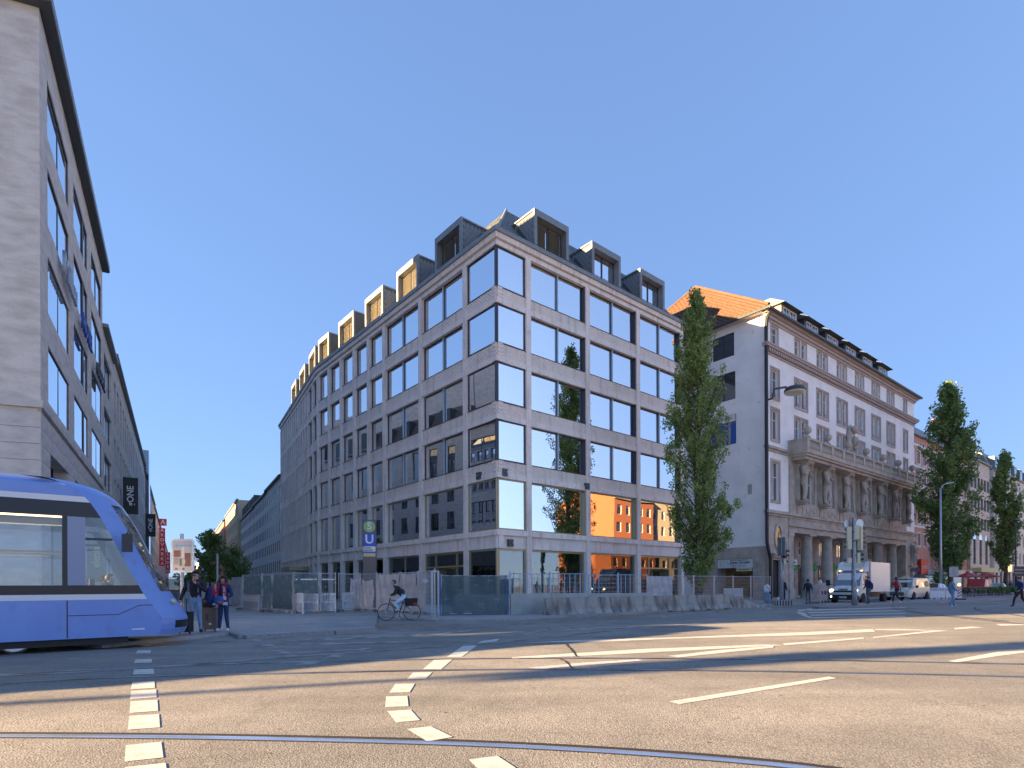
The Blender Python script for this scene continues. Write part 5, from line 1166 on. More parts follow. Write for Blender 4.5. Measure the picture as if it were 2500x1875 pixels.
for x in (1.2, 4.8, 8.4): obj('arch_top', cached('archt', lambda: MB().prism([(8.4 + .9 * math.sin(PI * q / 10) , .9 - .9 * math.cos(PI * q / 10)) for q in range(11)][::-1], -.02, .1, 'y').mesh('arch_top', 'glass_dark')), rb, WM[rb.name] @ T(x, 0, 0))
obj('sunshade', MB().box(.6, 11, -1.2, 0, 3.2, 3.9).mesh('sunshade', 'cream_sign'), rb, WM[rb.name])
MT['pale_block'] = M('pale_blue_grey_render', (0.62, 0.61, 0.60), .9, n=(.8, (0.55, 0.54, 0.53), .4, .7))
wb2 = plain_building('pale_office_block', 'long pale office block with copper coloured dormers at the right edge', at_s(74.5, -.3), 70, 16, 20.4, 'pale_block', grid_rows(70, 24, .95, [(5.0, 7.0), (8.3, 10.3), (11.6, 13.6), (14.9, 16.9), (17.9, 19.4)]) + [(.3, 3.4, [(3 * i + .5, 3 * i + 2.5) for i in range(22)])], roof=('mansard', 3.4, 'zinc'), frame='dark_frame')
F = WM[wb2.name]
for q in range(15):
    dd = obj('dormer', cached('dcop', lambda: MB().box(0, 2.2, .2, 3.2, 20.6, 22.9).mesh('dormer', 'zinc')), wb2, F @ T(1.5 + 4.6 * q, 0, 0))
    obj('dormer_window', cached('dcw', lambda: MB().box(.25, 1.95, .14, .22, 20.8, 22.5).mesh('dormer_window', 'glass_dark')), dd, F @ T(1.5 + 4.6 * q, 0, 0))
MT['warm_light'] = M('warm_sign_letters', (0.7, 0.35, 0.12), .5, emit=((1.0, 0.45, 0.12), 0.6))
text('lettering', 'Spätkauf', 1.5, 'warm_light', wb2, F @ T(9, -.1, 4.1), .1, bold=True)
Fr2 = WM[rb.name]
text('roof_sign', 'RAMADA', 1.9, 'red_ink', rb, Fr2 @ T(1.0, 3, 25.0), .2, bold=True) if False else obj('roof_sign', MB().tube([(-6, 3, 23), (-6, 3, 25)], .08, 5).tube([(2, 3, 23), (2, 3, 25)], .08, 5).box(-7, 3, 2.8, 3.0, 24.2, 26.4).mesh('roof_sign', 'red_sign'), rb, Fr2)
blk = plain_building('far_right_building', 'far building closing the wide street at the right edge', at_s(145, -.3), 120, 16, 19, 'lime', grid_rows(120, 30, 1.4, [(5.0, 7.0), (8.3, 10.3), (11.6, 13.6), (14.9, 16.9)]), roof=('gable', 4, 'tile'), frame='white')

# ================================================================= BUILDINGS ACROSS THE WIDE STREET (outside the frame; seen in the panes, and they cast the evening shade)
MT['orange_wall'] = M('orange_render', (0.27, 0.085, 0.035), .9); MT['cream_wall'] = M('cream_wall', (0.36, 0.30, 0.21), .9)
def opp(s, s1, d, H, wall, label, lev, n, roof=('gable', 4, 'tile')):
    o = Vector((.622, -.783, 0)); p = PWc + dW * s1 + o * d; W = FR(p.x, p.y, aW + PI)
    return plain_building('opposite_building', label, W, s1 - s, 14, H, wall, grid_rows(s1 - s, n, 1.3, lev), roof=roof, frame='white')
lev = [(4.6, 6.4), (8.0, 9.8), (11.2, 13.0), (14.4, 16.2)]
opp(34.5, 47.5, 36, 17.3, 'orange_wall', 'orange house across the wide street, out of frame', lev, 5)
opp(47.7, 90, 37, 18.5, 'cream_wall', 'cream house across the wide street, out of frame, beyond the orange one', lev, 14)
opp(90.2, 150, 38, 19.5, 'pale_grey', 'grey house across the wide street, out of frame, farthest', lev, 16)
# west side: unseen block, placed and sized to shade the middle distance
ws = plain_building('west_block', 'tall unseen block west of the crossing, out of frame, sized to shade the road', FR(-110, -20.3, math.atan2(.33, .944)), 67, 40, 31, 'lime2', grid_rows(67, 19, 1.8, [(4.6, 6.6), (8, 10), (11.4, 13.4), (14.8, 16.8), (18.2, 20.2), (21.6, 23.6), (25, 27)]), roof=('flat', 0, 'zinc'), frame='dark_frame')
# ================================================================= FENCES, BARRIERS, POLES, SIGNS
MT['concrete'] = M('weathered_concrete', (0.36, 0.34, 0.31), .9, n=(1.6, (0.15, 0.135, 0.12), .42, .66, 10), n2=(6, (0.10, 0.09, 0.085), .58, .8, 8), coord='Object', stretch=(1.6, 1.6, .55), bump=(18, .5, .01))
MT['concrete_pale'] = M('grey_concrete', (0.42, 0.43, 0.41), .9, n=(1.2, (0.32, 0.33, 0.31), .4, .7, 8), coord='Object')
MT['screen_dark'] = M('green_grey_screen_net', (0.09, 0.12, 0.13), .9, n=(2.5, (0.13, 0.16, 0.17), .4, .6))
MT['screen_pale'] = M('pale_grey_tarpaulin', (0.48, 0.47, 0.48), .8, n=(2.0, (0.38, 0.37, 0.39), .4, .65), bump=(2.5, .6, .08))
MT['blue_pipe'] = M('pale_blue_paint', (0.32, 0.50, 0.66), .5); MT['deep_blue'] = M('blue_strap', (0.03, 0.12, 0.5), .5)
MT['red_paint'] = M('red_reflector', (0.50, 0.03, 0.03), .5); MT['grey_board'] = M('grey_reflective_board', (0.46, 0.47, 0.52), .5, n=(5, (0.38, 0.38, 0.43), .4, .65))
# net that lets light through
def net_mat(name, c, op):
    m, t, b = new_mat(name); setin(b, 'Base Color', (*c, 1)); setin(b, 'Roughness', .9)
    tr = t.nodes.new('ShaderNodeBsdfTransparent'); ms = t.nodes.new('ShaderNodeMixShader'); ms.inputs[0].default_value = op
    t.links.new(tr.outputs[0], ms.inputs[1]); t.links.new(b.outputs[0], ms.inputs[2]); t.links.new(ms.outputs[0], t.nodes['Material Output'].inputs[0]); return m
MT['net'] = net_mat('fence_net', (0.10, 0.15, 0.16), .72)
FG = 'construction fence panels'
def fence(p0, p1, label, h=1.95, cloth=None, extra=None, z=0.1, wires=True, group=FG, hrails=0):
    d = Vector((p1[0] - p0[0], p1[1] - p0[1], 0)); L = d.length; a = math.atan2(d.y, d.x); W = FR(p0[0], p0[1], a, z)
    t = thing('construction_fence', label, 'fence', W, group)
    mb = MB().tube([(.03, 0, .0), (.03, 0, h + .06)], .024, 7).tube([(L - .03, 0, .0), (L - .03, 0, h + .06)], .024, 7).tube([(.03, 0, h), (L / 2, rnd.uniform(-.01, .01), h - rnd.uniform(0, .02)), (L - .03, 0, h)], .02, 6).tube([(.03, 0, .18), (L - .03, 0, .18)], .02, 6)
    obj('frame', mb.mesh('frame', 'steel'), t, W)
    mb = MB(); n = max(3, int(L / .105))
    for q in range(1, n): x = L * q / n; mb.box(x - .0035, x + .0035, -.0035, .0035, .18, h)
    for q in range(1, 8): zz = .18 + (h - .18) * q / 8; mb.box(.03, L - .03, -.0055, -.0036, zz - .004, zz + .004)
    if wires: obj('wire_grid', mb.mesh('wire_grid', 'steel'), t, W, kind='stuff')
    obj('foot_block', cached('foot', lambda: MB().prism([(-.11, -.34), (.11, -.34), (.11, .34), (-.11, .34)], -.0, .13).mesh('foot_block', 'concrete')), t, W @ T(.03, 0, 0))
    if cloth:
        mat, x0, x1, z0, z1, sag = cloth; nx, nz = 14, 8; mb = MB(); g = {}
        for i in range(nx + 1):
            for j in range(nz + 1):
                u, v = i / nx, j / nz; x = L * (x0 + (x1 - x0) * u); top = z1 - sag * math.sin(PI * u) ** 1.0 - (.03 * math.sin(u * 31)); zz = z0 + (top - z0) * v
                g[i, j] = (x + .02 * math.sin(v * 9 + u * 3), -.03 - .025 * math.sin(u * 17 + v * 5 + x * 3) - .02 * math.sin(v * 12 - u * 8), zz)
        for i in range(nx):
            for j in range(nz): mb.face([g[i, j], g[i + 1, j], g[i + 1, j + 1], g[i, j + 1]])
        obj('privacy_screen', mb.mesh('privacy_screen', mat, True), t, W)
    if extra: extra(t, W, L, h)
    return t
g2 = lambda x, y: G(x, y, .1)
fence(g2(592, 1489), g2(640, 1494), 'leftmost fence panel with dark net, beside the woman in the scarf', cloth=('net', .1, .98, .9, 1.9, .02))
fence(g2(640, 1494), g2(664, 1494), 'short fence panel between two close posts, second from left', cloth=('net', .02, .98, .2, 1.9, .0))
fence(g2(666, 1494), g2(716, 1498), 'fence panel with dark net behind white gates, third from left', cloth=('net', .02, .98, .2, 1.9, .0))
fence(g2(717, 1498), g2(779, 1497), 'see-through fence panel with a white upper rail, wider one', cloth=('net', .02, .98, .95, 1.85, .0), extra=lambda t, W, L, h: obj('upper_rail', MB().box(.1, L - .1, -.05, -.02, 1.62, 1.68).mesh('upper_rail', 'white'), t, W))
fence(g2(781, 1497), g2(820, 1495), 'see-through fence panel with a white upper rail, narrower one', extra=lambda t, W, L, h: obj('upper_rail', MB().box(.1, L - .1, -.05, -.02, 1.62, 1.68).mesh('upper_rail', 'white'), t, W))
fence(g2(826, 1494), g2(878, 1492), 'fence panel half covered by a torn pale tarpaulin', cloth=('screen_pale', .55, 1, .2, 1.75, .1))
fence(g2(879, 1492), g2(920, 1494), 'fence panel with a sagging pale tarpaulin below the station sign', cloth=('screen_pale', .1, .85, .12, 1.7, .12))
fence(g2(920, 1494), g2(978, 1496), 'fence panel with pale tarpaulin behind the front of the bicycle', cloth=('screen_pale', .02, 1, .1, 1.92, .04))
fence(g2(978, 1496), g2(1021, 1500), 'fence panel with pale tarpaulin behind the cyclist', cloth=('screen_pale', 0, .98, .1, 1.92, .02))
def plate(t, W, L, h): obj('notice_plate', MB().box(L * .3, L * .62, -.04, -.02, 1.45, 1.6).mesh('notice_plate', 'white'), t, W)
fence(g2(1022, 1500), g2(1062, 1509), 'bare wire fence panel with a small white notice plate', cloth=('screen_pale', 0, .45, .3, 1.9, .0), extra=plate)
def posts(t, W, L, h):
    obj('gate_post', MB().box(-.42, -.32, -.05, .05, 0, 2.02).box(-.14, -.06, -.05, .05, 0, 2.02).box(-.42, -.06, -.05, .05, 2.02, 2.08).mesh('gate_post', 'steel'), t, W)
    obj('blue_strap', MB().box(-.04, -.01, -.06, -.03, .0, 1.98).mesh('blue_strap', 'deep_blue'), t, W)
    obj('blue_strap', MB().hexa([(L - .12, -.06, 0), (L - .1, -.06, 0), (L - .1, -.03, 0), (L - .12, -.03, 0), (L - .2, -.06, 1.9), (L - .17, -.06, 1.9), (L - .17, -.03, 1.9), (L - .2, -.03, 1.9)]).mesh('blue_strap', 'deep_blue'), t, W)
fence(G(1076, 1508), G(1245, 1506), 'wide fence panel covered in dark green net right of the cyclist', z=0.0, h=1.86, cloth=('net', .01, .97, .03, 1.86, .02), extra=posts)
# fence row behind the concrete wall and barriers
sd_ = Vector((.80, .60, 0))
q0 = Vector((-.1, 26.7, 0)); labs = ['fence panel with pale blue posts over the concrete wall, first from left', 'fence panel with pale blue posts over the concrete wall, second', 'fence panel with pale blue posts over the concrete wall, third', 'fence panel over the concrete wall ending at the pale boards']
for i in range(4):
    a, b = q0 + sd_ * (2.45 * i), q0 + sd_ * (2.45 * (i + 1))
    def bl(t, W, L, h):
        mb = MB()
        for q in range(6 if i < 2 else 3): x = L * (.08 + .15 * q); mb.box(x, x + .03, -.05, -.02, .8, h)
        obj('blue_bar', mb.mesh('blue_bar', 'blue_pipe'), t, W); obj('blue_post', MB().tube([(0, -.03, .5), (0, -.03, h + .1)], .04, 7).mesh('blue_post', 'blue_pipe'), t, W)
    fence(a, b, labs[i], h=1.98 + .03 * math.sin(i * 2.1), z=0.0, extra=bl)
a = q0 + sd_ * 9.8; b = a + sd_ * 2.2
fence(a, b, 'fence panel closed with pale boards before the shop entrance', z=0.0, h=1.9, cloth=('screen_pale', .02, .98, .1, 1.9, .0))
names = ['bare wire fence panel in front of the corner building entrance', 'bare wire fence panel left of the poplar trunk', 'bare wire fence panel right of the poplar trunk', 'bare wire fence panel before the dental shop', 'last bare wire fence panel reaching the black downpipe']
a = b
for i, n_ in enumerate(names):
    b = a + (sd_ * 2.15 if i < 4 else Vector((.8, .6, 0)) * 2.6); fence(a, b, n_, z=0.0, h=1.95); a = b
FEND = a
# low concrete wall
Wc = FR(-.06, 25.75, math.atan2(.6, .8)); cw = thing('concrete_wall', 'low pale concrete wall behind the road barriers', 'wall', Wc)
for i in range(4): obj('wall_block', cached('wblk', lambda: MB().box(0.008, 2.42, 0, .22, 0, 1.04).mesh('wall_block', 'concrete_pale')), cw, Wc @ T(2.43 * i, 0, -.02 * i))
W2 = FR(-2.75, 26.6, math.atan2(.12, 1)); cw2 = thing('concrete_wall', 'grey concrete blocks seen through the dark green net', 'wall', W2)
for i in range(2): obj('wall_block', MB().box(.008, 1.32, 0, .3, 0, .98).mesh('wall_block', 'concrete_pale'), cw2, W2 @ T(1.33 * i, 0, 0))
# jersey barriers
pts = [G(1341, 1507.6), G(1499, 1500.5), G(1616, 1495), G(1711, 1490.5), G(1790, 1487)]
def jersey(L):
    pr = [(-.30, 0), (.30, 0), (.30, .08), (.14, .32), (.085, .85), (-.085, .85), (-.14, .32), (-.30, .08)]
    bm = bmesh.new(); mb = MB(); N = 10
    mb.prism([(p[0], p[1]) for p in pr], .015, L - .015, 'x')
    me = mb.mesh('barrier_body', 'concrete'); bm.from_mesh(me); bmesh.ops.bevel(bm, geom=[e for e in bm.edges if e.calc_length() > .4 or True], offset=.012, segments=1, affect='EDGES'); bm.to_mesh(me); bm.free(); return me
jl = ['first from the left, against the pale wall', 'second from the left', 'third from the left', 'fourth, next to the sloping end piece']
for i in range(4):
    a, b = pts[i], pts[i + 1]; L = (b - a).length; W = FR(a.x, a.y, math.atan2(b.y - a.y, b.x - a.x)) @ T(0, .3, 0)
    t = thing('concrete_barrier', 'stained concrete road barrier, ' + jl[i], 'barrier', W, 'concrete road barriers in a row')
    obj('barrier_body', jersey(L), t, W)
    for x in (.7, L - .7): obj('lifting_slot', MB().box(x - .18, x + .18, -.305, -.2, -.001, .06).mesh('lifting_slot', 'black'), t, W)
a, b = pts[4], G(1872, 1482.5); L = (b - a).length; W = FR(a.x, a.y, math.atan2(b.y - a.y, b.x - a.x)) @ T(0, .3, 0)
mb = MB().hexa([(0.015, -.3, 0), (L, -.28, 0), (L, .28, 0), (0.015, .3, 0), (0.015, -.085, .85), (L, -.2, .04), (L, .2, .04), (.015, .085, .85)])
tag(obj('concrete_barrier', mb.mesh('concrete_barrier', 'concrete'), None, W), 'sloping wedge shaped concrete end piece of the barrier row', 'barrier', 'concrete road barriers in a row')
# white barrier gates
def gate(p0, p1, label, stripes=False, h=.98, red=False):
    d = p1 - p0; L = d.length; W = FR(p0.x, p0.y, math.atan2(d.y, d.x), .1); t = thing('barrier_gate', label, 'barrier', W, 'white barrier gates before the fence')
    mb = MB().box(0, .05, -.025, .025, 0, h).box(L - .05, L, -.025, .025, 0, h).box(.05, L - .05, -.02, .02, h - .1, h - .05).box(.05, L - .05, -.02, .02, .52, .56).box(.05, L - .05, -.02, .02, .1, .14)
    obj('frame', mb.mesh('frame', 'white'), t, W)
    n = max(4, int(L / .085))
    sl = cached('slat', lambda: MB().box(-.018, .018, -.012, .012, .5, h + .02).mesh('slat', 'white'))
    for q in range(n): obj('slat', sl, t, W @ T(.09 + (L - .18) * q / (n - 1), 0, 0))
    obj('board', MB().box(.05, L - .05, -.028, -.021, .16, .5).mesh('board', 'grey_board'), t, W)
    if stripes:
        mb = MB(); k = 6
        for q in range(k): x = .06 + (L - .3) * q / k; mb.face([(x, -.032, .17), (x + .07, -.032, .17), (x + .3, -.032, .49), (x + .23, -.032, .49)])
        obj('stripes', mb.mesh('stripes', 'white' if stripes == 1 else 'black'), t, W)
    if red:
        mb = MB()
        for q in range(int(L / .16)): x = .08 + .16 * q; mb.box(x, x + .07, .03, .04, .15, .92)
        obj('red_bars', mb.mesh('red_bars', 'red_paint'), t, W)
gate(g2(594, 1488), g2(632, 1493), 'white barrier gate with a grey board, leftmost by the fence', red=True)
gate(g2(641, 1492), g2(664, 1492), 'narrow white barrier gate, second from left', red=True)
gate(g2(668, 1494), g2(699, 1496), 'white barrier gate, third from left, behind the fence posts', red=True)
gate(g2(700, 1496), g2(740, 1499), 'white barrier gate with diagonal stripes on its board', stripes=1, red=True)
gate(g2(742, 1497), g2(778, 1497), 'white barrier gate right of the striped one')
gate(g2(783, 1496), g2(820, 1495.5), 'white barrier gate inside the narrow fence bay')
gate(g2(836, 1494), g2(874, 1492), 'white barrier gate with diagonal bars near the torn tarpaulin', stripes=1)
gate(FEND - sd_ * 5.2 + Vector((.1, 1.2, 0)), FEND - sd_ * 2.9 + Vector((.1, 1.2, 0)), 'white barrier board with black slanting stripes before the dental shop', stripes=2, h=1.1)
# beige boards and far fence left
for (x0, y0, x1, y1, lb_, m) in ((566, 1480, 590, 1481, 'beige hoarding boards standing right of the scarf woman', 'screen_pale'), (405, 1478, 440, 1480, 'wire fence glimpsed behind the map sign post', None)):
    if m: fence(g2(x0, y0), g2(x1, y1), lb_, cloth=(m, .0, 1, .05, 1.95, 0), h=1.9)
    else: fence(g2(x0, y0), g2(x1, y1), lb_, h=2.0, cloth=('net', 0, 1, .1, 1.9, 0))
# S and U station sign
Ws = T(*V2(902.5, 33.0)) @ RZ(.12); st = thing('station_sign', 'tall grey S and U station pillar behind the tarpaulin fence', 'sign', Ws)
MT['sign_grey'] = M('anthracite_sign', (0.12, 0.105, 0.11), .5); MT['s_green'] = M('s_green', (0.24, 0.46, 0.14), .5); MT['u_blue'] = M('u_blue', (0.02, 0.10, 0.55), .5); MT['sand_ink'] = M('sand_panel', (0.60, 0.48, 0.26), .5)
obj('pillar', MB().box(-.37, .37, 0, .28, 0, 5.26).mesh('pillar', 'sign_grey'), st, Ws)
def disc(r, y0, y1, cz, n=28): return MB().prism([(cz + r * math.sin(2 * PI * q / n), r * math.cos(2 * PI * q / n)) for q in range(n)][::-1], y0, y1, 'y')
obj('ring', disc(.315, -.012, -.002, 4.86).mesh('ring', 'white'), st, Ws); obj('disc', disc(.295, -.02, -.0125, 4.86).mesh('disc', 's_green'), st, Ws)
text('letter', 'S', .56, 'white', st, Ws @ T(0, -.025, 4.87), .01, bold=True)
obj('blue_panel', MB().box(-.34, .34, -.012, -.002, 3.72, 4.46).mesh('blue_panel', 'u_blue'), st, Ws); text('letter', 'U', .72, 'white', st, Ws @ T(0, -.018, 4.11), .01, bold=True)
obj('white_panel', MB().box(-.34, .34, -.012, -.002, 3.42, 3.715).mesh('white_panel', 'white'), st, Ws)
text('lettering', 'Haupt-', .15, 'black', st, Ws @ T(-.3, -.016, 3.64), .006, 'LEFT', bold=True); text('lettering', 'bahnhof', .15, 'black', st, Ws @ T(-.3, -.016, 3.5), .006, 'LEFT', bold=True)
obj('blue_line', MB().box(-.34, .34, -.012, -.002, 3.33, 3.415).mesh('blue_line', 'u_blue'), st, Ws); obj('sand_panel', MB().box(-.34, .34, -.012, -.002, 3.13, 3.32).mesh('sand_panel', 'sand_ink'), st, Ws); text('lettering', 'Südseite', .1, 'trim', st, Ws @ T(0, -.016, 3.22), .004)
# map sign
Wm = T(*V2(446, 17.0)) @ RZ(.03); ms = thing('map_sign', 'white detour map sign on a grey post behind the man', 'sign', Wm)
obj('post', MB().tube([(-.05, .06, 0), (-.05, .06, 3.0)], .05, 10).mesh('post', 'steel'), ms, Wm)
MT['map_paper'] = M('map_panel', (0.52, 0.50, 0.50), .5); MT['maroon'] = M('dark_red_blocks', (0.12, 0.02, 0.03), .5); MT['pale_blue'] = M('pale_blue_arrow', (0.2, 0.38, 0.6), .5); MT['mid_grey'] = M('mid_grey_print', (0.30, 0.29, 0.31), .5)
bd = MB().box(-.33, .33, 0, .03, 1.84, 2.84); me = bd.mesh('board', 'white'); bm = bmesh.new(); bm.from_mesh(me); bmesh.ops.bevel(bm, geom=[e for e in bm.edges if abs(e.verts[0].co.y - e.verts[1].co.y) > .01], offset=.05, segments=4, affect='EDGES'); bm.to_mesh(me); bm.free()
obj('board', me, ms, Wm); obj('map_face', MB().box(-.28, .28, -.006, -.001, 1.89, 2.79).mesh('map_face', 'map_paper'), ms, Wm)
for (x0, x1, z0, z1, m) in ((-.25, -.05, 2.30, 2.5, 'maroon'), (.07, .24, 2.02, 2.42, 'maroon'), (-.25, -.12, 2.08, 2.28, 'mid_grey'), (-.09, -.02, 2.04, 2.26, 'black'), (.04, .12, 2.1, 2.22, 'white'), (-.22, -.14, 1.92, 1.97, 'sign_blue'), (.0, .06, 1.92, 1.98, 'black'), (-.02, .05, 2.28, 2.6, 'white'), (-.16, .25, 2.62, 2.66, 'pale_blue')):
    obj('print', MB().box(x0, x1, -.011, -.0065, z0, z1).mesh('print', m), ms, Wm)
obj('arrow_head', MB().face([(-.24, -.012, 2.64), (-.15, -.012, 2.58), (-.15, -.012, 2.70)]).mesh('arrow_head', 'pale_blue'), ms, Wm)
# traffic light poles
MT['cream'] = M('cream_signal_housing', (0.60, 0.58, 0.42), .5); MT['pole'] = M('stickered_grey_pole', (0.38, 0.40, 0.42), .5, .3, n=(9, (0.62, 0.60, 0.58), .60, .64, 2), n2=(4, (0.16, 0.18, 0.22), .6, .66, 2))
def signal(parent, W, n=3, box='cream', vis=True):
    h = .29 * n; s = obj('signal_head', MB().box(-.13, .13, -.02, .16, 0, h).mesh('signal_head', box), parent, W)
    for q in range(n):
        mb = MB(); k = 10; r = .115
        for i in range(k):
            t0, t1 = PI * (-.1 + 1.2 * i / k), PI * (-.1 + 1.2 * (i + 1) / k); zc = .145 + .29 * q
            mb.face([(r * math.cos(t0), -.02, zc + r * math.sin(t0)), (r * math.cos(t1), -.02, zc + r * math.sin(t1)), (r * math.cos(t1), -.25, zc + r * math.sin(t1)), (r * math.cos(t0), -.25, zc + r * math.sin(t0))])
        mb.prism([(zc + .1 * math.sin(2 * PI * j / 12), .1 * math.cos(2 * PI * j / 12)) for j in range(12)][::-1], -.035, -.021, 'y')
        obj('visor', mb.mesh('visor', 'black'), s, W)
    return s
p = G(2086, 1478, .1); W = T(p.x, p.y, .1); tl = thing('traffic_light', 'tall stickered traffic light pole in front of the white truck', 'traffic light', W)
obj('pole', MB().lathe([(.16, 0), (.15, 1.2), (.10, 1.5), (.09, 5.35)], 12).mesh('pole', 'pole', True), tl, W)
obj('cable', MB().tube([(-.11, -.02, 5.4), (-.12, 0, 3.2), (-.16, -.02, 2.2), (-.17, 0, .3)], .02, 5).mesh('cable', 'black'), tl, W)
for (x, z, a, n) in ((-.34, 3.95, PI * .95, 3), (.16, 4.05, PI * .9, 3), (.42, 3.95, .45 + PI / 2, 3), (-.34, 3.45, PI, 2), (.42, 3.4, .4 + PI / 2, 2), (.3, 2.65, PI / 2, 2), (-.35, 2.62, PI, 1), (.3, 2.3, PI * .8, 1)): signal(tl, W @ T(x, .02, z) @ RZ(a), n)
for x in (-.33, .33): obj('round_sign_back', disc(.30, -.03, 0, 0, 20).mesh('round_sign_back', 'steel'), tl, W @ T(x, .12 if x < 0 else .02, 5.0) @ RZ(.3))
for x in (-.12, .3): obj('bracket', MB().tube([(0, 0, 4.7), (x, 0, 4.7)], .025, 6).tube([(0, 0, 4.15), (x, 0, 4.15)], .025, 6).mesh('bracket', 'steel'), tl, W)
p = V2(1908, 38.6); W = T(p.x, p.y, .35); tl = thing('traffic_light', 'traffic light pole standing in the red and white planter', 'traffic light', W)
obj('pole', MB().lathe([(.12, 0), (.12, 2.2), (.07, 2.4), (.065, 4.3)], 12).mesh('pole', 'pole', True), tl, W)
obj('sign_plate', MB().box(-.02, .04, -.35, .35, 3.0, 4.25).mesh('sign_plate', 'zinc'), tl, W @ RZ(.3))
signal(tl, W @ T(.26, 0, 2.85) @ RZ(PI / 2 + .25), 2, 'black'); signal(tl, W @ T(.2, 0, 2.45) @ RZ(PI / 2 + .4), 1)
obj('cable', MB().tube([(-.08, -.05, 4.2), (-.12, -.1, 3.2), (.08, -.12, 2.5), (.02, -.1, 1.9)], .02, 5).mesh('cable', 'black'), tl, W)
# planter kerb under it
W = T(*V2(1910.5, 38.0)) @ RZ(.05); pk_ = thing('concrete_planter', 'low concrete block with faded red and white stripes at the pole foot', 'planter', W)
obj('block', MB().box(-.58, .58, -.3, 1.2, 0, .36).mesh('block', 'concrete_pale'), pk_, W)
mb = MB()
for q in range(6): mb.box(-.55 + .19 * q, -.46 + .19 * q, -.306, -.3, .01, .35)
obj('red_stripe', mb.mesh('red_stripe', 'maroon'), pk_, W)
# traffic island kerb
isl = [G(1983, 1484), G(2003, 1477), G(2500, 1453), G(2500, 1462), G(2230, 1475), G(2095, 1481), G(2070, 1485), G(2000, 1486)]
obj('traffic_island', poly_top('traffic_island', [Vector((v.x, v.y, 0)) for v in isl], .1, 'pavement'), kind='structure')
# street lamps
p = V2(2297, 55); W = T(p.x, p.y, 0); lp = thing('street_lamp', 'tall grey street lamp with one short arm before the pink hotel', 'street lamp', W)
obj('pole', MB().lathe([(.14, 0), (.10, 4), (.08, 10.6)], 10).mesh('pole', 'steel', True), lp, W)
obj('lamp_head', MB().tube([(0, 0, 10.5), (.2, -.02, 10.9), (.5, -.05, 11.05)], .05, 6).hexa([(.4, -.16, 11.0), (1.25, -.12, 11.15), (1.25, .08, 11.15), (.4, .1, 11.0), (.4, -.1, 11.13), (1.25, -.08, 11.24), (1.25, .05, 11.24), (.4, .06, 11.13)]).mesh('lamp_head', 'steel'), lp, W)
p = V2(2480, 72); W = T(p.x, p.y, 0); lp = thing('street_lamp', 'dark street mast near the right edge beside the direction sign', 'street lamp', W)
obj('pole', MB().lathe([(.14, 0), (.10, 4), (.08, 9.5)], 10).mesh('pole', 'zinc_dark', True), lp, W); obj('lamp_head', MB().ball((.2, 0, 9.4), .4, .2, .14).mesh('lamp_head', 'zinc_dark'), lp, W)
# sign backs on the right
p = V2(2329, 52); W = T(p.x, p.y, 0) @ RZ(.2); sb = thing('traffic_sign', 'pair of grey square sign backs on a post behind the walker in blue', 'sign', W)
obj('post', MB().tube([(0, .05, 0), (0, .05, 3.0)], .05, 8).mesh('post', 'steel'), sb, W); obj('sign_back', MB().box(-.52, -.02, -.01, .01, 2.05, 2.95).mesh('sign_back', 'plaster_grey'), sb, W); obj('sign_back', MB().box(.02, .5, -.01, .01, 2.05, 2.95).mesh('sign_back', 'plaster_grey'), sb, W)
p = V2(2489, 55); W = T(p.x, p.y, 0) @ RZ(.1); sb = thing('direction_sign', 'dark direction sign with white lines at the right edge', 'sign', W)
obj('post', MB().tube([(0, .05, 0), (0, .05, 3.1)], .06, 8).mesh('post', 'steel'), sb, W); obj('board', MB().box(-.6, .6, -.02, .02, 2.1, 3.05).mesh('board', 'zinc_dark'), sb, W); obj('line', MB().box(-.5, .5, -.026, -.021, 2.7, 2.74).box(-.5, .4, -.026, -.021, 2.4, 2.44).mesh('line', 'white'), sb, W)
# round no-entry back and panel left of the hotel
p = V2(2238, 60); W = T(p.x, p.y, 0); sb = thing('traffic_sign', 'round dark sign back below a dark plate beside the hotel corner', 'sign', W)
obj('post', MB().tube([(0, .05, 0), (0, .05, 3.2)], .05, 8).mesh('post', 'steel'), sb, W); obj('round_sign', disc(.35, -.02, .0, 2.1, 18).mesh('round_sign', 'zinc_dark'), sb, W); obj('plate', MB().box(-.6, .35, -.02, 0, 2.7, 3.1).mesh('plate', 'zinc_dark'), sb, W)
# red and white barrier board before the truck
def redboard(p, ang, label, L=1.15, h=1.0):
    W = FR(p.x, p.y, ang); t = thing('warning_barrier', label, 'barrier', W)
    mb = MB().box(0, .05, -.02, .02, 0, h).box(L - .05, L, -.02, .02, 0, h).box(.05, L - .05, -.02, .02, h - .05, h).box(.05, L - .05, -.02, .02, .22, .26)
    for q in range(9): mb.box(.1 + (L - .2) * q / 8 - .018, .1 + (L - .2) * q / 8 + .018, -.01, .01, .26, h - .34)
    obj('frame', mb.mesh('frame', 'white'), t, W); obj('board', MB().box(.05, L - .05, -.03, -.021, h - .34, h - .06).mesh('board', 'white'), t, W); obj('board', MB().box(.05, L - .05, -.03, -.021, .05, .2).mesh('board', 'white'), t, W)
    mb = MB()
    for q in range(4): x = .1 + (L - .15) * q / 4; mb.face([(x, -.035, h - .33), (x + .13, -.035, h - .33), (x + .1, -.035, h - .07), (x - .03, -.035, h - .07)]).face([(x, -.035, .06), (x + .13, -.035, .06), (x + .1, -.035, .19), (x - .03, -.035, .19)])
    obj('red_stripes', mb.mesh('red_stripes', 'red_paint'), t, W)
redboard(G(2002, 1473), .15, 'red and white striped barrier board leaning before the truck')
p = G(1983, 1470); W = FR(p.x, p.y, .62); t = thing('hoarding', 'low speckled hoarding wall beside the arcade steps behind the truck', 'wall', W)
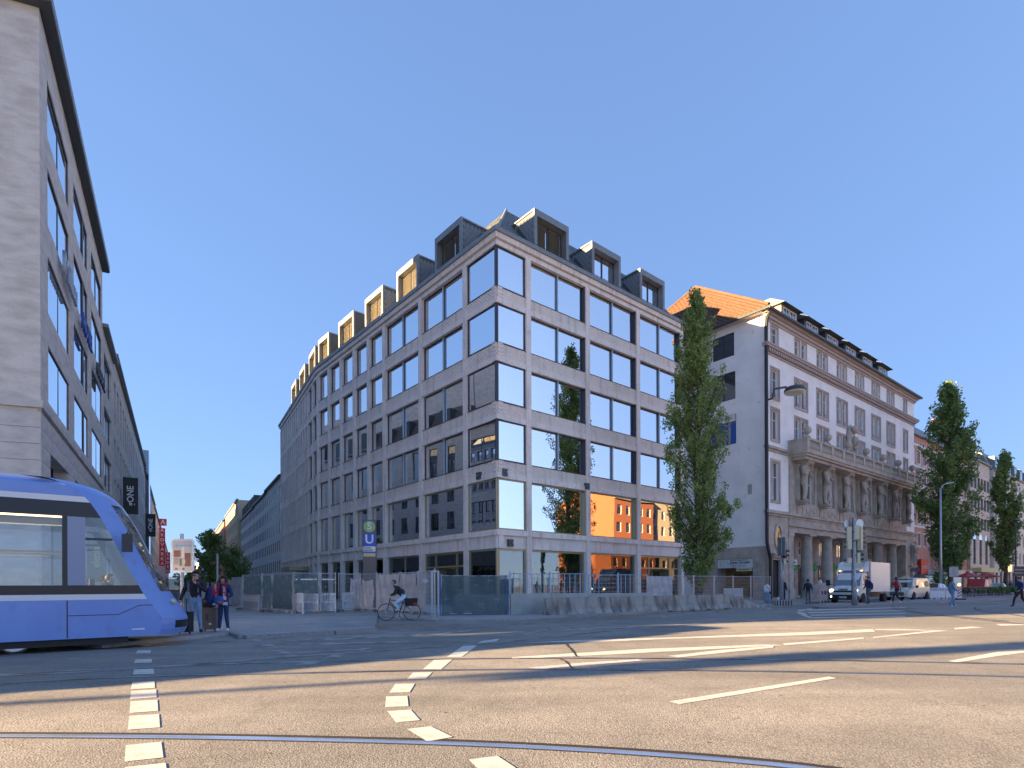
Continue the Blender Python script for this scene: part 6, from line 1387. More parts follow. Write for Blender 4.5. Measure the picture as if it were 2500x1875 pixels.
obj('panel', MB().hexa([(0, 0, 0), (2.4, 0, 0), (2.4, .08, 0), (0, .08, 0), (0, 0, 1.3), (2.4, 0, 1.55), (2.4, .08, 1.55), (0, .08, 1.3)]).mesh('panel', 'lime'), t, W)
# white barriers beside the van and a beacon
wl = ['first', 'second', 'third', 'fourth']
for i in range(4):
    p = V2(2270 + 19 * i, 47.5 + .3 * i); W = T(p.x, p.y, .1) @ RZ(-.05 + .1 * (i % 2)); t = thing('safety_barrier', 'white plastic safety barrier behind the walker in blue, %s from left' % wl[i], 'barrier', W, 'white safety barriers by the van')
    obj('panel', MB().box(0, .62, -.03, .03, .15, .98).box(.06, .16, -.05, .05, 0, .15).box(.46, .56, -.05, .05, 0, .15).mesh('panel', 'white'), t, W); obj('red_board', MB().box(.03, .59, -.036, -.031, .72, .95).mesh('red_board', 'grey_board'), t, W)
p = V2(2342, 46); W = T(p.x, p.y, .1); t = thing('beacon', 'red and white striped beacon board with yellow lamps right of the walker in blue', 'beacon', W)
obj('board', MB().box(-.16, .16, -.03, .03, .12, 1.1).mesh('board', 'white'), t, W); mb = MB()
for q in range(4): z = .2 + .24 * q; mb.face([(-.15, -.036, z), (.15, -.036, z + .2), (.15, -.036, z + .3), (-.15, -.036, z + .1)])
obj('red_stripes', mb.mesh('red_stripes', 'red_paint'), t, W); obj('lamp', MB().ball((0, 0, 1.22), .12, .1, .12).mesh('lamp', 'warm_light'), t, W); obj('base', MB().box(-.4, .4, -.2, .2, 0, .12).mesh('base', 'black'), t, W)
# posts and small flags down the left street
p = V2(531, 48); W = T(p.x, p.y, 0); t = thing('street_mast', 'slim pale mast lit by the sun between the two trees left of the scarf woman', 'mast', W); obj('pole', MB().tube([(0, 0, 0), (0, 0, 4.2)], .09, 8).mesh('pole', 'lime'), t, W)
p = V2(558, 75); W = T(p.x, p.y, 0); t = thing('red_banner', 'small red banner hanging beyond the street tree', 'banner', W); obj('pole', MB().tube([(-.3, 0, 0), (-.3, 0, 4.8)], .04, 6).mesh('pole', 'steel'), t, W); obj('cloth', MB().box(-.25, .12, -.01, .01, 3.4, 4.7).mesh('cloth', 'orange_wall'), t, W)
banner(10.4, 1.7, 4.4, .8, 'elenia', 'dark banner with yellow upright letters seen through the tram cab', 'black', 'yellow_ink')
# ================================================================= TRAM
MT['tram_blue'] = M('tram_blue', (0.17, 0.28, 0.64), .28, .0, n=(.6, (0.20, 0.32, 0.68), .4, .6), n2=(3.5, (0.15, 0.23, 0.50), .55, .85, 8)); MT['tram_white'] = M('tram_white', (0.70, 0.70, 0.74), .35)
MT['tram_glass'] = GLASS('tram_window_glass', 0.12, (0.74, 0.79, 0.82)); MT['tram_dark'] = M('tram_black_band', (0.015, 0.016, 0.022), .25); MT['tram_grey'] = M('tram_door_grey', (0.26, 0.30, 0.42), .4)
MT['tram_lamp'] = M('warm_interior_lamp', (0.9, 0.7, 0.4), .5, emit=((1.0, 0.72, 0.32), 0.55)); MT['seat'] = M('seat_fabric', (0.05, 0.07, 0.14), .8)
aT = math.atan2(.622, .783); WT = FR(tr0.x, tr0.y, aT); tram = thing('tram', 'blue and white tram entering from the left edge', 'tram', WT)
PF = [(.28, -.02), (.45, .06), (.7, .05), (.95, -.1), (1.2, -.28), (1.5, -.42), (1.85, -.60), (2.25, -.78), (2.65, -.95), (3.0, -1.12), (3.3, -1.30), (3.5, -1.48), (3.66, -1.72), (3.76, -2.05), (3.82, -2.5)]
def xf(z):
    for (z0, x0), (z1, x1) in zip(PF[:-1], PF[1:]):
        if z <= z1: return x0 + (x1 - x0) * (z - z0) / (z1 - z0)
    return PF[-1][1]
TL, TWd = -27.0, 2.3
xs = lambda z: xf(z) - .62
def nose_pt(z, t): return (xf(z) + .08 - .70 * abs(t) ** 2.6, TWd / 2 + t * TWd / 2, z)
def nose_patch(name, z0, z1, t0, t1, mat, off=0.0, nz=6, nt_=10):
    mb = MB()
    for i in range(nz):
        for j in range(nt_):
            za, zb = z0 + (z1 - z0) * i / nz, z0 + (z1 - z0) * (i + 1) / nz; ta, tb = t0 + (t1 - t0) * j / nt_, t0 + (t1 - t0) * (j + 1) / nt_
            P = [nose_pt(za, ta), nose_pt(za, tb), nose_pt(zb, tb), nose_pt(zb, ta)]
            mb.face([(p[0] + off, p[1], p[2]) for p in P])
    return obj(name, mb.mesh(name, mat, True), tram, WT)
nose_patch('nose', .28, 1.3, -1, 1, 'tram_blue', nz=8, nt_=20); nose_patch('windscreen', 1.3, 3.3, -.72, .72, 'tram_glass', nz=10, nt_=14)
nose_patch('pillar', 1.3, 3.3, -1, -.72, 'tram_blue', nz=10, nt_=6); nose_patch('pillar', 1.3, 3.3, .72, 1, 'tram_blue', nz=10, nt_=6); nose_patch('roof_cap', 3.3, 3.82, -1, 1, 'tram_blue', nz=8, nt_=16)
nose_patch('bumper', .42, .6, -.8, .8, 'tram_dark', off=.012, nz=2, nt_=12)
for x in (-26, -22.2, -18.4, -14.6, -10.8, -7.0, -4.4): obj('panel_seam', cached('tseam', lambda: MB().box(-.008, .008, -.006, .004, .3, 1.12).mesh('panel_seam', 'tram_dark')), tram, WT @ T(x, 0, 0))
for t in (-.6, .6):
    p = nose_pt(1.05, t); obj('headlight', MB().ball(p, .08, .16, .07, 10, 6).mesh('headlight', 'lamp_glass'), tram, WT)
def side(y, s):   # s=-1 near side
    def strip_(name, z0, z1, mat, x0=TL, dy=0, nz=3, xend=None):
        mb = MB()
        for i in range(nz):
            a, b = z0 + (z1 - z0) * i / nz, z0 + (z1 - z0) * (i + 1) / nz
            xa, xb = (xs(a), xs(b)) if xend is None else (xend, xend)
            f = [(x0, y + dy, a), (xa, y + dy, a), (xb, y + dy, b), (x0, y + dy, b)]; mb.face(f if s < 0 else f[::-1])
        return obj(name, mb.mesh(name, mat), tram, WT)
    strip_('side_skirt', .28, 1.13, 'tram_blue', nz=5); strip_('white_stripe', 1.13, 1.25, 'tram_white', nz=1); strip_('window_sill', 1.25, 1.45, 'tram_dark', nz=1)
    strip_('window_header', 2.95, 3.28, 'tram_dark', nz=2); strip_('white_stripe', 3.28, 3.40, 'tram_white', nz=1); strip_('roof_cove', 3.40, 3.62, 'tram_blue', nz=3)
    for x0, x1 in [(-27 + 1.9 * i, -27 + 1.9 * i + 1.8) for i in range(13)]:
        w_ = MB().box(x0, x0 + .06, y - .01, y + .01, 1.45, 2.95).box(x1, x1 + .1, y - .012, y + .012, 1.45, 2.95)
        o = obj('window', w_.mesh('window', 'tram_dark'), tram, WT); obj('pane', MB().face([(x0 + .06, y, 1.45), (x1, y, 1.45), (x1, y, 2.95), (x0 + .06, y, 2.95)]).mesh('pane', 'tram_glass'), o, WT)
    obj('door_column', MB().box(-2.31, -2.0, y - .02, y + .02, 1.45, 2.95).mesh('door_column', 'tram_grey'), tram, WT)
    mb = MB()
    for i in range(5):
        a, b = 1.45 + .3 * i, 1.45 + .3 * (i + 1); mb.face([(-2.0, y, a), (xs(a), y, a), (xs(b), y, b), (-2.0, y, b)])
    cw_ = obj('cab_window', mb.mesh('cab_window', 'tram_glass'), tram, WT)
    obj('window_bar', MB().box(-2.0, xs(2.5), y - .015, y + .015, 2.45, 2.5).mesh('window_bar', 'tram_dark'), cw_, WT)
    mb = MB()
    for i in range(5):
        a, b = 3.62 + .04 * i, 3.62 + .04 * (i + 1); yy = lambda z: y + (-s) * .35 * ((z - 3.62) / .2) ** 1.5
        mb.face([(TL, yy(a), a), (xs(a), yy(a), a), (xs(b), yy(b), b), (TL, yy(b), b)])
    obj('roof_edge', mb.mesh('roof_edge', 'tram_blue', True), tram, WT)
    if s < 0: obj('service_label', MB().box(-1.15, -.9, y - .008, y - .004, .42, .455).mesh('service_label', 'tram_white'), tram, WT)
    # door seams and a marker light on the skirt
    mb = MB().box(-2.33, -2.31, y - .004 + (0 if s > 0 else -.004), y + .004, .3, 1.12).box(-2.3, -1.4, y - .006, y + .006, .78, .795).box(-1.0, xs(.9) - .05, y - .006, y + .006, .98, .995)
    mb.hexa([(-1.4, y - .006, .78), (-1.0, y - .006, .98), (-1.0, y + .006, .98), (-1.4, y + .006, .78), (-1.4, y - .006, .795), (-1.0, y - .006, .995), (-1.0, y + .006, .995), (-1.4, y + .006, .795)])
    obj('panel_seam', mb.mesh('panel_seam', 'tram_dark'), tram, WT)
side(0.0, -1); side(TWd, 1)
obj('roof', MB().face([(TL, .35, 3.82), (-2.5, .35, 3.82), (-2.5, TWd - .35, 3.82), (TL, TWd - .35, 3.82)]).mesh('roof', 'tram_blue'), tram, WT)
obj('roof_box', MB().box(-20, -14, .4, 1.9, 3.83, 4.05).box(-11, -6.5, .4, 1.9, 3.83, 4.05).mesh('roof_box', 'tram_grey'), tram, WT)
obj('rear_wall', MB().face([(TL, 0, .28), (TL, TWd, .28), (TL, TWd, 3.6), (TL, 0, 3.6)]).mesh('rear_wall', 'tram_blue'), tram, WT)
obj('floor', MB().box(TL, -.9, .03, TWd - .03, .30, .40).mesh('floor', 'room_floor'), tram, WT)
obj('ceiling', MB().box(TL, -1.75, .12, TWd - .12, 3.16, 3.26).mesh('ceiling', 'room'), tram, WT)
obj('cab_wall', MB().box(-2.1, -2.04, .05, .7, .4, 3.1).box(-2.1, -2.04, 1.6, 2.25, .4, 3.1).mesh('cab_wall', 'tram_dark'), tram, WT)
for y in (.75, 1.5): obj('ceiling_lamp', MB().box(TL, -2.4, y - .04, y + .04, 3.06, 3.15).mesh('ceiling_lamp', 'tram_lamp'), tram, WT)
obj('grab_rail', MB().tube([(TL, .55, 2.2), (-2.4, .55, 2.2)], .02, 6).tube([(TL, 1.7, 2.2), (-2.4, 1.7, 2.2)], .02, 6).tube([(-4, .55, .4), (-4, .55, 3.1)], .02, 6).tube([(-6.5, .55, .4), (-6.5, .55, 3.1)], .02, 6).mesh('grab_rail', 'sand_ink'), tram, WT)
for i in range(9):
    for y in (.12, 1.72): obj('seat', cached('seat', lambda: MB().box(0, .42, 0, .44, .0, .12).box(-.04, .06, 0, .44, .0, .72).mesh('seat', 'seat')), tram, WT @ T(-4.2 - 1.9 * i, y, .78))
obj('driver_seat', MB().box(-1.85, -1.45, .8, 1.3, .7, .85).box(-1.9, -1.8, .8, 1.3, .85, 1.6).mesh('driver_seat', 'seat'), tram, WT)
obj('dashboard', MB().prism([(-1.2, .4), (-.75, .4), (-.75, 1.15), (-1.2, 1.35)], .2, 2.1, 'y').mesh('dashboard', 'tram_dark') if False else MB().box(-1.25, -.8, .2, 2.1, .4, 1.2).mesh('dashboard', 'tram_dark'), tram, WT)
obj('undercarriage', MB().box(TL + .5, -1.2, .2, TWd - .2, .12, .3).mesh('undercarriage', 'black'), tram, WT)
whl = cached('twheel', lambda: MB().lathe([(.26, 0), (.3, .02), (.3, .1), (.26, .12)], 18).mesh('wheel', 'rail'))
for x in (-3.2, -4.9, -14, -15.8, -24, -25.5):
    for y in (.42, 1.86): obj('wheel', whl, tram, WT @ T(x, y, .31) @ RX90)
obj('wing_mirror', MB().box(-1.35, -1.15, -.3, -.12, 2.2, 2.6).tube([(-1.2, 0, 2.7), (-1.25, -.2, 2.62)], .02, 5).mesh('wing_mirror', 'tram_dark'), tram, WT)

# ================================================================= ROAD VEHICLES
MT['car_white'] = M('white_car_paint', (0.72, 0.72, 0.70), .22, n=None); MT['car_pearl'] = M('pearl_white_paint', (0.66, 0.63, 0.54), .22); MT['tyre'] = M('tyre_rubber', (0.018, 0.018, 0.018), .85); MT['rim'] = M('alloy_rim', (0.5, 0.5, 0.5), .35, .9)
MT['car_glass'] = GLASS('car_glass', .18, None, body=(0.015, 0.02, 0.026)); MT['headlamp'] = M('lit_headlamp', (0.9, 0.8, 0.6), .3, emit=((1, .82, .5), 1.2)); MT['indicator'] = M('amber_lamp', (0.8, 0.3, 0.05), .4, emit=((1, .4, .08), .8)); MT['plate_blue'] = MT['u_blue']; MT['car_red'] = M('red_car_paint', (0.45, 0.02, 0.02), .3)
def wheel(parent, W, r=.34, w_=.22):
    t = obj('wheel', cached(('whl', r, w_), lambda: MB().lathe([(r * .62, 0), (r * .9, 0), (r, w_ * .2), (r, w_ * .8), (r * .9, w_), (r * .62, w_)], 22).mesh('tyre', 'tyre')), parent, W)
    def mk():
        mb = MB().lathe([(r * .64, .02), (r * .6, .05), (r * .1, .05)], 20)
        for q in range(5):
            a = 2 * PI * q / 5; c, s = math.cos(a), math.sin(a); mb.hexa([(c * r * .1 - s * .04, s * r * .1 + c * .04, .005), (c * r * .1 + s * .04, s * r * .1 - c * .04, .005), (c * r * .6 + s * .03, s * r * .6 - c * .03, .005), (c * r * .6 - s * .03, s * r * .6 + c * .03, .005), (c * r * .1 - s * .04, s * r * .1 + c * .04, .05), (c * r * .1 + s * .04, s * r * .1 - c * .04, .05), (c * r * .6 + s * .03, s * r * .6 - c * .03, .05), (c * r * .6 - s * .03, s * r * .6 + c * .03, .05)][::1])
        return mb.mesh('rim', 'rim')
    obj('rim', cached(('rim', r), mk), t, W); return t
def loft_vehicle(name, label, cat, W, st, mat, wheels, r=.34, windows=(), group=None):
    """x forward (front at +), y to the left; st: (x, z_low, z_belt, z_roof, half_low, half_belt, half_roof)"""
    t = thing(name, label, cat, W, group); mb = MB(); rings = []
    for (x, zl, zb, zr, hl, hb, hr) in st:
        rings.append([(x, -hl, zl), (x, -hb, zl + (zb - zl) * .45), (x, -hb * .995, zb), (x, -hr, zr - .06), (x, -hr * .86, zr), (x, hr * .86, zr), (x, hr, zr - .06), (x, hb * .995, zb), (x, hb, zl + (zb - zl) * .45), (x, hl, zl)])
    for A, B in zip(rings[:-1], rings[1:]):
        for i in range(9): mb.face([A[i], B[i], B[i + 1], A[i + 1]])
        mb.face([A[9], B[9], B[0], A[0]])
    mb.face(rings[0]); mb.face(rings[-1][::-1])
    obj('body', mb.mesh('body', mat, False), t, W)
    def interp(x):
        for a, b in zip(st[:-1], st[1:]):
            lo, hi = (a, b) if a[0] < b[0] else (b, a)
            if lo[0] - 1e-6 <= x <= hi[0] + 1e-6:
                f = (x - lo[0]) / (hi[0] - lo[0]); return [lo[k] + (hi[k] - lo[k]) * f for k in range(7)]
        return list(st[-1])
    for (x0, x1, f0, f1) in windows:          # side windows on both sides; f = fraction belt..roof
        for s in (-1, 1):
            P = []
            for (x, f) in ((x0, f0), (x1, f0), (x1, f1), (x0, f1)):
                _, zl, zb, zr, hl, hb, hr = interp(x); z = zb + (zr - .06 - zb) * f; P.append((x, s * (hb * .995 + (hr - hb * .995) * f + .008), z))
            obj('side_window', MB().face(P if s < 0 else P[::-1]).mesh('side_window', 'car_glass'), t, W)
    for x in wheels:
        hb = interp(x)[5]
        wheel(t, W @ T(x, -hb + .20, r) @ RX90, r); wheel(t, W @ T(x, hb - .20, r) @ RZ(PI) @ RX90, r)
        for s in (-1, 1): obj('wheel_arch', cached(('arch', r), lambda: MB().prism([(r + (r + .07) * math.sin(PI * q / 12), (r + .07) * math.cos(PI * q / 12)) for q in range(13)][::-1], -.004, .004, 'y').mesh('wheel_arch', 'tyre')), t, W @ T(x, s * (hb + .006), 0))
    return t
aV = math.atan2(-.622, -.783)             # vehicles face back towards the crossing
def near_side(px, Y, x_off, half):        # world frame whose near side passes the given point
    p = V2(px, Y); return FR(p.x, p.y, aV) @ T(-x_off, -half, 0) if False else FR(p.x + sdir.x * half, p.y + sdir.y * half, aV) @ T(-x_off, 0, 0)
# van (pearl white people carrier)
WV = near_side(2232, 47.1, 1.6, .97)
van = loft_vehicle('parked_van', 'pearl white people carrier with yellow roof sign behind the man in the red vest', 'van', WV,
    [(-2.5, .45, 1.05, 1.82, .80, .93, .78), (-2.35, .32, 1.08, 1.93, .90, .97, .82), (0.6, .28, 1.06, 1.93, .92, .97, .82), (1.15, .28, 1.05, 1.72, .92, .97, .76), (1.75, .28, 1.04, 1.12, .92, .96, .72), (2.35, .30, .92, .98, .86, .90, .62), (2.52, .36, .72, .80, .70, .76, .50)],
    'car_pearl', (1.6, -1.6), .35, [(-2.2, -1.0, .1, .88), (-.9, .35, .1, .88), (.45, 1.15, .1, .86)])
wsn = MB().face([(1.18, .7, 1.68), (1.18, -.7, 1.68), (1.78, -.8, 1.13), (1.78, .8, 1.13)][::-1]); obj('windscreen', MB().hexa([(1.8, -.8, 1.11), (1.8, .8, 1.11), (1.78, .8, 1.10), (1.78, -.8, 1.10), (.98, -.7, 1.86), (.98, .7, 1.86), (.96, .7, 1.85), (.96, -.7, 1.85)]).mesh('windscreen', 'car_glass'), van, WV)
obj('grille', MB().box(2.42, 2.545, -.5, .5, .45, .72).mesh('grille', 'black'), van, WV)
for z in (.5, .57, .64): obj('grille_bar', MB().box(2.54, 2.555, -.46, .46, z, z + .02).mesh('grille_bar', 'rim'), van, WV)
for y in (-.68, .68): obj('headlight', MB().ball((2.32, y, .82), .16, .16, .08, 10, 6).mesh('headlight', 'lamp_glass'), van, WV)
obj('roof_sign', MB().box(.3, .45, -.25, .25, 1.93, 2.06).mesh('roof_sign', 'cream_sign'), van, WV)
obj('number_plate', MB().box(2.53, 2.56, -.26, .26, .34, .44).mesh('number_plate', 'white'), van, WV)
for s in (-1, 1): obj('wing_mirror', MB().ball((1.3, s * 1.08, 1.18), .1, .12, .12, 8, 6).mesh('wing_mirror', 'black'), van, WV)
# truck
WK_ = near_side(2108, 40.2, 1.75, 1.0)
trk = loft_vehicle('box_truck', 'white box truck with lit headlamps behind the traffic light pole', 'truck', WK_,
    [(.75, .42, 1.25, 2.32, .92, 1.0, .86), (1.1, .40, 1.24, 2.32, .92, 1.0, .84), (1.45, .36, 1.22, 2.2, .92, 1.0, .82), (2.05, .34, 1.20, 1.33, .92, .99, .80), (2.5, .34, 1.0, 1.1, .90, .95, .74), (2.68, .34, .80, .88, .84, .90, .70)],
    'car_white', (1.75,), .36, [(.85, 1.5, .08, .9)])
obj('windscreen', MB().hexa([(2.1, -.86, 1.30), (2.1, .86, 1.30), (2.08, .86, 1.28), (2.08, -.86, 1.28), (1.37, -.76, 2.26), (1.37, .76, 2.26), (1.35, .76, 2.24), (1.35, -.76, 2.24)]).mesh('windscreen', 'car_glass'), trk, WK_)
obj('cargo_box', MB().box(-3.2, .6, -1.05, 1.05, .85, 3.0).mesh('cargo_box', 'car_white'), trk, WK_)
mb = MB()
for e in ((-3.22, -3.17), (.57, .62)): mb.box(e[0], e[1], -1.07, -1.0, .83, 3.02).box(e[0], e[1], 1.0, 1.07, .83, 3.02)
mb.box(-3.2, .6, -1.07, -1.03, 2.96, 3.02).box(-3.2, .6, -1.07, -1.03, .82, .88)
obj('box_trim', mb.mesh('box_trim', 'steel'), trk, WK_)
obj('chassis', MB().box(-3.3, .9, -.4, .4, .45, .8).box(-.9, .2, -.9, -.5, .35, .8).mesh('chassis', 'black'), trk, WK_)
for x in (-2.0,):
    wheel(trk, WK_ @ T(x, -.83, .36) @ RX90, .36, .3); wheel(trk, WK_ @ T(x, .83, .36) @ RZ(PI) @ RX90, .36, .3)
df = MB().prism([(.45, 2.3), (1.4, 2.3), (.9, 2.62), (.62, 3.05), (.45, 3.05)][::1], 0, 0) if False else MB()
for s in (-1, 1): df.hexa([(.45, s * .86 - .12, 2.3), (1.35, s * .80 - .12, 2.3), (1.35, s * .80 + .12, 2.3), (.45, s * .86 + .12, 2.3), (.45, s * .9 - .1, 3.05), (.75, s * .9 - .1, 3.0), (.75, s * .9 + .1, 3.0), (.45, s * .9 + .1, 3.05)])
df.hexa([(.5, -.8, 2.3), (1.35, -.8, 2.3), (1.35, .8, 2.3), (.5, .8, 2.3), (.5, -.8, 2.75), (.7, -.8, 2.72), (.7, .8, 2.72), (.5, .8, 2.75)])
obj('wind_deflector', df.mesh('wind_deflector', 'car_white'), trk, WK_)
obj('roof_slot', MB().box(1.2, 1.36, -.5, .5, 2.36, 2.39).mesh('roof_slot', 'black'), trk, WK_)
obj('grille', MB().box(2.5, 2.71, -.62, .62, .84, .95).mesh('grille', 'black'), trk, WK_); obj('bumper', MB().box(2.3, 2.74, -.94, .94, .3, .66).mesh('bumper', 'tyre'), trk, WK_)
WF_ = WK_ @ T(2.62, 0, 1.03) @ RZ(PI / 2); text('lettering', 'IVECO', .22, 'black', trk, WF_ @ Matrix.Rotation(-.9, 4, 'X'), .02, bold=True)
npl = obj('number_plate', MB().box(2.74, 2.76, -.27, .27, .42, .54).mesh('number_plate', 'white'), trk, WK_); obj('blue_field', MB().box(2.76, 2.765, -.27, -.2, .42, .54).mesh('blue_field', 'u_blue'), npl, WK_); text('lettering', 'M·IV 8502', .1, 'black', npl, WK_ @ T(2.765, .02, .48) @ RZ(PI / 2), .004)
for s in (-1, 1):
    obj('headlight', MB().ball((2.55, s * .8, .96), .12, .14, .1, 10, 6).mesh('headlight', 'headlamp' if s < 0 else 'lamp_glass') if False else MB().ball((2.55, s * .8, .96), .12, .14, .1, 10, 6).mesh('headlight', 'headlamp'), trk, WK_)
    obj('fog_lamp', MB().ball((2.72, s * .75, .52), .05, .07, .06, 8, 6).mesh('fog_lamp', 'headlamp'), trk, WK_)
    obj('marker_lamp', MB().ball((1.3, s * .72, 2.38), .06, .07, .04, 8, 5).mesh('marker_lamp', 'indicator'), trk, WK_)
    obj('wing_mirror', MB().box(1.85, 1.98, s * 1.3 - .12, s * 1.3 + .12, 1.3, 1.72).tube([(1.9, s * 1.0, 1.4), (1.9, s * 1.2, 1.4)], .025, 5).mesh('wing_mirror', 'black'), trk, WK_)
# far cars
def car(px, Y, mat, label, ang=aV, taxi=False):
    p = V2(px, Y); W = FR(p.x, p.y, ang)
    t = loft_vehicle('parked_car', label, 'car', W, [(-2.15, .4, .8, .88, .7, .8, .6), (-1.95, .3, .9, 1.0, .8, .86, .68), (-1.3, .25, .92, 1.42, .82, .88, .62), (.2, .25, .92, 1.46, .82, .88, .62), (.95, .25, .9, 1.0, .82, .88, .7), (1.9, .3, .74, .8, .78, .82, .6), (2.15, .36, .6, .66, .65, .7, .5)], mat, (1.3, -1.3), .31, [(-1.4, -.4, .1, .88), (-.3, .55, .1, .88)])
    obj('windscreen', MB().hexa([(1.0, -.68, .98), (1.0, .68, .98), (.98, .68, .96), (.98, -.68, .96), (.24, -.56, 1.44), (.24, .56, 1.44), (.22, .56, 1.42), (.22, -.56, 1.42)]).mesh('windscreen', 'car_glass'), t, W)
    for s in (-1, 1): obj('headlight', MB().ball((2.0, s * .6, .62), .1, .14, .07, 8, 5).mesh('headlight', 'lamp_glass'), t, W)
    return t
car(2276, 54.5, 'car_white', 'white estate car standing behind the people carrier')
car(2432, 74, 'car_white', 'small white car beyond the row of parked bicycles')
W = FR(*V2(2388, 72)[:2], aV); rv = loft_vehicle('parked_van', 'red van with a raised side flap beyond the parked bicycles', 'van', W, [(-2.4, .4, 1.0, 2.0, .85, .95, .85), (.6, .35, 1.0, 2.0, .88, .97, .85), (1.5, .35, 1.0, 1.1, .88, .95, .75), (2.2, .4, .8, .88, .8, .85, .6)], 'car_red', (1.4, -1.5), .34, [(-.4, .9, .1, .85)])
obj('yellow_stripe', MB().box(-2.2, 1.2, -.99, -.975, .75, .9).mesh('yellow_stripe', 'cream_sign'), rv, W)
# awnings in front of the shops at the right
for i, (px, Y, m, lab) in enumerate(((2364, 78, 'car_red', 'red market umbrella left of the red van'), (2408, 80, 'car_red', 'red market umbrella right of the red van'))):
    W = T(*V2(px, Y)); t = thing('market_umbrella', lab, 'umbrella', W); obj('canopy', MB().lathe([(1.7, 2.3), (1.72, 2.35), (.05, 3.0)], 8).mesh('canopy', m), t, W); obj('pole', MB().tube([(0, 0, 0), (0, 0, 3)], .04, 6).mesh('pole', 'black'), t, W)
# ---- bicycles
MT['bike_dark'] = M('dark_bicycle_paint', (0.03, 0.03, 0.04), .35, .3); MT['bike_grey'] = M('silver_bicycle_paint', (0.45, 0.48, 0.50), .3, .7); MT['bike_green'] = M('green_bicycle_paint', (0.05, 0.35, 0.12), .4)
def bicycle(W, label, mat='bike_dark', group=None, crate=False):
    t = thing('bicycle', label, 'bicycle', W, group)
    def whl_():
        mb = MB(); n = 28; R_, r_ = .335, .018
        pth = [(R_ * math.cos(2 * PI * q / n), 0, R_ * math.sin(2 * PI * q / n)) for q in range(n + 1)]
        mb.tube(pth, r_, 6, caps=False); mb.mi(1); mb.tube([(p[0] * .93, 0, p[2] * .93) for p in pth], .012, 5, caps=False)
        for q in range(14): a = 2 * PI * q / 14; mb.tube([(0, .02 if q % 2 else -.02, 0), (R_ * math.cos(a), 0, R_ * math.sin(a))], .003, 3, caps=False)
        mb.lathe([(.03, -.04), (.03, .04)], 8) if False else mb.box(-.03, .03, -.05, .05, -.03, .03); return mb.mesh('wheel', ['tyre', 'steel'])
    wm = cached('bwheel', whl_)
    for x in (-.52, .52): obj('wheel', wm, t, W @ T(x, 0, .35))
    fr = MB().tube([(-.38, 0, .92), (-.3, 0, .82), (-.05, 0, .32)], .02, 6).tube([(-.33, 0, .85), (.12, 0, .82)], .018, 6).tube([(.14, 0, .80), (-.05, 0, .32)], .02, 6) if False else MB()
    # front wheel at x=-.52: head tube, down tube, seat tube, stays
    fr.tube([(-.52, 0, .35), (-.40, 0, .72), (-.36, 0, .95)], .018, 6).tube([(-.39, 0, .78), (.02, 0, .33)], .02, 6).tube([(-.38, 0, .84), (.16, 0, .78)], .018, 6).tube([(.02, 0, .33), (.19, 0, .88)], .018, 6).tube([(.02, 0, .33), (.52, 0, .35)], .012, 5).tube([(.15, 0, .76), (.52, 0, .35)], .012, 5)
    obj('frame', cached(('bfr', mat), lambda: fr.mesh('frame', mat)), t, W)
    obj('handlebar', cached('bhb', lambda: MB().tube([(-.34, -.28, 1.04), (-.40, -.2, 1.05), (-.38, 0, .98), (-.40, .2, 1.05), (-.34, .28, 1.04)], .014, 6).mesh('handlebar', 'steel')), t, W)
    obj('saddle', cached('bsa', lambda: MB().hexa([(.05, -.03, .88), (.3, -.08, .88), (.3, .08, .88), (.05, .03, .88), (.05, -.02, .93), (.32, -.07, .95), (.32, .07, .95), (.05, .02, .93)]).mesh('saddle', 'black')), t, W)
    obj('crank', cached('bcr', lambda: MB().lathe([(.09, -.03), (.09, -.02)], 14).mesh('crank', 'steel')), t, W @ T(.02, 0, .33) @ RX90)
    obj('pedal', cached('bpe', lambda: MB().box(-.05, .05, -.16, -.06, .14, .17).box(-.05, .05, .06, .16, .48, .51).tube([(0, -.06, .16), (0, -.06, .33)], .012, 5).tube([(0, .06, .33), (0, .06, .49)], .012, 5).mesh('pedal', 'black')), t, W @ T(.02, 0, 0))
    for x0 in (-.52, .52):
        obj('mudguard', cached('bmg', lambda: (lambda mb: [mb.face([(.375 * math.cos(a), -.028, .375 * math.sin(a)), (.375 * math.cos(b), -.028, .375 * math.sin(b)), (.375 * math.cos(b), .028, .375 * math.sin(b)), (.375 * math.cos(a), .028, .375 * math.sin(a))]) for a, b in [(.3 + .3 * k, .6 + .3 * k) for k in range(8)]] and mb)(MB()).mesh('mudguard', 'black')), t, W @ T(x0, 0, .35))
    obj('rack', cached('bra', lambda: MB().box(.25, .7, -.07, .07, .74, .76).tube([(.52, -.07, .35), (.5, -.07, .74)], .006, 4).tube([(.52, .07, .35), (.5, .07, .74)], .006, 4).mesh('rack', 'steel')), t, W)
    return t
ck = V2(974.5, 23.2); WB = T(ck.x, ck.y, 0) @ RZ(.1)
bicycle(WB, 'city bicycle ridden to the left past the tarpaulin fence', 'bike_dark')
W = WB @ T(.5, 0, .78); pn = thing('saddle_bag', 'dark pannier bag with a red reflector on the ridden bicycle', 'bag', W)
obj('bag', MB().hexa([(-.25, -.18, -.18), (.22, -.18, -.18), (.22, .18, -.18), (-.25, .18, -.18), (-.28, -.2, .12), (.25, -.2, .14), (.25, .2, .14), (-.28, .2, .12)]).mesh('bag', 'tram_dark'), pn, W); obj('reflector', MB().box(.1, .24, -.21, -.19, -.12, -.06).mesh('reflector', 'red_paint'), pn, W)
bl_ = ['first', 'second', 'third', 'fourth', 'fifth', 'sixth', 'seventh', 'eighth', 'ninth', 'tenth', 'eleventh', 'twelfth']
tree0 = None
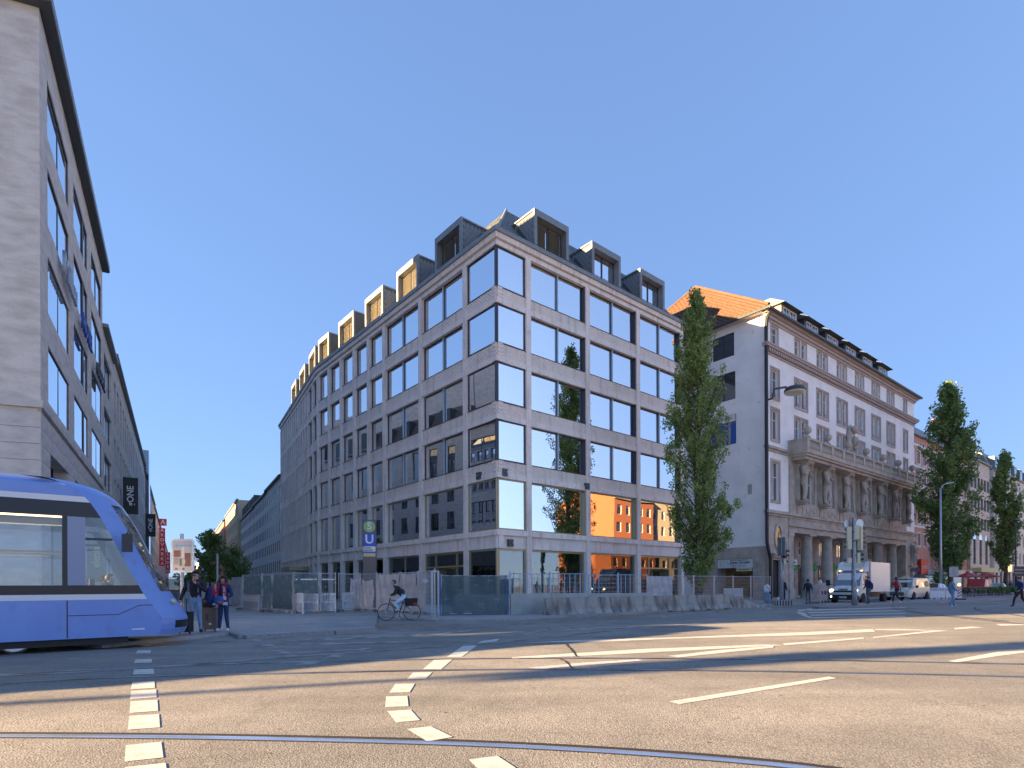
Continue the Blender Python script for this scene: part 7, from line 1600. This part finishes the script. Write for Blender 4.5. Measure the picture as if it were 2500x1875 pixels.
for i in range(12):
    p = V2(2353 + 8.2 * i, 58 + .35 * i); W = T(p.x, p.y, .0) @ RZ(.35 + rnd.uniform(-.25, .25)) @ Matrix.Rotation(rnd.uniform(-.12, .12), 4, 'X')
    lab = 'parked dark bicycle in the long row behind the walker in blue, %s from left' % bl_[i]
    if i == 5: bicycle(W, 'parked bicycle with green frame in the long row at the right', 'bike_green', 'bicycles parked along the hedge')
    elif tree0 is None: tree0 = bicycle(W, lab, 'bike_dark', 'bicycles parked along the hedge')
    else: copy_tree(tree0, W, lab)
# ================================================================= PEOPLE
MT['skin'] = M('skin', (0.50, 0.30, 0.22), .55); MT['skin_dark'] = M('dark_skin', (0.09, 0.05, 0.035), .5)
for n_, c in dict(c_black=(0.018, 0.018, 0.024), c_navy=(0.015, 0.03, 0.12), c_jeans=(0.16, 0.26, 0.42), c_darkjeans=(0.02, 0.035, 0.11), c_white=(0.62, 0.62, 0.66), c_lightblue=(0.42, 0.58, 0.74), c_denim=(0.17, 0.26, 0.40), c_red=(0.50, 0.02, 0.05), c_burgundy=(0.28, 0.012, 0.05), c_grey=(0.10, 0.11, 0.13), c_beige=(0.42, 0.34, 0.24), c_brown=(0.05, 0.025, 0.02), c_blue=(0.03, 0.08, 0.28), c_green=(0.02, 0.3, 0.08), c_pink=(0.6, 0.2, 0.4), c_orange=(0.45, 0.10, 0.03)).items():
    MT[n_] = M('cloth_' + n_[2:], c, .85, n=(7, tuple(min(1, v * 1.35) for v in c), .4, .7), bump=(14, .5, .012))
MT['hair_black'] = M('black_hair', (0.012, 0.010, 0.010), .5); MT['hair_brown'] = M('brown_hair', (0.08, 0.045, 0.025), .55); MT['hair_blond'] = M('blond_hair', (0.30, 0.19, 0.09), .55); MT['shoe_white'] = M('white_shoe', (0.68, 0.68, 0.68), .6); MT['shoe_black'] = M('black_shoe', (0.02, 0.02, 0.02), .5)
def hand_mesh(mat, curl=.6, flip=1):
    def mk():
        mb = MB(); mb.hexa([(-.035, -.012, 0), (.035, -.012, 0), (.035, .012, 0), (-.035, .012, 0), (-.028, -.010, .085), (.028, -.010, .085), (.028, .010, .085), (-.028, .010, .085)])
        mb2 = MB(); mb2.v = [(x, y, -z) for x, y, z in mb.v]; mb2.f = [tuple(reversed(f)) for f in mb.f]; mb2.m = mb.m
        for i, (x, l) in enumerate(((-.028, .062), (-.010, .075), (.009, .07), (.027, .055))):
            p0 = Vector((x, 0, -.083)); p1 = p0 + Vector((0, -l * .35 * curl, -l * .42)); p2 = p1 + Vector((0, -l * .45 * curl, -l * .25)); p3 = p2 + Vector((0, -l * .3 * (curl - .2), -.012)); mb2.tube([p0, p1, p2, p3], .0095, 6)
        mb2.tube([(-.03 * flip, 0, -.02), (-.055 * flip, -.02, -.05), (-.05 * flip, -.035, -.085)], .0115, 6); return mb2.mesh('hand', mat, True)
    return cached(('hand', mat, curl, flip), mk)
def person(pos, yaw, H, label, top, legs, hair='hair_black', shoes='shoe_black', skin='skin', pose=None, bulk=1.0, hairlen=0, group=None, seat=None, wide=1.0, face=True, z=0.0):
    """body faces -y before turning by yaw; pose moves the named joints by (dx,dy,dz); metres for a height of 1.75"""
    k = H / 1.75; pose = pose or {}; b = bulk
    J = {'pelvis': (0, 0, .96, .135 * b), 'waist': (0, 0, 1.10, .125 * b), 'chest': (0, .0, 1.30, .145 * b), 'upper': (0, .01, 1.42, .10 * b), 'neck': (0, .0, 1.51, .055), 'head': (0, -.015, 1.605, .088), 'crown': (0, -.005, 1.68, .082),
         'hipL': (-.085, 0, .90, .092), 'kneeL': (-.095, -.01, .50, .068), 'ankL': (-.10, .01, .10, .05), 'toeL': (-.11, -.15, .045, .042), 'hipR': (.085, 0, .90, .092), 'kneeR': (.095, -.01, .50, .068), 'ankR': (.10, .01, .10, .05), 'toeR': (.11, -.15, .045, .042),
         'shL': (-.17 * wide, .0, 1.42, .066 * b), 'elL': (-.23 * wide, .02, 1.14, .05 * b), 'wrL': (-.25 * wide, -.05, .90, .034 * b), 'shR': (.17 * wide, .0, 1.42, .066 * b), 'elR': (.23 * wide, .02, 1.14, .05 * b), 'wrR': (.25 * wide, -.05, .90, .034 * b)}
    for n_, d in pose.items():
        x, y, zz, r = J[n_]; J[n_] = (x + d[0], y + d[1], zz + d[2], r * (d[3] if len(d) > 3 else 1))
    J = {n_: (v[0] * k, v[1] * k, v[2] * k, v[3] * k) for n_, v in J.items()}
    E = [('pelvis', 'waist'), ('waist', 'chest'), ('chest', 'upper'), ('upper', 'neck'), ('neck', 'head'), ('head', 'crown'), ('pelvis', 'hipL'), ('hipL', 'kneeL'), ('kneeL', 'ankL'), ('ankL', 'toeL'), ('pelvis', 'hipR'), ('hipR', 'kneeR'), ('kneeR', 'ankR'), ('ankR', 'toeR'), ('upper', 'shL'), ('shL', 'elL'), ('elL', 'wrL'), ('upper', 'shR'), ('shR', 'elR'), ('elR', 'wrR')]
    V_ = {n_: Vector(v[:3]) for n_, v in J.items()}
    segs = {2: [('neck', 'head'), ('head', 'crown')], 0: [('waist', 'chest'), ('chest', 'upper'), ('shL', 'elL'), ('elL', 'wrL'), ('shR', 'elR'), ('elR', 'wrR'), ('upper', 'shL'), ('upper', 'shR')], 1: [('pelvis', 'hipL'), ('hipL', 'kneeL'), ('kneeL', 'ankL'), ('pelvis', 'hipR'), ('hipR', 'kneeR'), ('kneeR', 'ankR')], 3: [('ankL', 'toeL'), ('ankR', 'toeR')]}
    def dist(p, a, c): ab = c - a; t = max(0, min(1, (p - a).dot(ab) / ab.length_squared)); return (p - a - ab * t).length
    def region(p):
        best, m = 9, 0
        for mi_, ss in segs.items():
            for a, c in ss:
                d = dist(p, V_[a], V_[c]) + (.03 if mi_ == 3 else 0)
                if d < best: best, m = d, mi_
        if m == 2 and p.z < V_['neck'].z + .02 * k: m = 0
        return m
    me = skin_mesh(J, E, 'pelvis', 'person', [top, legs, skin, shoes], region)
    for p_ in me.polygons: p_.use_smooth = True
    W = T(pos[0], pos[1], z) @ RZ(yaw); root = tag(obj('person', me, None, W), label, 'person', group)
    hd = V_['head'].lerp(V_['crown'], .35)
    hm = MB().ball((hd.x, hd.y + .012 * k, hd.z + .03 * k), .092 * k, .105 * k, .108 * k, 14, 9)
    hv = []
    for i, v in enumerate(hm.v):       # keep the face free: pull the front lower part of the cap inwards
        v = Vector(v)
        if v.y < hd.y - .03 * k and v.z < hd.z + .055 * k: v = Vector((hd.x + (v.x - hd.x) * .6, hd.y + .02 * k, max(v.z, hd.z - .0)))
        hv.append(tuple(v))
    hm.v = hv
    if hairlen > 0:
        z0 = hd.z + .03 * k; L = hairlen * k
        for i in range(9):
            a = PI * (.02 + .96 * i / 8); x, y = hd.x + .088 * k * math.cos(a), hd.y + .01 * k + .085 * k * math.sin(a) * .9
            hm.tube([(x * 1.0, y, z0), (hd.x + (x - hd.x) * 1.12, y + .02 * k, z0 - L * .5), (hd.x + (x - hd.x) * 1.0, y + .03 * k, z0 - L)], [.034 * k, .032 * k, .012 * k], 6)
    obj('hair', hm.mesh('hair', hair, True), root, W)
    if face:
        fy = hd.y - .085 * k; hz = hd.z
        obj('nose', MB().hexa([(hd.x - .012 * k, fy - .022 * k, hz - .035 * k), (hd.x + .012 * k, fy - .022 * k, hz - .035 * k), (hd.x + .012 * k, fy + .02 * k, hz - .03 * k), (hd.x - .012 * k, fy + .02 * k, hz - .03 * k), (hd.x - .006 * k, fy - .004 * k, hz + .012 * k), (hd.x + .006 * k, fy - .004 * k, hz + .012 * k), (hd.x + .006 * k, fy + .02 * k, hz + .012 * k), (hd.x - .006 * k, fy + .02 * k, hz + .012 * k)]).mesh('nose', skin), root, W)
        for s in (-1, 1):
            obj('eye', MB().ball((hd.x + s * .03 * k, fy + .004 * k, hz + .012 * k), .011 * k, .006 * k, .006 * k, 8, 5).mesh('eye', 'hair_black'), root, W); obj('ear', MB().ball((hd.x + s * .088 * k, hd.y + .005, hz - .005 * k), .01 * k, .02 * k, .03 * k, 8, 5).mesh('ear', skin, True), root, W)
        obj('mouth', MB().box(hd.x - .02 * k, hd.x + .02 * k, fy - .004 * k, fy + .01, hz - .062 * k, hz - .054 * k).mesh('mouth', 'c_burgundy'), root, W)
    for s, e, wr in ((-1, 'elL', 'wrL'), (1, 'elR', 'wrR')):
        d = (V_[wr] - V_[e]).normalized(); q = Vector((0, 0, -1)).rotation_difference(d).to_matrix().to_4x4()
        obj('hand', hand_mesh(skin, .6, s), root, W @ Matrix.Translation(V_[wr] - d * .005) @ q)
    root['j'] = 0; del root['j']
    return root, W, V_, k
step = lambda f, b, s=1: {f: None}
def walk(lead='L', s=.26, lift=.0, arm=.16, lean=0.0):
    o = 'R' if lead == 'L' else 'L'
    P = {'knee' + lead: (0, -s * .75, .02), 'ank' + lead: (0, -s, .01), 'toe' + lead: (0, -s + .01, .05), 'knee' + o: (0, s * .15, -.01), 'ank' + o: (0, s * 1.2, .06), 'toe' + o: (0, s * 1.05, .0),
         'el' + lead: (0, arm * .6, .02), 'wr' + lead: (0, arm, .05), 'el' + o: (0, -arm * .5, .02), 'wr' + o: (0, -arm * 1.2, .09)}
    if lean:
        for j, f in (('chest', .5), ('upper', .8), ('neck', 1), ('head', 1.1), ('crown', 1.1), ('shL', .8), ('shR', .8)): P[j] = (0, -lean * f, 0)
    return P
# man with black jacket, right hand at the chin, left on the suitcase handle
mp = G(478, 1545, .105)
man, W, V_, k = person((mp.x, mp.y), .22, 1.76, 'man in a black jacket and jeans waiting with his hand at his chin', 'c_black', 'c_jeans', pose={'wrR': (-.20, -.20, .50), 'elR': (.03, -.12, .03), 'elL': (-.06, -.02, .0), 'wrL': (-.08, -.06, .02), 'ankL': (-.03, 0, 0), 'toeL': (-.05, .02, 0), 'ankR': (.03, 0, 0), 'toeR': (.06, 0, 0)}, bulk=1.22, wide=1.12, z=.1)
obj('glasses', MB().box(-.055, .055, -.125, -.115, 1.615, 1.64).mesh('glasses', 'black'), man, W)
obj('backpack_strap', MB().box(-.15, -.1, -.205, -.19, 1.15, 1.45).box(.1, .15, -.205, -.19, 1.15, 1.45).mesh('backpack_strap', 'c_grey'), man, W)
# woman with scarf
wp = G(546, 1542, .105)
wom, W, V_, k = person((wp.x, wp.y), .0, 1.62, 'woman with long black hair, burgundy fan scarf and dark jeans', 'c_navy', 'c_darkjeans', hairlen=.42, shoes='shoe_white', pose={'wrR': (-.16, -.16, .12), 'wrL': (.16, -.16, .12), 'elR': (.03, 0, 0), 'elL': (-.03, 0, 0), 'ankL': (-.04, 0, 0), 'ankR': (.04, 0, 0), 'toeL': (-.05, 0, .005), 'toeR': (.05, 0, .005)}, bulk=1.12, z=.1)
obj('long_hair', MB().tube([(-.088, -.02, 1.53), (-.11, -.08, 1.40), (-.10, -.15, 1.22)], [.045, .04, .015], 7).tube([(.088, -.02, 1.53), (.10, -.06, 1.42), (.10, -.1, 1.32)], [.042, .035, .015], 7).tube([(0, .09, 1.5), (0, .15, 1.3), (0, .16, 1.15)], [.08, .07, .03], 8).mesh('long_hair', 'hair_black', True), wom, W)
sc = MB()
for s in (-1, 1):
    sc.mi(0).hexa([(s * .145 - .062, -.215, .86), (s * .145 + .062, -.215, .86), (s * .145 + .062, -.195, .86), (s * .145 - .062, -.195, .86), (s * .085 - .05, -.175, 1.36), (s * .085 + .05, -.175, 1.36), (s * .085 + .05, -.13, 1.36), (s * .085 - .05, -.13, 1.36)])
    sc.mi(1).box(s * .145 - .066, s * .145 + .066, -.222, -.192, .78, .865); sc.mi(1).box(s * .14 - .045, s * .14 + .045, -.222, -.214, .93, 1.03)
scf = obj('scarf', sc.mesh('scarf', ['c_burgundy', 'white']), wom, W)
obj('scarf_neck', MB().tube([(-.085, -.14, 1.35), (-.10, -.03, 1.42), (0, .07, 1.45), (.10, -.03, 1.42), (.085, -.14, 1.35)], .04, 8).mesh('scarf_neck', 'c_burgundy', True), wom, W)
text('lettering', 'FC BAY', .085, 'white', scf, W @ T(.13, -.213, 1.18), .004, rot=PI / 2, bold=True); text('lettering', 'MÜNCHEN', .075, 'white', scf, W @ T(-.13, -.213, 1.2), .004, rot=-PI / 2, bold=True)
bgp = W @ T(.0, -.27, .86); hb = thing('shoulder_bag', 'blue and orange patterned bag held in front of the scarf woman', 'bag', bgp)
obj('bag', MB().ball((0, 0, .06), .15, .07, .13, 12, 8).mesh('bag', 'c_blue', True), hb, bgp); obj('flap', MB().ball((.05, -.03, .0), .07, .05, .05, 10, 7).mesh('flap', 'c_orange', True), hb, bgp); obj('strap', MB().tube([(-.12, 0, .1), (-.14, .05, .35), (-.1, .12, .52)], .012, 6).mesh('strap', 'c_brown'), hb, bgp)
# suitcase and bag on it
sp = G(513, 1541, .1); W = T(sp.x, sp.y, .1) @ RZ(.1); su = thing('suitcase', 'large grey ribbed suitcase standing between the man and the woman', 'suitcase', W)
MT['case_grey'] = M('grey_suitcase_shell', (0.10, 0.105, 0.115), .45)
sb_ = MB().box(-.225, .225, -.15, .15, .06, .70)
for q in range(9): sb_.box(-.2 + .048 * q, -.185 + .048 * q, -.158, -.149, .09, .67)
obj('shell', sb_.mesh('shell', 'case_grey'), su, W); obj('label_tag', MB().box(.03, .1, -.163, -.159, .2, .25).mesh('label_tag', 'white'), su, W); obj('side_handle', MB().box(-.03, .0, -.185, -.158, .34, .52).mesh('side_handle', 'black'), su, W)
for x in (-.18, .18):
    for y in (-.1, .1): obj('castor', cached('cast', lambda: MB().ball((0, 0, .03), .03, .022, .03, 8, 6).box(-.02, .02, -.015, .015, .04, .065).mesh('castor', 'black')), su, W @ T(x, y, 0))
W = W @ T(-.03, -.02, .70); dbg = thing('travel_bag', 'black soft travel bag lying on the grey suitcase', 'bag', W)
obj('bag', MB().ball((0, 0, .13), .25, .18, .16, 14, 8).mesh('bag', 'c_black', True), dbg, W); obj('handle', MB().tube([(-.1, -.05, .26), (-.06, -.05, .36), (.06, -.05, .36), (.1, -.05, .26)], .014, 6).mesh('handle', 'black'), dbg, W)
sp = G(453, 1548, .1); W = T(sp.x, sp.y, .1); su2 = thing('suitcase', 'dark suitcase with raised handle held by the man, half behind the tram', 'suitcase', W)
obj('shell', MB().box(-.2, .16, -.12, .12, .06, .62).mesh('shell', 'c_black'), su2, W); obj('telescopic_handle', MB().tube([(-.09, 0, .62), (-.09, 0, .98), (.03, 0, .98), (.03, 0, .62)], .012, 6).mesh('telescopic_handle', 'black'), su2, W)
for x in (-.16, .12): obj('castor', MB().ball((x, 0, .03), .03, .022, .03, 8, 6).mesh('castor', 'black'), su2, W)
W = man.matrix_basis @ T(.36, .12, .95); bk_ = thing('backpack', 'dark backpack with maroon panel hanging beside the man', 'bag', W)
obj('pack', MB().ball((0, 0, .1), .15, .13, .27, 12, 9).mesh('pack', 'c_navy', True), bk_, W); obj('panel', MB().ball((.08, -.05, .2), .07, .08, .14, 10, 7).mesh('panel', 'c_burgundy', True), bk_, W)
# driver and cyclist
person((WT @ Vector((-1.5, 1.1, 0)))[:2], aT - PI / 2 + PI, 1.7, 'tram driver with brown hair sitting behind the cab window', 'c_navy', 'c_grey', hair='hair_brown', pose={'kneeL': (0, -.42, .36), 'kneeR': (0, -.42, .36), 'ankL': (0, -.42, .32), 'ankR': (0, -.42, .32), 'toeL': (0, -.44, .34), 'toeR': (0, -.44, .34), 'wrL': (0, -.3, .25), 'wrR': (0, -.3, .25), 'elL': (0, -.08, 0), 'elR': (0, -.08, 0)}, z=.02)
for (xx, yy, tp, hr) in ((-4.1, .36, 'c_grey', 'hair_brown'), (-7.9, .36, 'c_navy', 'hair_black'), (-6.0, 1.95, 'c_beige', 'hair_blond')):
    person((WT @ Vector((xx + .2, yy, 0)))[:2], aT + PI / 2, 1.7, 'tram passenger in a %s top sitting behind the side windows' % {'c_grey': 'grey', 'c_navy': 'navy', 'c_beige': 'beige'}[tp], tp, 'c_darkjeans', hair=hr, face=False, pose={'kneeL': (0, -.42, .36), 'kneeR': (0, -.42, .36), 'ankL': (0, -.42, .34), 'ankR': (0, -.42, .34), 'toeL': (0, -.44, .36), 'toeR': (0, -.44, .36), 'wrL': (.05, -.25, .15), 'wrR': (-.05, -.25, .15)}, z=.02)
# rider: faces -x of the bicycle
W0 = WB
person((W0 @ Vector((.20, 0, 0)))[:2], .1 - PI / 2, 1.72, 'cyclist in a dark jacket and pale blue jeans leaning over the handlebar', 'c_black', 'c_lightblue', hair='hair_brown', shoes='shoe_white',
    pose={'pelvis': (0, .02, .05), 'waist': (0, -.07, .03), 'chest': (0, -.20, -.05), 'upper': (0, -.29, -.08), 'neck': (0, -.36, -.08), 'head': (0, -.41, -.07), 'crown': (0, -.42, -.07), 'shL': (0, -.28, -.09), 'shR': (0, -.28, -.09), 'elL': (.0, -.42, -.05), 'elR': (0, -.42, -.05), 'wrL': (.02, -.5, .16), 'wrR': (-.02, -.5, .16),
          'hipL': (0, .0, .04), 'hipR': (0, 0, .04), 'kneeL': (0, -.26, .02), 'ankL': (0, -.14, .06), 'toeL': (0, -.12, .08), 'kneeR': (0, -.38, .22), 'ankR': (0, -.20, .38), 'toeR': (0, -.2, .40)}, bulk=1.25)
# pedestrians on the right
def fwd(px_dir): return px_dir
def ped(px, py, H, label, top, legs, yaw, z=0.0, **kw):
    p = G(px, py, z); return person((p.x, p.y), yaw, H, label, top, legs, z=z, **kw)
LEFT, RIGHT = -PI / 2, PI / 2      # walking to the picture's left or right
o, W, V_, k = ped(1873, 1479, 1.62, 'woman in a white sweater and jeans walking past the barrier end', 'c_white', 'c_jeans', .2, hair='hair_blond', shoes='shoe_white', hairlen=.3, pose=walk('R', .14, arm=.1))
obj('bag_strap', MB().tube([(-.12, -.12, 1.33), (0, -.155, 1.12), (.14, -.14, .9)], .012, 5).mesh('bag_strap', 'black'), o, W)
W2_ = W @ T(.19, -.12, .8); b_ = thing('shoulder_bag', 'small black bag at the hip of the woman in white', 'bag', W2_); obj('bag', MB().box(-.07, .07, -.05, .05, 0, .14).mesh('bag', 'black'), b_, W2_)
p = V2(1912, 40.2); person((p.x, p.y), .1, 1.72, 'person in a dark coat standing behind the stickered pole', 'c_black', 'c_darkjeans', z=0.1, bulk=1.25)
cp = T(*V2(1900, 38.2)) @ T(0, 0, .36); cpt = thing('paper_cup', 'white paper cup standing on the striped concrete block', 'cup', cp); obj('cup', MB().lathe([(.05, 0), (.07, .2)], 10).mesh('cup', 'white'), cpt, cp)
o, W, V_, k = ped(1973, 1477, 1.76, 'man in dark clothes with a black backpack walking away to the arcade', 'c_navy', 'c_grey', PI - .4, pose=walk('L', .16, arm=.14), z=0.0, face=False)
W2_ = W @ T(0, .2, 1.05); b_ = thing('backpack', 'black backpack on the man walking to the arcade', 'bag', W2_); obj('pack', MB().ball((0, 0, .15), .17, .12, .27, 12, 8).mesh('pack', 'c_black', True), b_, W2_)
o, W, V_, k = ped(2120, 1475.5, 1.80, 'man in a blue jacket with sunglasses passing the white truck', 'c_navy', 'c_grey', LEFT + .1, pose=walk('R', .15, arm=.05), hair='hair_brown', z=.1)
W2_ = W @ T(0, .2, 1.05); b_ = thing('backpack', 'dark blue backpack on the man passing the truck', 'bag', W2_); obj('pack', MB().ball((0, 0, .12), .15, .12, .26, 12, 8).mesh('pack', 'c_black', True), b_, W2_)
o, W, V_, k = ped(2190, 1473.5, 1.76, 'man in a red vest with grey sleeves striding past the van', 'c_red', 'c_black', LEFT, pose=walk('R', .36, arm=.12, lean=.05), skin='skin_dark', shoes='shoe_white', z=.1, bulk=1.1)
for s in (-1, 1):
    e, wv, sh = (('elL', 'wrL', 'shL') if s < 0 else ('elR', 'wrR', 'shR')); obj('sleeve', MB().tube([V_[sh], V_[e], V_[wv]], [.075, .06, .045], 8).mesh('sleeve', 'plaster_grey', True), o, W)
ped(2325, 1483, 1.72, 'woman in a blue denim suit walking right with a bottle', 'c_denim', 'c_denim', RIGHT - .3, pose=walk('R', .13, arm=.1), hair='hair_brown', shoes='shoe_white', bulk=1.2)
o, W, V_, k = ped(2491, 1483, 1.76, 'man in black trousers and a navy jacket hurrying left at the right edge', 'c_navy', 'c_brown', LEFT, pose=walk('L', .34, arm=.2, lean=.06), hair='hair_black')
ped(2446, 1453, 1.66, 'person in a beige coat near the parked bicycles', 'c_beige', 'c_jeans', .3, hair='hair_blond', pose=walk('L', .1))
o, W, V_, k = ped(2460, 1453, 1.7, 'person in a grey jacket between two walkers by the bicycles', 'c_grey', 'c_darkjeans', .5, pose=walk('R', .1))
ped(2468, 1453, 1.78, 'bearded walker in an olive jacket and jeans at the right', 'c_grey', 'c_jeans', .1, pose=walk('L', .12), hair='hair_brown')
W2_ = T(*V2(2437, 62)) @ T(0, 0, .3); b_ = thing('shopping_bag', 'pink shopping bag beside the person in the beige coat', 'bag', W2_); obj('bag', MB().hexa([(-.3, -.08, 0), (.3, -.08, 0), (.3, .08, 0), (-.3, .08, 0), (-.08, -.04, .6), (.08, -.04, .6), (.08, .04, .6), (-.08, .04, .6)]).mesh('bag', 'c_pink'), b_, W2_)
p = V2(2483, 57); person((p.x, p.y), .2, 1.3, 'small person in green low behind the hurrying man', 'c_green', 'c_black')
p = V2(2003, 50.3); person((p.x, p.y), .5, 1.7, 'person in a pale shirt behind the hoarding under the arcade', 'c_white', 'c_grey', z=.3)
# ================================================================= TREES
MT['bark'] = M('grey_brown_bark', (0.13, 0.10, 0.075), .9, n=(6, (0.07, 0.055, 0.04), .4, .65), stretch=(1, 1, .25), bump=(20, .8, .03))
MT['leaves_far'] = leaf_mat('poplar_leaves_far', (0.11, 0.19, 0.065), (0.30, 0.42, 0.13), .4); MT['leaves_light'] = leaf_mat('street_tree_leaves', (0.10, 0.17, 0.045), (0.26, 0.36, 0.09), .35)
def poplar(px, Y, prof, label, n, size, mat, seed, lean=0, bulges=(), nb=85):
    p = V2(px, Y); W = T(p.x, p.y, 0); t = thing('poplar_tree', label, 'tree', W); r = random.Random(seed)
    H = prof[-1][0]; z0 = prof[0][0]
    def R_(z):
        for (a, ra), (b, rb_) in zip(prof[:-1], prof[1:]):
            if z <= b: return ra + (rb_ - ra) * (z - a) / (b - a)
        return prof[-1][1]
    tr = MB(); path = [(0, 0, 0)] + [(.12 * math.sin(z * .5), .1 * math.cos(z * .4) - .1, z) for z in np.linspace(1.5, H * .96, 12)]
    tr.tube(path, [.26 * (1 - .93 * (i / 12)) ** .9 + .02 for i in range(13)], 9)
    cl = []
    for i in range(nb):
        f = (i + r.random()) / nb; zt = z0 + (H - z0) * f ** .92; a = r.uniform(0, 2 * PI); L = R_(zt) * r.uniform(.55, 1.05)
        zb = max(z0 * .8, zt - L * r.uniform(1.2, 2.0)); e = Vector((L * math.cos(a), L * math.sin(a), zt)); b0 = Vector((0, 0, zb)); m = b0.lerp(e, .5) + Vector((e.x * .12, e.y * .12, -.25))
        tr.tube([b0, m, e], [.05, .03, .01], 5, caps=False)
        for q in range(5):
            g = .35 + .65 * q / 4; c = b0.lerp(e, g) + Vector((r.uniform(-.15, .15), r.uniform(-.15, .15), r.uniform(-.15, .25))); s = r.uniform(.28, .52) * (1.15 - .35 * g) * (1 if Y < 45 else 1.35)
            cl.append((c.x, c.y, c.z, s, s, s * r.uniform(1.1, 1.9)))
    for (bx, bz, s) in bulges:
        b0 = Vector((0, 0, bz - 2)); e = Vector((bx, r.uniform(-.3, .3), bz)); tr.tube([b0, b0.lerp(e, .5) + Vector((0, 0, -.2)), e], [.06, .04, .012], 5, caps=False)
        for q in range(12): cl.append((bx * r.uniform(.6, 1.15), r.uniform(-.4, .4), bz + r.uniform(-s, s), .4 * s, .4, .6 * s))
    obj('trunk', tr.mesh('trunk', 'bark', True), t, W); obj('crown', leaf_cloud('crown', cl, n, size, mat, seed), t, W)
poplar(1704, 38.4, [(1.6, .35), (3.2, 1.25), (5.5, 1.75), (8, 2.05), (11, 1.85), (14, 1.75), (17, 1.45), (19, .95), (20.9, .15)], 'tall slender poplar in front of the white building gable', 44000, .075, 'leaves', 5, bulges=((-1.9, 12.9, 1.0), (-1.8, 10.6, .9), (-1.9, 5.6, .8), (2.3, 6.6, .5), (2.0, 4.4, .7)), nb=150)
poplar(2318, 60, [(3.2, .6), (5, 2.0), (8, 2.5), (12, 2.7), (16, 2.6), (18.5, 1.7), (20.5, 1.3), (22.2, .2)], 'broad poplar with a yellow green sunlit top beyond the street lamp', 26000, .13, 'leaves_far', 8, bulges=((-3.3, 10.5, .8), (2.4, 15.5, .8)), nb=110)
poplar(2453, 80, [(4.0, .5), (6, 1.5), (10, 1.9), (14, 1.8), (17, 1.2), (19.6, .2)], 'slim dark poplar near the right edge before the pale office block', 13000, .15, 'leaves_far', 9, nb=80)
def round_tree(px, Y, z0, z1, R, label, n, size, seed, mat='leaves_light', trunkx=0):
    p = V2(px, Y); W = T(p.x, p.y, 0); t = thing('street_tree', label, 'tree', W); r = random.Random(seed); tr = MB(); tr.tube([(trunkx, 0, 0), (trunkx * .6, 0, z0 * .7), (0, 0, z0 + .6), (0, 0, z1 * .85)], [.14, .11, .08, .02], 8); cl = []
    for i in range(46):
        a = r.uniform(0, 2 * PI); u = r.random() ** .5; zz = r.uniform(z0, z1); k = math.sin(PI * min(1, max(0, (zz - z0) / (z1 - z0) * .85 + .12))); e = Vector((R * k * u * math.cos(a), R * k * u * math.sin(a), zz)); b0 = Vector((0, 0, max(z0 * .8, zz - 1.5)))
        tr.tube([b0, b0.lerp(e, .5) + Vector((0, 0, .1)), e], [.03, .02, .008], 4, caps=False)
        for q in range(3): c = b0.lerp(e, .6 + .2 * q); cl.append((c.x, c.y, c.z, .42, .42, .26))
    obj('trunk', tr.mesh('trunk', 'bark', True), t, W); obj('crown', leaf_cloud('crown', cl, n, size, mat, seed), t, W)
round_tree(512, 55, 2.2, 6.9, 2.2, 'young street tree with airy crown behind the waiting couple, larger', 5200, .10, 21); round_tree(572, 58, 2.0, 5.6, 1.7, 'smaller street tree next to the fence behind the scarf woman', 3000, .10, 22); round_tree(470, 60, 1.2, 3.6, 1.8, 'low dark tree behind the map sign post', 2600, .11, 23)
round_tree(2290, 57, .6, 2.6, .9, 'bushy potted shrub behind the street lamp foot', 1800, .09, 24); 
hp = V2(2348, 60); W = T(hp.x, hp.y, 0) @ RZ(.25); obj('hedge', leaf_cloud('hedge', [(x, 0, .75, .35, .4, .3) for x in np.arange(0, 8, .3)], 4500, .09, 'leaves_far', 30), None, W, label='low clipped hedge behind the parked bicycles', cat='hedge')
# trees across the street, seen only in the panes
poplar(2900, 20, [(2.5, .5), (5, 2.0), (9, 2.4), (13, 2.2), (16, 1.2), (18, .2)], 'poplar across the wide street, out of frame', 9000, .16, 'leaves_far', 12, nb=60)
W = T(-42, -5.7, 0); t = thing('plane_tree', 'high crowned tree west of the crossing, out of frame, casting the long shadow', 'tree', W)
obj('trunk', MB().tube([(0, 0, 0), (.1, 0, 5), (0, .1, 9.5)], [.2, .16, .12], 9).mesh('trunk', 'bark'), t, W)
obj('crown', leaf_cloud('crown', [(rnd.uniform(-.3, .3), rnd.uniform(-.3, .3), rnd.uniform(9.6, 12.2), .45, .4, .5) for q in range(22)], 3800, .13, 'leaves_far', 40), t, W)
# litter and leaves in the gutter, dirt along the fence foot
mb = MB()
for q in range(120):
    p = G(rnd.uniform(600, 1900), 1512 + rnd.uniform(-6, 10)); r_ = rnd.uniform(.015, .04); a = rnd.uniform(0, 6.3)
    mb.face([(p.x + r_ * math.cos(a + PI / 2 * i), p.y + r_ * math.sin(a + PI / 2 * i), .0105 + .1 * (0)) for i in range(4)])
obj('gutter_litter', mb.mesh('gutter_litter', 'wood'), kind='stuff', label='small dry leaves scattered along the roadside')
W = T(*G(1877, 1486)[:2], .012) if False else T(G(1877, 1486).x, G(1877, 1486).y, .012); obj('paper_scrap', MB().box(-.1, .1, -.05, .05, 0, .02).mesh('paper_scrap', 'white'), None, W, label='white paper scrap lying on the road below the woman in white', cat='litter')
for px in (1980,): pass
